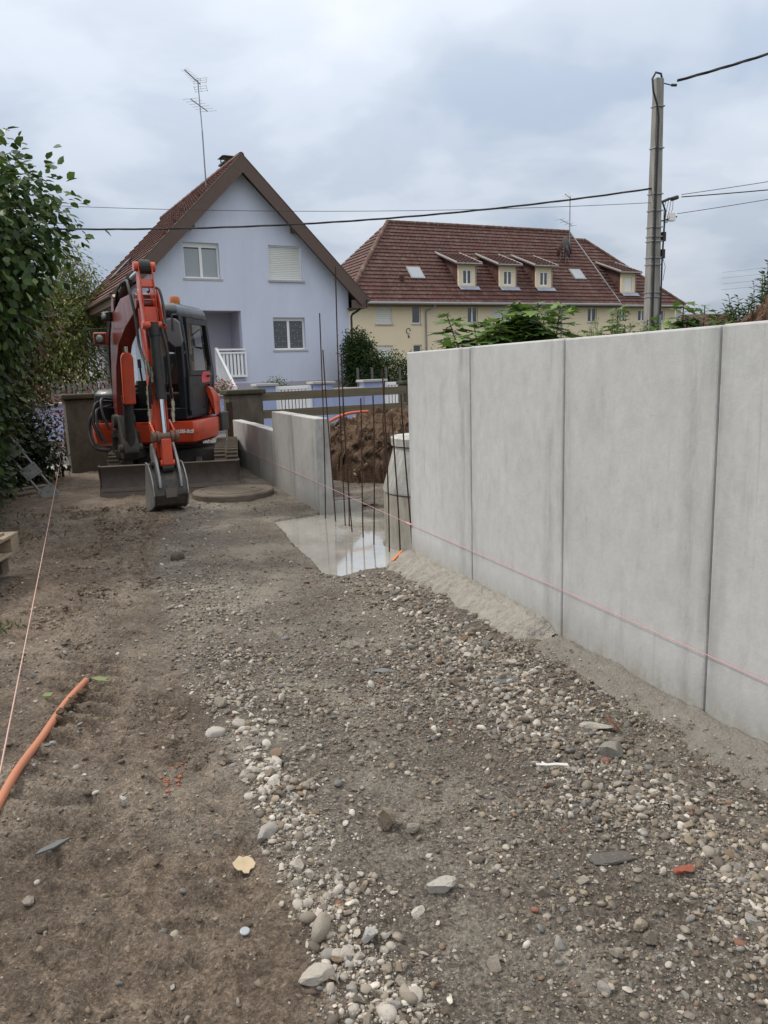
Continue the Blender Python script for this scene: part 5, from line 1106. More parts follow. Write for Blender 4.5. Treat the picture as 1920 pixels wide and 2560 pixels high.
m = MB(); m.box(CX0+.09,CX1-.10,CY0+.145,CY0+.20,CZ1-.10,CZ1-.07); m.build('header_beam', M_cabblk, cab)
g = MB(); y_ = CY0+.04; g.add([cabpt(CX0+.06,y_,1.05), cabpt(CX1-.08,y_,1.05), cabpt(CX1-.08,y_,1.56), cabpt(CX0+.06,y_,1.56), cabpt(CX1-.08,y_,2.25), cabpt(CX0+.06,y_,2.25)], [(0,1,2,3),(3,2,4,5)]); g.build('windscreen', M_cabglass, cab)
g = MB(); x_ = CX0+.03; g.add([cabpt(x_,CY0+.08,1.26), cabpt(x_,CY1-.09,1.26), cabpt(x_,CY1-.09,2.28), cabpt(x_,CY0+.08,2.28)], [(0,1,2,3)]); g.build('side_window', M_cabglass, cab)
g = MB(); g.add([cabpt(CX0+.08,CY1-.03,1.56), cabpt(CX1-.08,CY1-.03,1.56), cabpt(CX1-.08,CY1-.03,2.28), cabpt(CX0+.08,CY1-.03,2.28)], [(0,1,2,3)]); g.build('rear_window', M_cabglass, cab)
m = MB(); m.box(CX0+.06, CX0+.32, CY1-.10, CY1-.085, 1.3, 2.25); m.build('rear_lining', M_tan, cab)
# door on the right-hand side as we see it
X1 = CX1+.012
def dpt(y, z, o=0.0): p = cabpt(CX1-.0, y, z); return (p[0]+.012+o, p[1] if False else y, z)
def dframe(poly_out, poly_in, o0, o1, name, mat, parent):
    d = MB(); n = len(poly_out); vs = [dpt(y, z, o0) for y, z in poly_out]+[dpt(y, z, o0) for y, z in poly_in]+[dpt(y, z, o1) for y, z in poly_out]+[dpt(y, z, o1) for y, z in poly_in]
    fs = []
    for i in range(n):
        j = (i+1) % n; fs += [(2*n+i,2*n+j,3*n+j,3*n+i),(i,n+i,n+j,j),(i,j,2*n+j,2*n+i),(n+i,3*n+i,3*n+j,n+j)]
    d.add(vs, fs); return d.build(name, mat, parent)
up_o = [(-.60,1.47),(.32,1.47),(.40,1.57),(.36,2.25),(-.50,2.25),(-.58,1.67)]; up_i = [(-.52,1.54),(.26,1.54),(.32,1.61),(.29,2.18),(-.44,2.18),(-.51,1.69)]
lo_o = [(-.66,0.93),(-.05,0.93),(.10,1.05),(.30,1.35),(.32,1.46),(-.64,1.46)]; lo_i = [(-.56,1.00),(-.08,1.00),(.04,1.10),(.20,1.34),(.20,1.34),(-.56,1.34)]
door = dframe(up_o, up_i, -.02, .03, 'door', M_cabblk, ex); dframe(lo_o, lo_i, -.02, .03, 'door_lower_frame', M_cabblk, door)
d = MB(); d.add([dpt(y, z, .0) for y, z in up_i], [tuple(range(6))]); d.build('door_window', M_cabglass, door)
d = MB(); d.add([dpt(y, z, .0) for y, z in lo_i[:4]+lo_i[5:]], [tuple(range(5))]); d.build('door_lower_window', M_dirtyglass, door)
d = MB(); vs = [dpt(y, z, o) for o in (.031,.036) for y, z in ((-.16,1.365),(.20,1.375),(.22,1.52),(-.08,1.52),(-.16,1.45))]; d.add(vs, [(0,1,2,3,4),(9,8,7,6,5)]+[(i,(i+1)%5,5+(i+1)%5,5+i) for i in range(5)]); d.build('door_sticker', M_redtag, door)
d = MB(); d.tube([dpt(.06,1.46,.03), dpt(.06,1.46,.07), dpt(.18,1.48,.075)], .016, 7); d.build('door_handle', M_blk, door)
d = MB(); d.tube([dpt(.10,1.85,.0),(CX1-.12,.12,1.88),(CX1-.14,.12,2.05),dpt(.10,2.12,.0)], .016, 7); d.build('grab_handle', M_blk, door)
d = MB(); d.tube([dpt(-.73,1.0,.04), dpt(-.75,1.5,.06), dpt(-.74,1.9,.06), dpt(-.68,2.15,.03)], .014, 7); d.build('grab_rail', M_blk, ex)
# operator seat, console and levers
m = MB(); m.box(-.08,.40,-.15,.32,.9,1.24); m.box(-.06,.38,.30,.42,1.24,1.80); m.box(.02,.30,.31,.40,1.82,2.0); m.build('seat', M_seat, ex, bevel=.05)
for xx in (-.18,.46): m = MB(); m.box(xx-.05,xx+.06,-.25,.2,1.0,1.42); m.tube([(xx,-.2,1.42),(xx,-.24,1.62)], .014, 6); m.tube([(xx,-.24,1.60),(xx,-.25,1.72)], .026, 8); m.build('control_lever', M_blk, ex)
for xx in (.06,.24): m = MB(); m.tube([(xx,-.5,1.0),(xx,-.52,1.42)], .013, 6); m.tube([(xx,-.52,1.40),(xx,-.52,1.50)], .024, 8); m.build('travel_lever', M_blk, ex)
# beacon, lamps, mirror
b = MB(); b.lathe([(.075,0),(.075,.03),(.06,.035)], 18, Matrix.Translation((.30,.05,CZ1+.147))); be = b.build('beacon', M_blk, ex)
b = MB(); b.lathe([(.068,.03),(.072,.05),(.072,.10),(.062,.128),(0,.132)], 18, Matrix.Translation((.30,.05,CZ1+.147))); b.build('beacon_lens', M_amber, be, smooth=True)
def lamp(p, w, h, body, yaw=0.0, guard=False):
    p = Vector(p); mt = Matrix.Translation(p)@Matrix.Rotation(yaw, 4, 'Z'); l = MB(); l.box(-w/2,w/2,-.03,.09,-h/2,h/2,mt); o = l.build('work_lamp', body, ex, bevel=.02)
    l = MB(); l.box(-w*.40,w*.40,-.052,-.032,-h*.40,h*.40,mt); l.build('lamp_rim', M_blk, o, bevel=.012)
    l = MB(); l.lathe([(min(w,h)*.30,0),(min(w,h)*.22,.012),(0,.016)], 16, mt@Matrix.Translation((0,-.053,0))@Matrix.Rotation(R(90),4,'X')); l.build('lens', M_lens, o, smooth=True)
    if guard: l = MB(); l.tube([mt@Vector(q) for q in ((w*.6,-.03,h*.75),(-w*.85,-.05,h*.75),(-w*.95,-.05,h*.6),(-w*.95,-.05,-h*.7),(-w*.5,.0,-h*.75))], .008, 6); l.build('lamp_guard', M_blk, o)
lamp((.12,CY0+.06,CZ1+.0), .17, .11, M_blk); 
m = MB(); m.tube([(CX0+.05,CY0+.08,CZ1+.12),(.22,CY0+.02,CZ1+.14),(.24,CY0+.06,CZ1-.02)], .012, 6); m.build('lamp_rail', M_blk, ex)
m = MB(); mt = Matrix.Translation((.60,CY0-.16,2.03))@Matrix.Rotation(R(-6),4,'Z')@Matrix.Rotation(R(-8),4,'Y'); m.prism([(-.10,.14),(-.06,.19),(.06,.18),(.115,.12),(.11,-.14),(.07,-.19),(-.02,-.185),(-.085,-.10)], lambda u,v,t: mt@Vector((u,t,v)), -.02, .02); mi = m.build('mirror', M_grey, ex, bevel=.015)
m = MB(); m.tube([(CX1-.05,CY0+.02,2.28),(.60,CY0-.17,2.26),(.60,CY0-.19,2.07)], .013, 6); m.build('mirror_arm', M_blk, mi)

# swing post and boom; the boom stands in a vertical plane through PB along BD
PB = Vector((-0.157, -0.992, 0)); BT = Vector((1.160, -2.877, 0)); BDV = (BT-PB).normalized(); BNV = Vector((-BDV.y, BDV.x, 0))   # BNV: to our right
bp = lambda r, z, t=0.0: tuple(PB+BDV*r+BNV*t+Vector((0,0,z)))
bfn = lambda u, v, t: bp(u, v, t)
m = MB(); m.box(-.34,-.02,-1.02,-.62,.36,.76); m.build('swing_bracket', M_muddy, ex, bevel=.03)
m = MB(); m.prism([(-.16,.40),(.30,.40),(.42,.50),(.40,.64),(.16,.98),(-.06,1.0),(-.18,.8)], bfn, -.10, .10); sw = m.build('swing_post', M_muddy, ex, bevel=.02)
for z in (.46,.74): m = MB(); m.cyl(bp(0,z-.05,0), bp(0,z+.05,0), .15, n=18); m.build('swing_pin', M_muddy, sw)
# boom box section
bo = [(-.10,.86),(.08,.82),(.16,1.2),(.32,1.60),(.58,1.86),(1.15,2.06),(1.76,2.20),(1.86,2.27),(1.85,2.36),(1.68,2.40),(.95,2.40),(.42,2.26),(.12,1.99),(-.06,1.55),(-.13,1.15)]
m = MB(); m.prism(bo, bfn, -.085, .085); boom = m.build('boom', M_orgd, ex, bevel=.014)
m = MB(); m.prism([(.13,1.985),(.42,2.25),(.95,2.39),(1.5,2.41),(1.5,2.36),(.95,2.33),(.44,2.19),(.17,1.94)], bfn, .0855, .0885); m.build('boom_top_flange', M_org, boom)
tm = text_mesh('Kubota', .15, M_lettergold, .001, .2); bx_ = BDV*math.cos(R(15))+Vector((0,0,math.sin(R(15)))); nz_ = BNV; by_ = nz_.cross(bx_)
lt = link('brand_lettering', tm, boom); lt.matrix_local = Matrix.Translation(bp(.82,2.21,.0895))@Matrix(((bx_.x,by_.x,nz_.x,0),(bx_.y,by_.y,nz_.y,0),(bx_.z,by_.z,nz_.z,0),(0,0,0,1)))
for t in (-.11, .11): m = MB(); m.cyl(bp(.02,.90,t-.03), bp(.02,.90,t+.03), .09, n=18); m.build('boom_foot_boss', M_muddy, boom)
# boom cylinder with its red guard
m = MB(); m.cyl(bp(.34,.56), bp(.44,1.22), .065, n=18); m.cyl(bp(.43,1.14), bp(.44,1.24), .076, n=18); bc = m.build('boom_cylinder', M_blk, ex, smooth=True)
m = MB(); m.cyl(bp(.43,1.2), bp(.56,1.86), .035, n=14); m.build('boom_cylinder_rod', M_steel, bc, smooth=True)
gp = [(-.075,0),(.075,0),(.075,.56),(.05,.62),(-.05,.62),(-.075,.56)]
m = MB(); gd = (Vector(bp(.62,1.80))-Vector(bp(.54,1.15))).normalized(); gn = BNV.cross(gd).normalized()
m.prism(gp, lambda u, v, t: tuple(Vector(bp(.535,1.13))+BNV*u+gd*v*1.05+gn*t), -.045, .035); m.build('cylinder_guard', M_org, ex, bevel=.02)
m = MB(); m.cyl(bp(.34,.56,-.15), bp(.34,.56,.15), .05, n=14); m.build('cylinder_pin', M_muddy, bc)
# arm (dipper) hangs down from the boom tip
top = Vector((1.95,2.66)); bot = Vector((2.13,.52)); ad = (bot-top).normalized(); an_ = Vector((-ad.y, ad.x))      # an_: to the front (towards us)
if an_.x < 0: an_ = -an_
def ap(s, n, t=0.0): q = top+ad*s+an_*n; return bp(q.x, q.y, t*.84)
AL = (bot-top).length
side = [(-.02,-.05),(.04,.06),(.30,.10),(.55,.115),(.95,.10),(1.5,.085),(AL-.02,.065),(AL+.05,.03),(AL+.05,-.04),(AL-.05,-.065),(1.3,-.11),(.75,-.15),(.50,-.17),(.36,-.13),(.10,-.07)]
m = MB()
for t in (-.092, .075): m.prism(side, lambda u, v, w: ap(u, v, w), t, t+.017)
arm = m.build('arm', M_org, ex, bevel=.006)
m = MB()
m.prism([(.16,.05),(.20,.062),(.24,.07),(.24,-.02),(.16,-.02)], lambda u,v,w: ap(u,v,w), -.074, .074)
m.prism([(.46,.098),(.62,.106),(.64,.0),(.46,.0)], lambda u,v,w: ap(u,v,w), -.074, .074)
m.prism([(.90,.088),(1.5,.073),(AL-.06,.052),(AL-.06,.035),(1.5,.055),(.90,.07)], lambda u,v,w: ap(u,v,w), -.074, .074)
m.prism([(.50,-.155),(.75,-.138),(1.3,-.098),(AL-.08,-.055),(AL-.08,-.04),(1.3,-.08),(.75,-.12),(.50,-.135)], lambda u,v,w: ap(u,v,w), -.074, .074); m.build('arm_web', M_org, arm)
for t in (-.115, .115):
    m = MB(); m.prism([(.26,.05),(.32,.12),(.52,.20),(.68,.23),(.73,.19),(.68,.13),(.44,.06)], lambda u,v,w: ap(u,v,w), t-.008, t+.008); m.build('cylinder_bracket', M_org, arm, bevel=.006)
m = MB(); m.cyl(ap(.02,.0,-.135), ap(.02,.0,.135), .052, n=16); m.build('top_pin', M_org, arm)
m = MB(); m.cyl(ap(.02,.0,-.068), ap(.02,.0,.068), .075, n=18); m.build('cylinder_eye', M_blk, arm)
m = MB(); m.cyl(ap(.40,-.06,-.14), ap(.40,-.06,.14), .05, n=16); m.build('boom_tip_pin', M_orgd, arm)
m = MB(); m.cyl(ap(.67,.185,-.15), ap(.67,.185,.15), .042, n=14); m.build('bracket_pin', M_org, arm)
# arm cylinder along the top of the boom
m = MB(); m.cyl(bp(.42,2.40), bp(1.22,2.60), .055, n=16); acy = m.build('arm_cylinder', M_blk, ex, smooth=True)
m = MB(); m.cyl(bp(1.20,2.595), ap(.02,0), .03, n=12); m.build('arm_cylinder_rod', M_steel, acy, smooth=True)
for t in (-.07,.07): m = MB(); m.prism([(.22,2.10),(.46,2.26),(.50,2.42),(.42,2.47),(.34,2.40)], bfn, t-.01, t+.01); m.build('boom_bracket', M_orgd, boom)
# bucket cylinder in front of the arm
m = MB(); m.cyl(ap(.64,.185), ap(1.44,.165), .058, n=18); m.cyl(ap(.70,.183), ap(.78,.181), .066, n=18); m.cyl(ap(1.38,.166), ap(1.455,.165), .064, n=18); bcy = m.build('bucket_cylinder', M_blk, ex, smooth=True)
m = MB(); m.cyl(ap(1.42,.165), ap(AL-.29,.165), .028, n=14); m.build('bucket_cylinder_rod', M_steel, bcy, smooth=True)
# link pins
m = MB(); m.cyl(ap(AL-.29,.165,-.17), ap(AL-.29,.165,.17), .045, n=16)
for t in (-.15,-.09,.09,.15): m.cyl(ap(AL-.29,.165,t-.022), ap(AL-.29,.165,t+.022), .062, n=16)
lk = m.build('bucket_link', pm('muddy_link_steel', (.17,.10,.07), .6, .3, 8, .2, 50, .004, metallic=.2, dirt=(.10,.08,.06), dirt_amt=.6), ex, bevel=.005)
for t in (-.13,.13): m = MB(); m.prism([(AL-.48,-.02),(AL-.44,-.05),(AL-.25,.12),(AL-.25,.205),(AL-.32,.205)], lambda u,v,w: ap(u,v,w), t-.012, t+.012); m.build('side_link', M_org, lk, bevel=.005)
m = MB(); m.prism([(AL-.32,.13),(AL-.26,.21),(AL+.02,.20),(AL+.05,.15),(AL+.01,.10)], lambda u,v,w: ap(u,v,w), -.065, .065); m.build('front_link', M_org, lk, bevel=.01)
m = MB(); m.cyl(ap(AL+.0,.15,-.09), ap(AL+.0,.15,.09), .035, n=12); m.build('link_pin', M_org, lk)
# bucket: convex back towards us
bq = Vector((2.13,.50))
bk = [(-.18,.10),(-.02,.13),(.06,-.02),(.13,-.08),(.20,-.20),(.225,-.36),(.17,-.49),(.05,-.55),(-.09,-.565),(-.22,-.55)]
bfk = lambda u, v, t: bp(bq.x+u, bq.y+v*.87, t)
m = MB(); 
outer = bk[2:]; inner = [(u-.022*(1 if i < 6 else .2), v+.02*(0 if i < 4 else 1)) for i, (u, v) in enumerate(outer)]
m.prism(outer+inner[::-1], bfk, -.178, .178); bu = m.build('bucket', M_bucketd, ex, bevel=.004)
for t, mt_ in ((-.195, M_bucket), (.179, M_bucket)):
    m = MB(); m.prism([(-.06,.04),(.05,.03),(.14,-.07),(.21,-.19),(.238,-.36),(.18,-.50),(.05,-.56),(-.10,-.575),(-.22,-.53),(-.12,-.2)], bfk, t, t+.016); m.build('side_plate', mt_, bu, bevel=.004)
for t in (-.115, .115):
    m = MB(); m.prism([(-.06,.26),(.0,.28),(.06,.20),(.16,.05),(.235,-.14),(.245,-.26),(.19,-.22),(.10,-.08),(-.02,.02),(-.08,.12)], bfk, t-.014, t+.014); m.build('bucket_ear', M_bucket, bu, bevel=.004)
for t in (-.15,-.075,0,.075,.15): m = MB(); m.prism([(-.20,-.57),(-.20,-.53),(-.33,-.575),(-.33,-.585)], bfk, t-.025, t+.025); m.build('tooth', M_bucket, bu)
m = MB(); m.box(-.06,.06,-.004,.004,-.05,.05, Matrix.Translation(bfk(.232,-.33,.0))@Matrix.Rotation(math.atan2(BDV.x,-BDV.y),4,'Z')); m.build('wear_plate', M_edge, bu)
m = MB(); m.cyl(bfk(.06,.02,-.16), bfk(.06,.02,.16), .035, n=12); m.cyl(bfk(.14,-.02,-.06), bfk(.14,-.02,.06), .05, n=12); m.build('bucket_pin', M_blk, bu)
# hoses and couplings
def hose(pts, r=.014, mat=M_hose, name='hose'):
    P = [Vector(p) for p in pts]; out = []
    for i in range(len(P)-1):
        p0, p1, p2, p3 = P[max(i-1,0)], P[i], P[i+1], P[min(i+2,len(P)-1)]
        for k in range(6):
            t = k/6; out.append(.5*((2*p1)+(p2-p0)*t+(2*p0-5*p1+4*p2-p3)*t*t+(3*p1-p0-3*p2+p3)*t**3))
    out.append(P[-1]); m = MB(); m.tube(out, r, 7); return m.build(name, mat, ex, smooth=True)
hose([bp(.40,2.30,-.06), bp(.8,2.52,-.07), bp(1.35,2.56,-.08), bp(1.62,2.45,-.11), ap(.55,-.20,-.12), ap(.85,-.12,-.13), ap(1.10,.10,-.12)], .016)
hose([bp(.40,2.30,.05), bp(.9,2.52,.04), bp(1.4,2.55,.09), ap(.30,-.1,.13), ap(.50,.12,.14), ap(.68,.25,.11)], .016)
hose([bp(1.5,2.42,.12), ap(.25,.03,.14), ap(.45,.16,.15), ap(.66,.22,.135)], .015)
hose([bp(1.20,2.26,.10), bp(1.42,2.02,.13), bp(1.60,1.72,.12), bp(1.80,1.50,.06), ap(1.22,.16,-.10)], .015)
hose([bp(1.16,2.22,.02), bp(1.38,1.92,.08), bp(1.58,1.60,.08), bp(1.82,1.42,.02), ap(1.32,.16,-.12), ap(1.5,.14,-.12)], .015)
hose([ap(1.05,.14,-.11), ap(1.2,.26,-.13), ap(1.35,.22,-.15), ap(1.55,.14,-.14)], .014)
hose([ap(.70,.22,.08), ap(.95,.26,.11), ap(1.25,.22,.12), ap(1.45,.14,.15)], .016)
hose([(-.42,-.74,1.10),(-.58,-.95,1.02),(-.62,-1.05,.78),(-.50,-1.16,.56),(-.32,-1.12,.52)], .022)
hose([(-.40,-.74,1.15),(-.52,-.98,1.14),(-.52,-1.10,.86),(-.40,-1.14,.66)], .020)
hose([(-.36,-.74,1.17),(-.42,-1.0,1.20),(-.36,-1.14,1.0),(-.28,-1.16,.80)], .018, M_blk)
hose([(-.38,-.76,1.06),(-.48,-1.04,1.06),(-.44,-1.14,.82),(-.34,-1.16,.62)], .018, M_blk)
hose([bp(-.11,1.0,-.06), bp(-.15,1.4,-.07), bp(-.08,1.8,-.08), bp(.15,2.14,-.08), bp(.45,2.34,-.06)], .016)
hose([bp(-.12,1.0,.06), bp(-.17,1.5,.05), bp(.04,2.04,.06), bp(.40,2.34,.03)], .016)
def coupling(s, n, t, ln=.11):
    m = MB(); m.cyl(ap(s,n,t), ap(s+ln*.45,n,t), .022, n=8); m.cyl(ap(s+ln*.42,n,t), ap(s+ln,n,t), .016, n=8); m.cyl(ap(s-.05,n,t), ap(s,n,t), .014, n=8); m.build('hydraulic_coupling', M_fit, ex)
for a in ((1.36,.13,-.15),(1.46,.12,-.15),(1.58,.10,-.15),(1.34,.12,.15),(1.48,.11,.16),(1.60,.10,.15),(1.08,.12,-.13),(1.16,.17,-.09)): coupling(*a)
m = MB(); m.cyl(bp(.36,2.38,-.05), bp(.46,2.48,-.05), .03, n=8); m.cyl(bp(.8,2.50,-.04), bp(.9,2.54,-.04), .032, n=8); m.cyl(bp(1.3,2.50,.06), bp(1.42,2.56,.06), .03, n=8); m.build('pipe_fittings', M_fit, ex)
for z in (1.05,1.35,1.62): m = MB(); m.box(-.02,.02,-.11,.11,-.02,.02, Matrix.Translation(bp(-.135,z,0))); m.build('hose_clamp', M_blk, boom)
yw = math.atan2(BDV.x, -BDV.y)
lamp(Vector(bp(.18,1.97,-.22)), .17, .16, M_org, yw*.4, True); lamp(Vector(bp(.30,2.24,-.14)), .12, .12, M_blk, -.3)
# ------------------------------------------------------------------ utility pole and overhead lines
M_polec = pm('weathered_pole_concrete', (.36,.345,.315), .9, .2, 2, .3, 60, .008, dirt=(.11,.105,.095), dirt_amt=.75, sc=(5,5,.5))
pole = thing('utility_pole', 'tall weathered concrete utility pole with strapped cables and boxes', 'utility pole', (6.23, 18.0, 0), R(20))
m = MB(); vs = []
for z, w, d in ((-.3,.17,.13),(7.42,.095,.075)): vs += [(-w,-d,z),(w,-d,z),(w,d,z),(-w,d,z)]
m.add(vs, [(3,2,1,0),(4,5,6,7),(0,1,5,4),(1,2,6,5),(2,3,7,6),(3,0,4,7)]); m.build('shaft', M_polec, pole, bevel=.02)
m = MB(); m.box(-.03,.04,-.142,-.115,-.1,7.25); m.build('rib', M_polec, pole, bevel=.006) if False else None
m = MB(); m.tube([(.10,0,7.40),(.02,-.05,7.50),(-.14,-.08,7.50),(-.24,-.10,7.36),(-.22,-.12,7.1),(-.12,-.13,6.85),(-.07,-.13,6.6),(-.08,-.13,5.0),(-.09,-.145,3.0),(-.10,-.16,1.0)], .022, 8); m.build('riser_cable', M_hose, pole, smooth=True)
m = MB(); m.tube([(.14,-.07,4.9),(.21,-.1,4.7),(.18,-.12,4.4),(.14,-.13,3.6),(.13,-.14,2.4),(.08,-.16,1.4)], .02, 8); m.build('riser_cable', M_hose, pole, smooth=True)
m = MB(); m.box(-.06,.0,-.20,-.13,-.1,2.3); m.box(.06,.12,-.2,-.13,-.1,2.45); m.build('cable_guard', M_galv, pole)
for z in (6.85,6.0,5.05,4.7,4.35,4.15,4.05,3.7,3.55,2.95,2.85):
    w = .095+(.17-.095)*(7.42-z)/7.72; d = .075+(.13-.075)*(7.42-z)/7.72; m = MB(); m.box(-w-.012,w+.012,-d-.03,d+.012,z-.012,z+.012); m.build('strap', M_zinc, pole)
for z, x in ((4.15,.20),(3.78,.19)): m = MB(); m.box(x-.045,x+.045,-.12,-.02,z-.10,z+.10); m.build('junction_box', M_blk, pole, bevel=.01)
m = MB(); m.box(.36,.54,-.06,.05,4.50,4.68,); m.build('distribution_box', M_white, pole, bevel=.012)
m = MB(); m.beam((.10,0,4.47),(.60,-.02,4.60),.03,.03); m.cyl((.2,0,4.9),(.4,0,4.98),.03,n=8); m.cyl((.45,0,4.97),(.62,0,5.02),.045,n=8); m.cyl((.1,0,7.34),(.42,-.02,7.30),.012,n=6); m.cyl((.34,-.02,7.31),(.46,-.02,7.32),.03,n=8); m.build('cable_anchor', M_blk, pole)
m = MB()
for k in range(4): m.tube([(.5-.06*k,0,4.96),(.45-.08*k,-.05,4.75),(.30-.03*k,-.06,4.45),(.2,-.08,4.5-.05*k)], .006, 5)
m.tube([(.16,-.1,3.75),(.26,-.1,3.5),(.2,-.11,3.2)], .006, 5); m.build('loose_wires', M_hose, pole)
M_cable = pm('black_cable', (.022,.022,.024), .6, .1, 20, 0)
def catenary(a, b, sag, r, label, n=28, twist=0.0):
    a, b = Vector(a), Vector(b); pts = []
    for i in range(n+1):
        f = i/n; p = a.lerp(b, f); p.z -= sag*4*f*(1-f); pts.append(p)
    m = MB()
    if twist:
        for ph in (0, 2.1, 4.2): m.tube([p+Vector((0, math.cos(i*twist+ph)*r*.7, math.sin(i*twist+ph)*r*.7)) for i, p in enumerate(pts)], r*.75, 6)
    else: m.tube(pts, r, 6)
    return _set(m.build('overhead_cable', M_cable, smooth=True), label, 'cable')
catenary((6.16,17.95,5.17),(-14.5,18.0,5.37), .62, .016, 'thick black bundled cable crossing in front of the lavender house', 60, .9)
catenary((6.16,17.95,4.87),(-14.5,18.1,5.95), .36, .006, 'thin wire crossing just above the thick cable before the gable', 40)
catenary((6.6,17.9,7.33),(18.5,16.0,11.3), .45, .022, 'thick twisted cable rising from the pole top to the upper right', 60, .9)
catenary((6.8,17.95,5.02),(20.5,17.0,7.25), .25, .007, 'upper thin wire leaving the middle of the pole to the right', 30)
catenary((6.8,17.95,4.97),(20.5,17.0,6.3), .25, .012, 'slack black wire leaving the middle of the pole to the right', 30)
catenary((6.72,17.95,4.62),(20.5,17.0,7.0), .25, .007, 'wire leaving the white box on the pole to the right', 30)
for k in range(4): catenary((26,60,6.6+k*.42),(62,75,11.2+k*.62), .4, .008, ('lowest','second lowest','second highest','highest')[k]+' of four faint distant lines between pole and right tree', 20)

# ------------------------------------------------------------------ orange conduits
def path_tube(name, pts, r, mat, label, cat, n=12, hollow=True):
    P = [Vector(p) for p in pts]; out = []
    for i in range(len(P)-1):
        p0, p1, p2, p3 = P[max(i-1,0)], P[i], P[i+1], P[min(i+2,len(P)-1)]
        for k in range(8): t = k/8; out.append(.5*((2*p1)+(p2-p0)*t+(2*p0-5*p1+4*p2-p3)*t*t+(3*p1-p0-3*p2+p3)*t**3))
    out.append(P[-1]); m = MB(); m.tube(out, r, n); return _set(m.build(name, mat, smooth=True), label, cat)
M_conduit = pm('dusty_orange_conduit', (.52,.185,.095), .6, .12, 3, .1, 60, .003, dirt=(.34,.17,.11), dirt_amt=.7)
zs = lambda x, y: gz1(x, y)
pp = [(-1.425,3.42),(-1.412,3.15),(-1.385,2.85),(-1.345,2.55),(-1.30,2.30),(-1.25,2.05),(-1.18,1.7)]
path_tube('conduit_pipe', [(x,y,max(zs(x,y),-.005)+.018) for x, y in pp], .0155, M_conduit, 'salmon orange plastic conduit lying on the mud at the left', 'pipe')
m = MB()
for i in range(9): q = (-1.405+.03*random.random(), 3.0+.035*i, .02+.012*random.random()); m.lathe([(.0,-.012),(.016,-.006),(.018,.004),(.006,.014)], 6, Matrix.Translation(q))
_set(m.build('mud_crumbs', M_earth), 'dark mud crumbs stuck on the orange conduit', 'mud', kind='stuff')
M_conduit2 = pm('bright_orange_conduit', (.62,.14,.06), .5, .1, 3, 0)
path_tube('conduit_pipe', [(-1.0,9.55,.30),(-.92,9.75,.58),(-.70,10.05,.76),(-.45,10.35,.85),(-.18,10.6,.86)], .020, M_conduit2, 'orange conduit curving out of the earth heap behind the low wall', 'pipe')
M_spray = pm('orange_marking_stick', (.75,.20,.06), .6, .1, 10, 0)
m = MB(); m.beam((.05,5.53,.015),(.125,5.68,.055),.016,.008); _set(m.build('marker_strip', M_spray), 'small bright orange strip at the corner of the wet slab', 'marker')
# ------------------------------------------------------------------ ladder-like metal rack in the shrub
M_alu = pm('dull_aluminium', (.23,.235,.23), .5, .2, 6, .1, 60, .003, metallic=.5, dirt=(.12,.115,.09), dirt_amt=.6)
ld = thing('metal_ladder', 'grey metal ladder with square plate rungs leaning into the shrub', 'ladder', (-4.22, 9.70, -.05))
a0 = Vector((0,0,.0)); a1 = Vector((-.98,.10,1.32)); dv = (a1-a0).normalized(); nv = Vector((.40,-.88,.25)); nv = (nv-dv*nv.dot(dv)).normalized(); sv = nv.cross(dv)
for k in (-1,1): m = MB(); m.cyl(a0+sv*.075*k, a1+sv*.075*k, .018, n=10); m.build('rail', M_alu, ld, smooth=True)
for k in range(5):
    c = a0+dv*(.07+k*.34); m = MB(); vs = [c+sv*(u*.105)+dv*(v*.085)+nv*w for w in (.016,.03) for u, v in ((-1,-1),(1,-1),(1,1),(-1,1))]; m.add(vs, [(3,2,1,0),(4,5,6,7),(0,1,5,4),(1,2,6,5),(2,3,7,6),(3,0,4,7)]); pl = m.build('plate', M_alu, ld, bevel=.004)
    m = MB()
    for u, v in ((-.7,-.6),(.7,-.6),(.7,.6),(-.7,.6),(0,.1)): q = c+sv*(u*.105)+dv*(v*.085); m.cyl(q+nv*.030, q+nv*.034, .008, n=8); m.cyl(q+nv*.012, q+nv*.016, .008, n=8)
    m.build('bolt', M_blk, pl)
# ------------------------------------------------------------------ pallets at the left edge
M_wood = pm('weathered_pallet_wood', (.33,.265,.185), .85, .22, 5, .4, 60, .006, dirt=(.16,.125,.085), dirt_amt=.6, sc=(6,1,6)); M_wood2 = pm('grey_pallet_wood', (.16,.13,.095), .9, .3, 5, .4, 60, .006, dirt=(.08,.065,.05), dirt_amt=.6, sc=(6,1,6))
def pallet(lab, loc, rz, mats):
    t = thing('wooden_pallet', lab, 'pallet', loc, rz, 'pallets at the left edge')
    for i in range(3): m = MB(); m.box(-.40+.35*i-.0, -.40+.35*i+.10, -.60, .60, 0, .02); m.build('bottom_board', mats[1], t, bevel=.003)
    for i in range(3):
        for j in range(3): m = MB(); m.box(-.40+.35*i, -.40+.35*i+.10, -.60+.525*j, -.60+.525*j+.145, .021, .10); m.build('block', mats[0], t, bevel=.003)
    for j in range(3): m = MB(); m.box(-.40, .40, -.60+.525*j, -.60+.525*j+.145, .101, .122); m.build('stringer_board', mats[1], t, bevel=.003)
    for i in range(5): m = MB(); m.box(-.40+.168*i, -.40+.168*i+.128, -.60, .60, .123, .145); m.build('top_board', mats[0], t, bevel=.003)
pallet('lowest weathered pallet of the stack at the left picture edge', (-3.12, 4.95, .01), R(9), (M_wood2, M_wood2))
pallet('pale topmost pallet tilted on the stack at the left picture edge', (-3.08, 5.0, .165), R(5), (M_wood, M_wood))
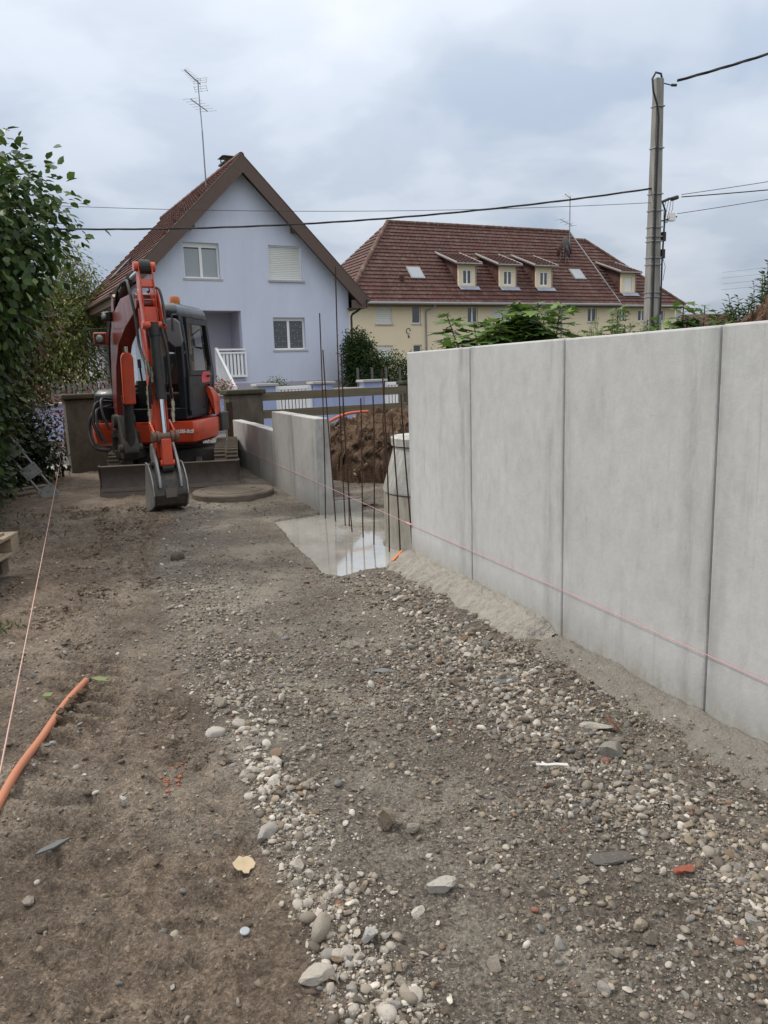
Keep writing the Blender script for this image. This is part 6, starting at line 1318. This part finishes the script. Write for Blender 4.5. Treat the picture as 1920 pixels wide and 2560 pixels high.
m = MB(); m.beam((-2.86,4.45,.33),(-2.76,5.35,.35),.14,.022); m.beam((-2.92,4.4,.36),(-2.9,4.95,.42),.09,.03); _set(m.build('loose_plank', M_wood), 'loose bleached plank lying on top of the pallet stack', 'plank')
m = MB(); m.beam((-4.9,9.6,.03),(-4.45,10.1,.05),.16,.025); _set(m.build('loose_plank', M_wood2), 'short tan board on the ground behind the metal ladder', 'plank')
# ------------------------------------------------------------------ litter
M_plast = pm('white_plastic_scrap', (.62,.62,.61), .4, .05, 5, 0); M_leafdry = pm('dry_cream_leaf', (.48,.38,.25), .8, .25, 30, .2, 80); M_leafbrown = pm('rust_brown_leaf', (.22,.075,.03), .75, .3, 30, .2, 80); M_coin = pm('dull_bottle_cap', (.34,.37,.40), .5, .15, 20, .2, 200, metallic=.2)
def flat(name, poly, loc, rz, mat, lab, cat, h=.003, tilt=0.0):
    m = MB(); m.prism(poly, XY, 0, h); o = m.build(name, mat, None, loc=loc, rot=(tilt, tilt*.5, rz)); return _set(o, lab, cat)
x, y = .555, 2.47; flat('plastic_strip', [(-.055,-.004),(-.02,-.007),(.015,-.002),(.058,-.006),(.056,.008),(.015,.010),(-.015,.004),(-.022,.006),(-.032,.018),(-.036,.003),(-.055,.005)], (x,y,gz1(x,y)+.028), .0, M_plast, 'torn white plastic strip on the right hand gravel', 'plastic', .004, .12)
x, y = -.435, 1.99; flat('dry_leaf', [(-.028,-.004),(-.03,.014),(-.018,.022),(-.004,.034),(.006,.026),(.018,.028),(.03,.016),(.034,-.004),(.026,-.018),(.012,-.022),(.004,-.034),(-.008,-.03),(-.012,-.018),(-.022,-.016)], (x,y,gz1(x,y)+.014), .5, M_leafdry, 'cream dry leaf at the border of mud and pebbles', 'leaf', .003, .25)
x, y = .865, 2.78; flat('dry_leaf', [(-.03,0),(-.02,.035),(.0,.02),(.02,.045),(.03,.01),(.02,-.03),(-.01,-.02)], (x,y,gz1(x,y)+.03), 1.2, M_leafbrown, 'rust brown curled leaf beside the cream slab by the wall', 'leaf', .003, .7)
x, y = -.385, 1.72; m = MB(); m.lathe([(.0125,0),(.0125,.003),(.010,.0045),(0,.0045)], 20); _set(m.build('bottle_cap', M_coin, None, loc=(x,y,gz1(x,y)+.006), rot=(.15,.1,0)), 'round bluish bottle cap on the smooth mud', 'bottle cap')
x, y = -1.03, 2.10; flat('slate_splinter', [(-.055,-.006),(.0,-.012),(.06,.0),(.02,.010),(-.03,.008)], (x,y,gz1(x,y)+.012), .85, pm('dark_splinter', (.12,.125,.13), .5, .2, 20, 0), 'long dark splinter on the mud below the orange conduit', 'stone', .006, .1)
x, y = -1.35, 3.38; M_green = pm('green_leaf_scrap', (.17,.21,.08), .6, .2, 20, 0)
flat('fallen_leaf', [(-.03,0),(0,.018),(.045,.006),(.03,-.004),(.055,-.014),(0,-.014)], (x,y,gz1(x,y)+.022), .2, M_green, 'light green torn leaf at the tip of the orange conduit', 'leaf', .003, .3)
x, y = -1.52, 3.22; flat('fallen_leaf', [(-.03,0),(0,.02),(.04,.004),(0,-.016)], (x,y,gz1(x,y)+.02), 1.2, M_green, 'small green leaf lying under the left string', 'leaf', .003, .3)
M_brick = pm('crushed_red_brick', (.36,.10,.055), .9, .2, 20, .3, 80)
V = []; Fc = []; b_ = 0
for k in range(16):
    x, y = -.775+.03*random.gauss(0, 1), 2.53+.04*random.gauss(0, 1); sz = .005+.010*random.random(); v = pebble(700+k, True, I1)*sz*np.array([1,1,.7])+np.array([x, y, gz1(x, y)+sz*.25]); V.append(v); Fc.append(F1+b_); b_ += len(v)
_set(npmesh('brick_crumbs', np.concatenate(V), np.concatenate(Fc), M_brick), 'bright red crumbs of crushed brick at the left pebble border', 'brick crumbs', kind='stuff')
m = MB()
for k in range(46):
    x, y = random.uniform(-3.4,-1.0), random.uniform(2.2,8.2)
    if x < -.62*y-.2: continue
    a = random.uniform(0,3.1); l_ = random.uniform(.03,.14); z = gz1(x,y)+.012; m.tube([(x,y,z),(x+l_*.5*math.cos(a),y+l_*.5*math.sin(a),z+.012),(x+l_*math.cos(a+.3),y+l_*math.sin(a+.3),z)], .0022, 4)
_set(m.build('straw_bits', M_root), 'scattered bits of straw and roots on the mud', 'straw', kind='stuff')
# ------------------------------------------------------------------ plants
M_leaf = leafmat('leaf_blade'); M_leafshiny = leafmat('glossy_leaf_blade', .36); M_bark = pm('bark', (.10,.078,.055), .95, .35, 8, .6, 40, .02)
LEAF = np.array([(0,0,0),(.30,.28,.05),(.33,.62,.02),(0,1.0,-.12),(-.33,.62,.02),(-.30,.28,.05),(0,.45,-.05)]); LF = np.array([(0,1,6),(1,2,6),(2,3,6),(3,4,6),(4,5,6),(5,0,6)])
BIGLEAF, BLF = LEAF, LF
LEAF = np.array([(0,0,0),(.33,.46,.04),(0,1.0,-.12),(-.33,.46,.04),(0,.48,-.05)]); LF = np.array([(0,1,4),(1,2,4),(2,3,4),(3,0,4)])
SLIM = LEAF*np.array([.52,1,1])
_a = []; 
for ang, rr in ((-90,.12),(-50,.46),(-15,.38),(15,.78),(38,.52),(62,.95),(76,.58),(90,1.05),(104,.58),(118,.95),(142,.52),(165,.78),(195,.38),(230,.46)): _a.append((rr*math.cos(R(ang))*.8, .12+rr*math.sin(R(ang))*.8+.1, .05*math.sin(ang)))
FIG = np.array([(0,.25,.03)]+_a); FF = np.array([(0, 1+i, 1+(i+1) % len(_a)) for i in range(len(_a))])
def leaves(name, P, D, U, S, C, mat, parent, shape=LEAF, faces=LF):
    """P base points, D growing direction, U face normal hint, S size, C colour"""
    D = D/np.linalg.norm(D, axis=1, keepdims=True); X_ = np.cross(D, U); X_ /= np.linalg.norm(X_, axis=1, keepdims=True)+1e-9; Z_ = np.cross(X_, D)
    V = P[:, None]+S[:, None, None]*(shape[None, :, 0:1]*X_[:, None]+shape[None, :, 1:2]*D[:, None]+shape[None, :, 2:3]*Z_[:, None])
    n = len(shape); F_ = (faces[None]+(np.arange(len(P))*n)[:, None, None]).reshape(-1, 3)
    o = npmesh(name, V.reshape(-1, 3), F_, mat, parent, np.repeat(C, n, 0), smooth=True); _set(o, kind='stuff'); return o
def mixcol(r, n, cols, w, jit=.22):
    c = np.array(cols)[r.choice(len(cols), n, p=np.array(w)/sum(w))]; return np.clip(c*r.uniform(1-jit, 1+jit, (n, 1)), 0, 1)
GREEN = [(.045,.085,.02),(.065,.115,.028),(.09,.15,.035),(.032,.06,.018)]
def crown(parent, name, blobs, n, size, cols, w, seed, mat=None, droop=.5, shape=LEAF, clump=.22, per=14):
    """leaves gathered in clumps (twig ends) over a set of ellipsoids (cx,cy,cz,rx,ry,rz)"""
    r = np.random.default_rng(seed); vol = np.array([b[3]*b[4]*b[5] for b in blobs])**.75; vol /= vol.sum(); nc_ = n//per
    k = r.choice(len(blobs), nc_, p=vol); B = np.array(blobs)[k]; d = r.normal(size=(nc_, 3)); d /= np.linalg.norm(d, axis=1, keepdims=True)
    rad = r.uniform(.30, 1.0, nc_)**.45; ctr = B[:, :3]+d*rad[:, None]*B[:, 3:]*(1+.12*r.normal(size=(nc_, 1)))
    lum_ = r.uniform(.75, 1.25, nc_)
    ii = np.repeat(np.arange(nc_), per); m_ = len(ii); off = r.normal(size=(m_, 3))*clump*.5
    P = ctr[ii]+off; out = d[ii]*.6+off/clump+r.normal(size=(m_, 3))*.45; out[:, 2] -= droop; U = r.normal(size=(m_, 3))*.5+np.array([0,0,1.0])+d[ii]*.5
    C = mixcol(r, m_, cols, w)*lum_[ii][:, None]; S = size*r.uniform(.6, 1.2, m_)
    return leaves(name, P, out, U, S, C, mat or M_leaf, parent, shape, BLF if shape is BIGLEAF else LF), ctr
def limbs(parent, base, tips, r0, seed, name='trunk', fork=.45):
    r = random.Random(seed); m = MB(); base = Vector(base)
    top = base+Vector((0,0,1))*(max(t[2] for t in tips)*.55)
    zmax = max(t[2] for t in tips)
    m.tube([base-Vector((0,0,.1)), base.lerp(top, .35)+Vector((r.uniform(-.05,.05), r.uniform(-.05,.05), 0)), base.lerp(top, .7), top], [r0*1.2, r0, r0*.8, r0*.55], 9)
    for t in tips:
        t = Vector(t); s_ = base.lerp(top, r.uniform(.35, 1.0)); mid = s_.lerp(t, .5)+Vector((r.uniform(-.1,.1), r.uniform(-.1,.1), .12)); m.tube([s_, s_.lerp(mid,.5)+Vector((0,0,.03)), mid, t], [r0*.38, r0*.30, r0*.2, r0*.07], 6)
    return m.build(name, M_bark, parent, smooth=True)
# big shrub tree at the left edge
bl = [(-4.2,7.3,2.75,.95,1.0,.80),(-3.55,7.1,2.75,.78,.7,.66),(-4.3,7.4,2.1,.90,1.0,.8),(-3.75,7.2,2.2,.50,.6,.6),(-4.45,7.6,1.35,.75,.9,.6)]
t = thing('broadleaf_tree', 'big dark green leafy tree filling the left picture edge', 'tree', (-5.2, 7.9, -.05)); off = Vector((4.5,-7.6,.05)); 
bl2 = [(b[0]+5.2,b[1]-7.9,b[2]+.05,*b[3:]) for b in bl]
o, ctr = crown(t, 'crown', bl2, 26000, .090, [(.05,.092,.026),(.07,.12,.034),(.10,.16,.044),(.034,.062,.02),(.16,.22,.07)], (3,4,2,2.5,.8), 5, M_leafshiny, .6, BIGLEAF, .24, 11)
limbs(t, (0,0,0), [tuple(c) for c in ctr[::13]], .06, 3)
# brownish shoots and lower bushes beside it
t = thing('shrub', 'shrub with reddish brown drying leaves below the big left tree crown', 'shrub', (-4.75, 8.6, -.05))
o, ctr = crown(t, 'foliage', [(.80,-.3,2.05,.50,.5,.45),(.5,-.3,1.5,.6,.6,.5),(.88,-.4,2.25,.32,.3,.3)], 3600, .08, [(.06,.075,.025),(.10,.065,.035),(.045,.06,.022),(.13,.075,.04)], (3,2,3,1), 15, None, .5, LEAF, .22, 8); limbs(t, (0,0,0), [tuple(c) for c in ctr[::12]], .03, 4)
t = thing('shrub', 'very dark ivy clad bush behind the metal ladder', 'shrub', (-5.75, 10.7, -.05))
crown(t, 'foliage', [(0,.1,.65,.7,.5,.75),(.35,.5,.5,.5,.5,.55),(-.5,-.2,.7,.6,.5,.8),(-1.0,-.3,.8,.6,.5,.9),(.45,.8,.35,.4,.5,.35),(-.2,0,1.4,.6,.4,.5),(-.9,-.1,1.6,.6,.4,.6),(.1,.5,.9,.5,.4,.5)], 15000, .085, [(.020,.036,.012),(.028,.05,.016),(.04,.068,.02),(.013,.022,.009)], (3,3,2,3), 25, None, .7, LEAF, .22, 10)
m = MB(); m.tube([(0,0,-.1),(.05,.1,.5),(.1,.2,.9)], [.04,.03,.015], 7); m.build('stem', M_bark, t)
t = thing('shrub', 'leafy green bush low at the left picture edge beneath the tree', 'shrub', (-4.55, 8.3, -.05))
crown(t, 'foliage', [(-.1,0,1.05,.55,.5,.45),(.1,-.2,.90,.40,.4,.30),(-.3,-.1,.55,.5,.5,.55),(-.5,-.6,.6,.5,.5,.6),(-.35,.3,.3,.6,.5,.4),(-.1,-.9,.25,.45,.4,.3)], 8000, .10, [(.045,.08,.024),(.06,.10,.03),(.03,.052,.017)], (3,2,3), 35, None, .6, LEAF, .22, 8); m = MB(); m.tube([(0,0,-.1),(0,0,.8)], [.03,.012], 7); m.build('stem', M_bark, t)
t = thing('hedge', 'dense dark undergrowth filling the left picture edge behind the ladder', 'hedge', (-5.4, 9.2, -.05))
crown(t, 'foliage', [(-.3,0,1.2,.7,.6,1.2),(.2,.4,.8,.6,.6,.85),(-.6,.8,1.3,.7,.6,1.2),(.35,-.7,1.5,.55,.6,.75),(-.2,1.6,1.0,.7,.6,.95),(.30,1.9,.6,.4,.4,.6)], 20000, .082, [(.016,.03,.010),(.024,.043,.014),(.034,.058,.018),(.011,.019,.008)], (3,3,1.5,3), 26, None, .6, LEAF, .2, 10)
m = MB(); m.tube([(0,0,-.1),(.05,.1,.9)], [.05,.02], 7); m.build('stem', M_bark, t)
t = thing('hedge', 'red leaved hedge behind the left gate pillar', 'hedge', (-5.9, 14.4, -.05), HT)
crown(t, 'foliage', [(-1.4,0,.75,.8,.4,.7),(-.3,0,.7,.8,.4,.7),(.8,.1,.68,.7,.4,.7),(1.7,.2,.62,.6,.4,.62),(2.4,.3,.6,.6,.4,.62)], 6000, .07, [(.16,.030,.030),(.10,.025,.026),(.07,.065,.025),(.21,.05,.04)], (4,3,2,1), 45, None, .4, LEAF, .25, 10); m = MB(); m.tube([(0,0,-.1),(0,0,.7)], [.03,.012], 7); m.build('stem', M_bark, t)
# yellowing tree beyond the street
t = thing('cherry_tree', 'yellowing green tree between the left pillar and the lavender house', 'tree', (-13.4, 31.0, -.05))
o, ctr = crown(t, 'crown', [(0,0,3.4,2.5,1.9,1.7),(-.9,.2,2.0,2.1,1.8,1.6),(1.1,0,1.9,1.6,1.5,1.6),(.5,.2,4.8,1.5,1.2,1.0),(1.5,.3,4.0,1.4,1.2,1.1),(-1.9,0,3.9,1.5,1.3,1.4),(1.3,0,6.0,.55,.5,.75),(2.0,.2,5.4,.5,.5,.6)], 30000, .15, [(.18,.22,.06),(.13,.17,.045),(.30,.28,.085),(.42,.36,.13),(.08,.11,.03)], (4,4,2.4,1.0,2), 55, None, .9, SLIM*1.25, .42, 12); limbs(t, (0,0,0), [tuple(c) for c in ctr[::25]], .13, 6)
t = thing('laurel_tree', 'dense dark tree standing behind the yellowing tree at the left', 'tree', (-18.5, 33.0, -.05))
o, ctr = crown(t, 'crown', [(0,0,2.6,2.6,1.8,2.0),(2.2,0,1.8,1.8,1.5,1.5),(-2,.2,2.2,1.8,1.5,1.8)], 7000, .16, GREEN, (3,3,2,3), 56, None, .7, LEAF, .5, 12); limbs(t, (0,0,0), [tuple(c) for c in ctr[::25]], .13, 6)
# clipped bushes across the street
def bush(lab, loc, blobs, n, size, seed, cols=GREEN, w=(3,3,1,2), name='shrub', cat='shrub', mat=None):
    t = thing(name, lab, cat, loc, HT); crown(t, 'foliage', blobs, n, size, cols, w, seed, mat, .2, LEAF, .14, 10); m = MB(); m.tube([(0,0,-.1),(0,0,blobs[0][2])], [.05,.03], 7); m.build('stem', M_bark, t); return t
p = house_pt(3.13, -6.6, 0); bush('round clipped green bush behind the left white gate', (p.x,p.y,0), [(0,0,.78,.40,.4,.46)], 3000, .05, 61)
p = house_pt(8.95, -1.3, 0); bush('tall dark clipped bush at the right corner of the lavender house', (p.x,p.y,0), [(-.3,0,1.45,.70,.8,1.2),(-.55,0,2.2,.5,.6,.7),(.1,0,1.0,.6,.7,.8)], 19000, .092, 62, [(.03,.06,.016),(.04,.075,.02),(.055,.095,.026)], (3,3,2))
hedge_ = thing('hedge', 'long dark green hedge behind the concrete fence posts', 'hedge', house_pt(9.2, -1.5, 0), HT)
crown(hedge_, 'foliage', [(i*.7,0,1.0,.65,.55,1.0+.08*math.sin(i*2)) for i in range(5)], 20000, .085, [(.04,.085,.018),(.055,.11,.025),(.075,.14,.03),(.025,.045,.014)], (3,3,2,2), 63, None, .2, LEAF, .2, 10); m = MB(); m.tube([(0,0,-.1),(0,0,.9)], [.04,.02], 7); m.build('stem', M_bark, hedge_)
M_picket = pm('grey_picket_wood', (.13,.125,.115), .9, .25, 6, .3, 50)
pf = thing('wire_fence', 'green wire fence with slim concrete posts before the hedge', 'fence', house_pt(7.43, -3.2, 0), HT)
M_mesh = pm('green_fence_mesh', (.03,.05,.035), .7, .2, 5, 0)
for i in range(5): m = MB(); m.box(i*.565,i*.565+.07,-.035,.035,-.2,1.52); m.build('post', M_picket, pf, bevel=.008)
m = MB()
for i in range(13): m.box(0,2.6,.036,.039,.1+i*.1,.106+i*.1)
for i in range(28): m.box(.05+i*.09,.054+i*.09,.039,.041,.1,1.4)
m.build('wire_mesh', M_mesh, pf)
p = house_pt(3.2, -6.95, 0); bush('low dark planting behind the bars of the left white gate', (p.x,p.y,0), [(-.4,0,.4,.4,.2,.42),(.1,0,.42,.4,.2,.42),(.5,0,.38,.35,.2,.4)], 3600, .07, 64, [(.018,.03,.012),(.025,.045,.016),(.035,.055,.02)], (3,3,1))
p = house_pt(6.7, -6.95, 0); bush('low dark planting behind the bars of the right white gate', (p.x,p.y,0), [(-.5,0,.45,.45,.2,.45),(.1,0,.45,.45,.2,.45),(.6,0,.4,.4,.2,.4)], 3600, .07, 65, [(.018,.03,.012),(.025,.045,.016),(.035,.055,.02)], (3,3,1))
# flower bush on the stair wall
t = thing('flower_bush', 'pink flowering plant by the foot of the stairs', 'flowers', house_pt(1.15, -7.4, .78), HT)
crown(t, 'foliage', [(0,0,.32,.42,.2,.16)], 500, .06, GREEN, (3,3,2,2), 71, None, .2, LEAF, .1, 8); crown(t, 'blossoms', [(0,-.05,.38,.40,.2,.15)], 420, .05, [(.62,.22,.26),(.70,.45,.45),(.75,.66,.64)], (3,2,2), 72, None, .1, LEAF*np.array([1.4,1,1]), .06, 6)
m = MB(); m.tube([(0,0,-.1),(0,0,.3)], [.02,.01], 6); m.build('stem', M_bark, t)
# picket fence beyond the street at the left
pk = thing('picket_fence', 'grey picket fence above the red hedge at the left', 'fence', house_pt(-2.9, -7.2, 0), HT)
m = MB(); m.prism([(0,0),(.075,0),(.075,1.28),(.0375,1.36),(0,1.28)], XZ, 0, .02); me = m.mesh('picket', M_picket)
for i in range(28): link('picket', me, pk, (i*.125, 0, .0))
m = MB(); m.box(0,3.5,.022,.05,.3,.36); m.box(0,3.5,.022,.05,1.0,1.06); m.build('rail', M_picket, pk)
# fig trees behind the tall wall
def fig(lab, loc, stems, seed, size=.17):
    size *= 1.3
    r = np.random.default_rng(seed); t = thing('fig_tree', lab, 'tree', loc, 0, 'fig plants behind the tall wall'); m = MB(); P = []; D = []; U = []; S = []; C = []
    for (x, y, h, lx, ly) in stems:
        pts = [Vector((x,y,0))+Vector((lx*f*f, ly*f*f, h*f)) for f in np.linspace(0, 1, 7)]; m.tube(pts, [.016*(1-.6*f) for f in np.linspace(0, 1, 7)], 6)
        k = int(h/.030)
        for i in range(k):
            f = .25+.75*i/k; b = Vector((x,y,0))+Vector((lx*f*f, ly*f*f, h*f)); a = i*2.4+r.uniform(-.4,.4); e = .55-.9*(1-f)+r.normal()*.15; d = Vector((math.cos(a), math.sin(a), e)).normalized(); s_ = size*r.uniform(.75,1.2)*(1.0 if f < .9 else .7); pet = .09*(1.1-f*.6)
            q = b+d*pet; P.append(q); dd = d+Vector((0,0,-.55)); D.append(dd); U.append(Vector((d.x*.9,d.y*.9,.8))+Vector(r.normal(size=3))*.25); S.append(s_); cc = np.array([(.05,.10,.022),(.07,.13,.03),(.10,.18,.04),(.15,.24,.06)][min(3, int(r.uniform(0, 2.2)+1.9*f**3))]); C.append(cc*r.uniform(.8,1.2)); m.tube([b, q], .003, 4)
    m.build('stem', M_bark, t, smooth=True); leaves('foliage', np.array([p[:] for p in P]), np.array([d[:] for d in D]), np.array([u[:] for u in U]), np.array(S), np.array(C), M_leaf, t, FIG, FF)
rs = random.Random(4)
fig('bushy fig with big lobed leaves rising above the second wall panel', (1.40, 9.3, -.05), [(rs.uniform(-.25,.25), rs.uniform(-.35,.35), 1.62+.50*rs.random(), -.42+.055*k, rs.uniform(-.25,.25)) for k in range(18)], 1, .20)
fig('second bushy fig just right of the first above the wall', (1.88, 9.2, -.05), [(rs.uniform(-.2,.15), rs.uniform(-.3,.3), 1.66+.50*rs.random(), -.22+.035*k, rs.uniform(-.2,.2)) for k in range(14)], 2, .20)
fig('slender single fig shoot left of the utility pole above the wall', (3.14, 10.4, -.05), [(0,0,2.18,.02,0),(-.2,.1,1.88,-.1,0),(.2,0,1.85,.1,0)], 3, .17)
fig('low fig leaves directly in front of the utility pole', (3.55, 10.4, -.05), [(0,0,2.0,.0,0),(.25,0,1.95,.1,0),(-.2,0,1.95,-.1,0),(.45,.1,1.98,.12,0)], 4, .17)
fig('fig shoot with dark stem right of the utility pole', (4.0, 10.4, -.05), [(0,0,2.22,.02,0),(.1,.1,1.9,.1,0)], 5, .17)
fig('fig top with narrow fingered leaves near the earth heap at right', (4.27, 10.4, -.05), [(0,0,2.16,.03,0),(.2,0,1.95,.10,0),(-.15,0,1.98,-.05,0)], 6, .17)
# feathery asparagus fern
t = thing('asparagus_fern', 'pale feathery green fern along the wall top between figs and pole', 'plant', (2.72, 9.9, -.05)); r = np.random.default_rng(9); P = []; D = []; m = MB()
for k in range(46):
    x, y = r.uniform(-.55,.65), r.uniform(-.35,.35); h = r.uniform(1.62,1.92)+.30*math.exp(-((x-.15)/.25)**2)*r.uniform(.3,1); lx, ly = r.normal()*.18, r.normal()*.15; m.tube([(x,y,0),(x+lx*.4,y+ly*.4,h*.6),(x+lx,y+ly,h)], [.006,.004,.002], 4)
    for i in range(90):
        f = r.uniform(.5,1); c = np.array([x+lx*f*f, y+ly*f*f, h*f]); w = .16*(1.08-f); o_ = r.normal(size=3)*w; P.append(c+o_); D.append(o_+np.array([0,0,.06])+r.normal(size=3)*.03)
P = np.array(P); n = len(P); leaves('foliage', P, np.array(D), r.normal(size=(n,3)), np.full(n, .06)*r.uniform(.6,1.3,n), mixcol(r, n, [(.20,.28,.11),(.27,.34,.15),(.15,.22,.085)], (3,2,2)), M_leaf, t, LEAF*np.array([.22,1,1])); m.build('stem', pm('green_stem', (.16,.22,.08), .7, .2, 5, 0), t)
# upright leafy tree at the right edge
t = thing('plum_tree', 'leafy tree with upright shoots at the right picture edge', 'tree', (5.35, 10.9, -.05)); r = np.random.default_rng(12); m = MB(); P = []; D = []; U = []
for k in range(150):
    bx, by = r.uniform(-.2,.35), r.uniform(-.25,.25); x = r.uniform(-.55,1.35); h = 1.95+.72*sstep(-.8,.3,x)*r.uniform(.35,1.15)+.06*r.normal(); y = r.uniform(-.6,.6); p0 = Vector((bx,by,1.0)); p3 = Vector((x,y,h)); p1 = p0.lerp(p3,.45)+Vector(((x-bx)*.25,0,-.12)); m.tube([p0,p1,p3.lerp(p1,.4)+Vector((0,0,.02)),p3], [.014,.010,.007,.003], 5)
    for i in range(34):
        f = i/33; q = p1.lerp(p3, f); a = i*2.4; d = Vector((math.cos(a), math.sin(a), .45)); P.append(q); D.append(d); U.append(Vector((-math.cos(a)*.4,-math.sin(a)*.4,1)))
n = len(P); leaves('foliage', np.array([p[:] for p in P]), np.array([d[:] for d in D]), np.array([u[:] for u in U]), .12*r.uniform(.6,1.15,n), mixcol(r, n, [(.04,.075,.02),(.055,.10,.025),(.085,.14,.035)], (3,3,1)), M_leaf, t, SLIM)
m.tube([(0,0,-.1),(.02,0,.6),(.08,0,1.05)], [.07,.055,.04], 8); m.build('trunk', M_bark, t, smooth=True)
# weeds
t = thing('weeds', 'low green weeds by the earth heap above the wall', 'weeds', (4.55, 9.6, -.05)); crown(t, 'foliage', [(-.2,0,1.55,.5,.3,.22),(.4,0,1.6,.4,.3,.2),(-.9,.2,1.5,.4,.3,.25)], 900, .07, [(.10,.13,.045),(.07,.10,.03),(.17,.18,.08)], (3,3,1), 81, None, -.3, SLIM, .14, 8); m = MB()
for k in range(12): x = random.uniform(-1.1,.7); m.tube([(x,0,0),(x+.05,0,1.5)], .006, 4)
m.build('stem', M_bark, t)
# grass and creeping weeds at the left border
r = np.random.default_rng(31); n = 2600; x = r.uniform(-5.2,-2.6,n); y = r.uniform(4.6,10.5,n); ok = (x < -.33*y-1.05+.35*r.normal(size=n))&(vnoise(x*1.7,y*1.7,5)+.25*r.normal(size=n) > .1); x, y = x[ok], y[ok]; n = len(x); z = ground_z(x, y, False)
g = leaves('grass', np.stack([x,y,z],-1), np.stack([r.normal(size=n)*.5, r.normal(size=n)*.5, r.uniform(.3,1,n)],-1), r.normal(size=(n,3)), .055*r.uniform(.5,1.5,n), mixcol(r, n, [(.05,.075,.02),(.09,.11,.035),(.16,.14,.06)], (3,3,1)), M_leaf, None, SLIM*np.array([.7,1,1])); _set(g, 'sparse weeds and grass along the left mud border', 'grass')
r = np.random.default_rng(32); x = np.concatenate([r.normal(-1.93,.05,40), r.normal(-2.2,.05,30)]); y = np.concatenate([r.normal(3.42,.04,40), r.normal(4.25,.05,30)]); n = len(x); z = ground_z(x, y, False)
g = leaves('grass', np.stack([x,y,z],-1), np.stack([r.normal(size=n)*.5, r.normal(size=n)*.5, r.uniform(.3,1,n)],-1), r.normal(size=(n,3)), .05*r.uniform(.5,1.5,n), mixcol(r, n, [(.06,.10,.025),(.09,.14,.035)], (3,3)), M_leaf, None, SLIM*np.array([.5,1,1])); _set(g, 'two small tufts of green grass on the mud at the left edge', 'grass')
# far roofs
fh = thing('far_house', 'small distant brick house with grey roof right of the pole', 'house', (33.5, 80, -1.2), R(10)); m = MB(); m.box(-4,4,0,6,-.2,4.6); m.build('wall', pm('far_brick', (.30,.13,.08), .9, .15, 2, 0), fh); m = MB(); m.prism([(-.5,4.602),(6.5,4.602),(3,7.4)], YZ, -4.4, 4.4); m.build('roof', M_tile, fh); m = MB(); m.box(-2.8,-2.2,1.4,2,5.5,8.3); m.build('chimney', M_coping, fh)
fh = thing('far_house', 'distant house with brown roof behind the left trees', 'house', (-22, 45, 0), R(25)); m = MB(); m.box(-6,6,0,7,-.2,3.8); m.build('wall', M_cream, fh); m = MB(); m.prism([(-.6,3.802),(7.6,3.802),(3.5,6.6)], YZ, -6.4, 6.4); m.build('roof', M_tile, fh); m = MB(); m.box(-2.8,-2.2,2.4,3,5.5,7.2); m.build('chimney', M_chimney, fh)
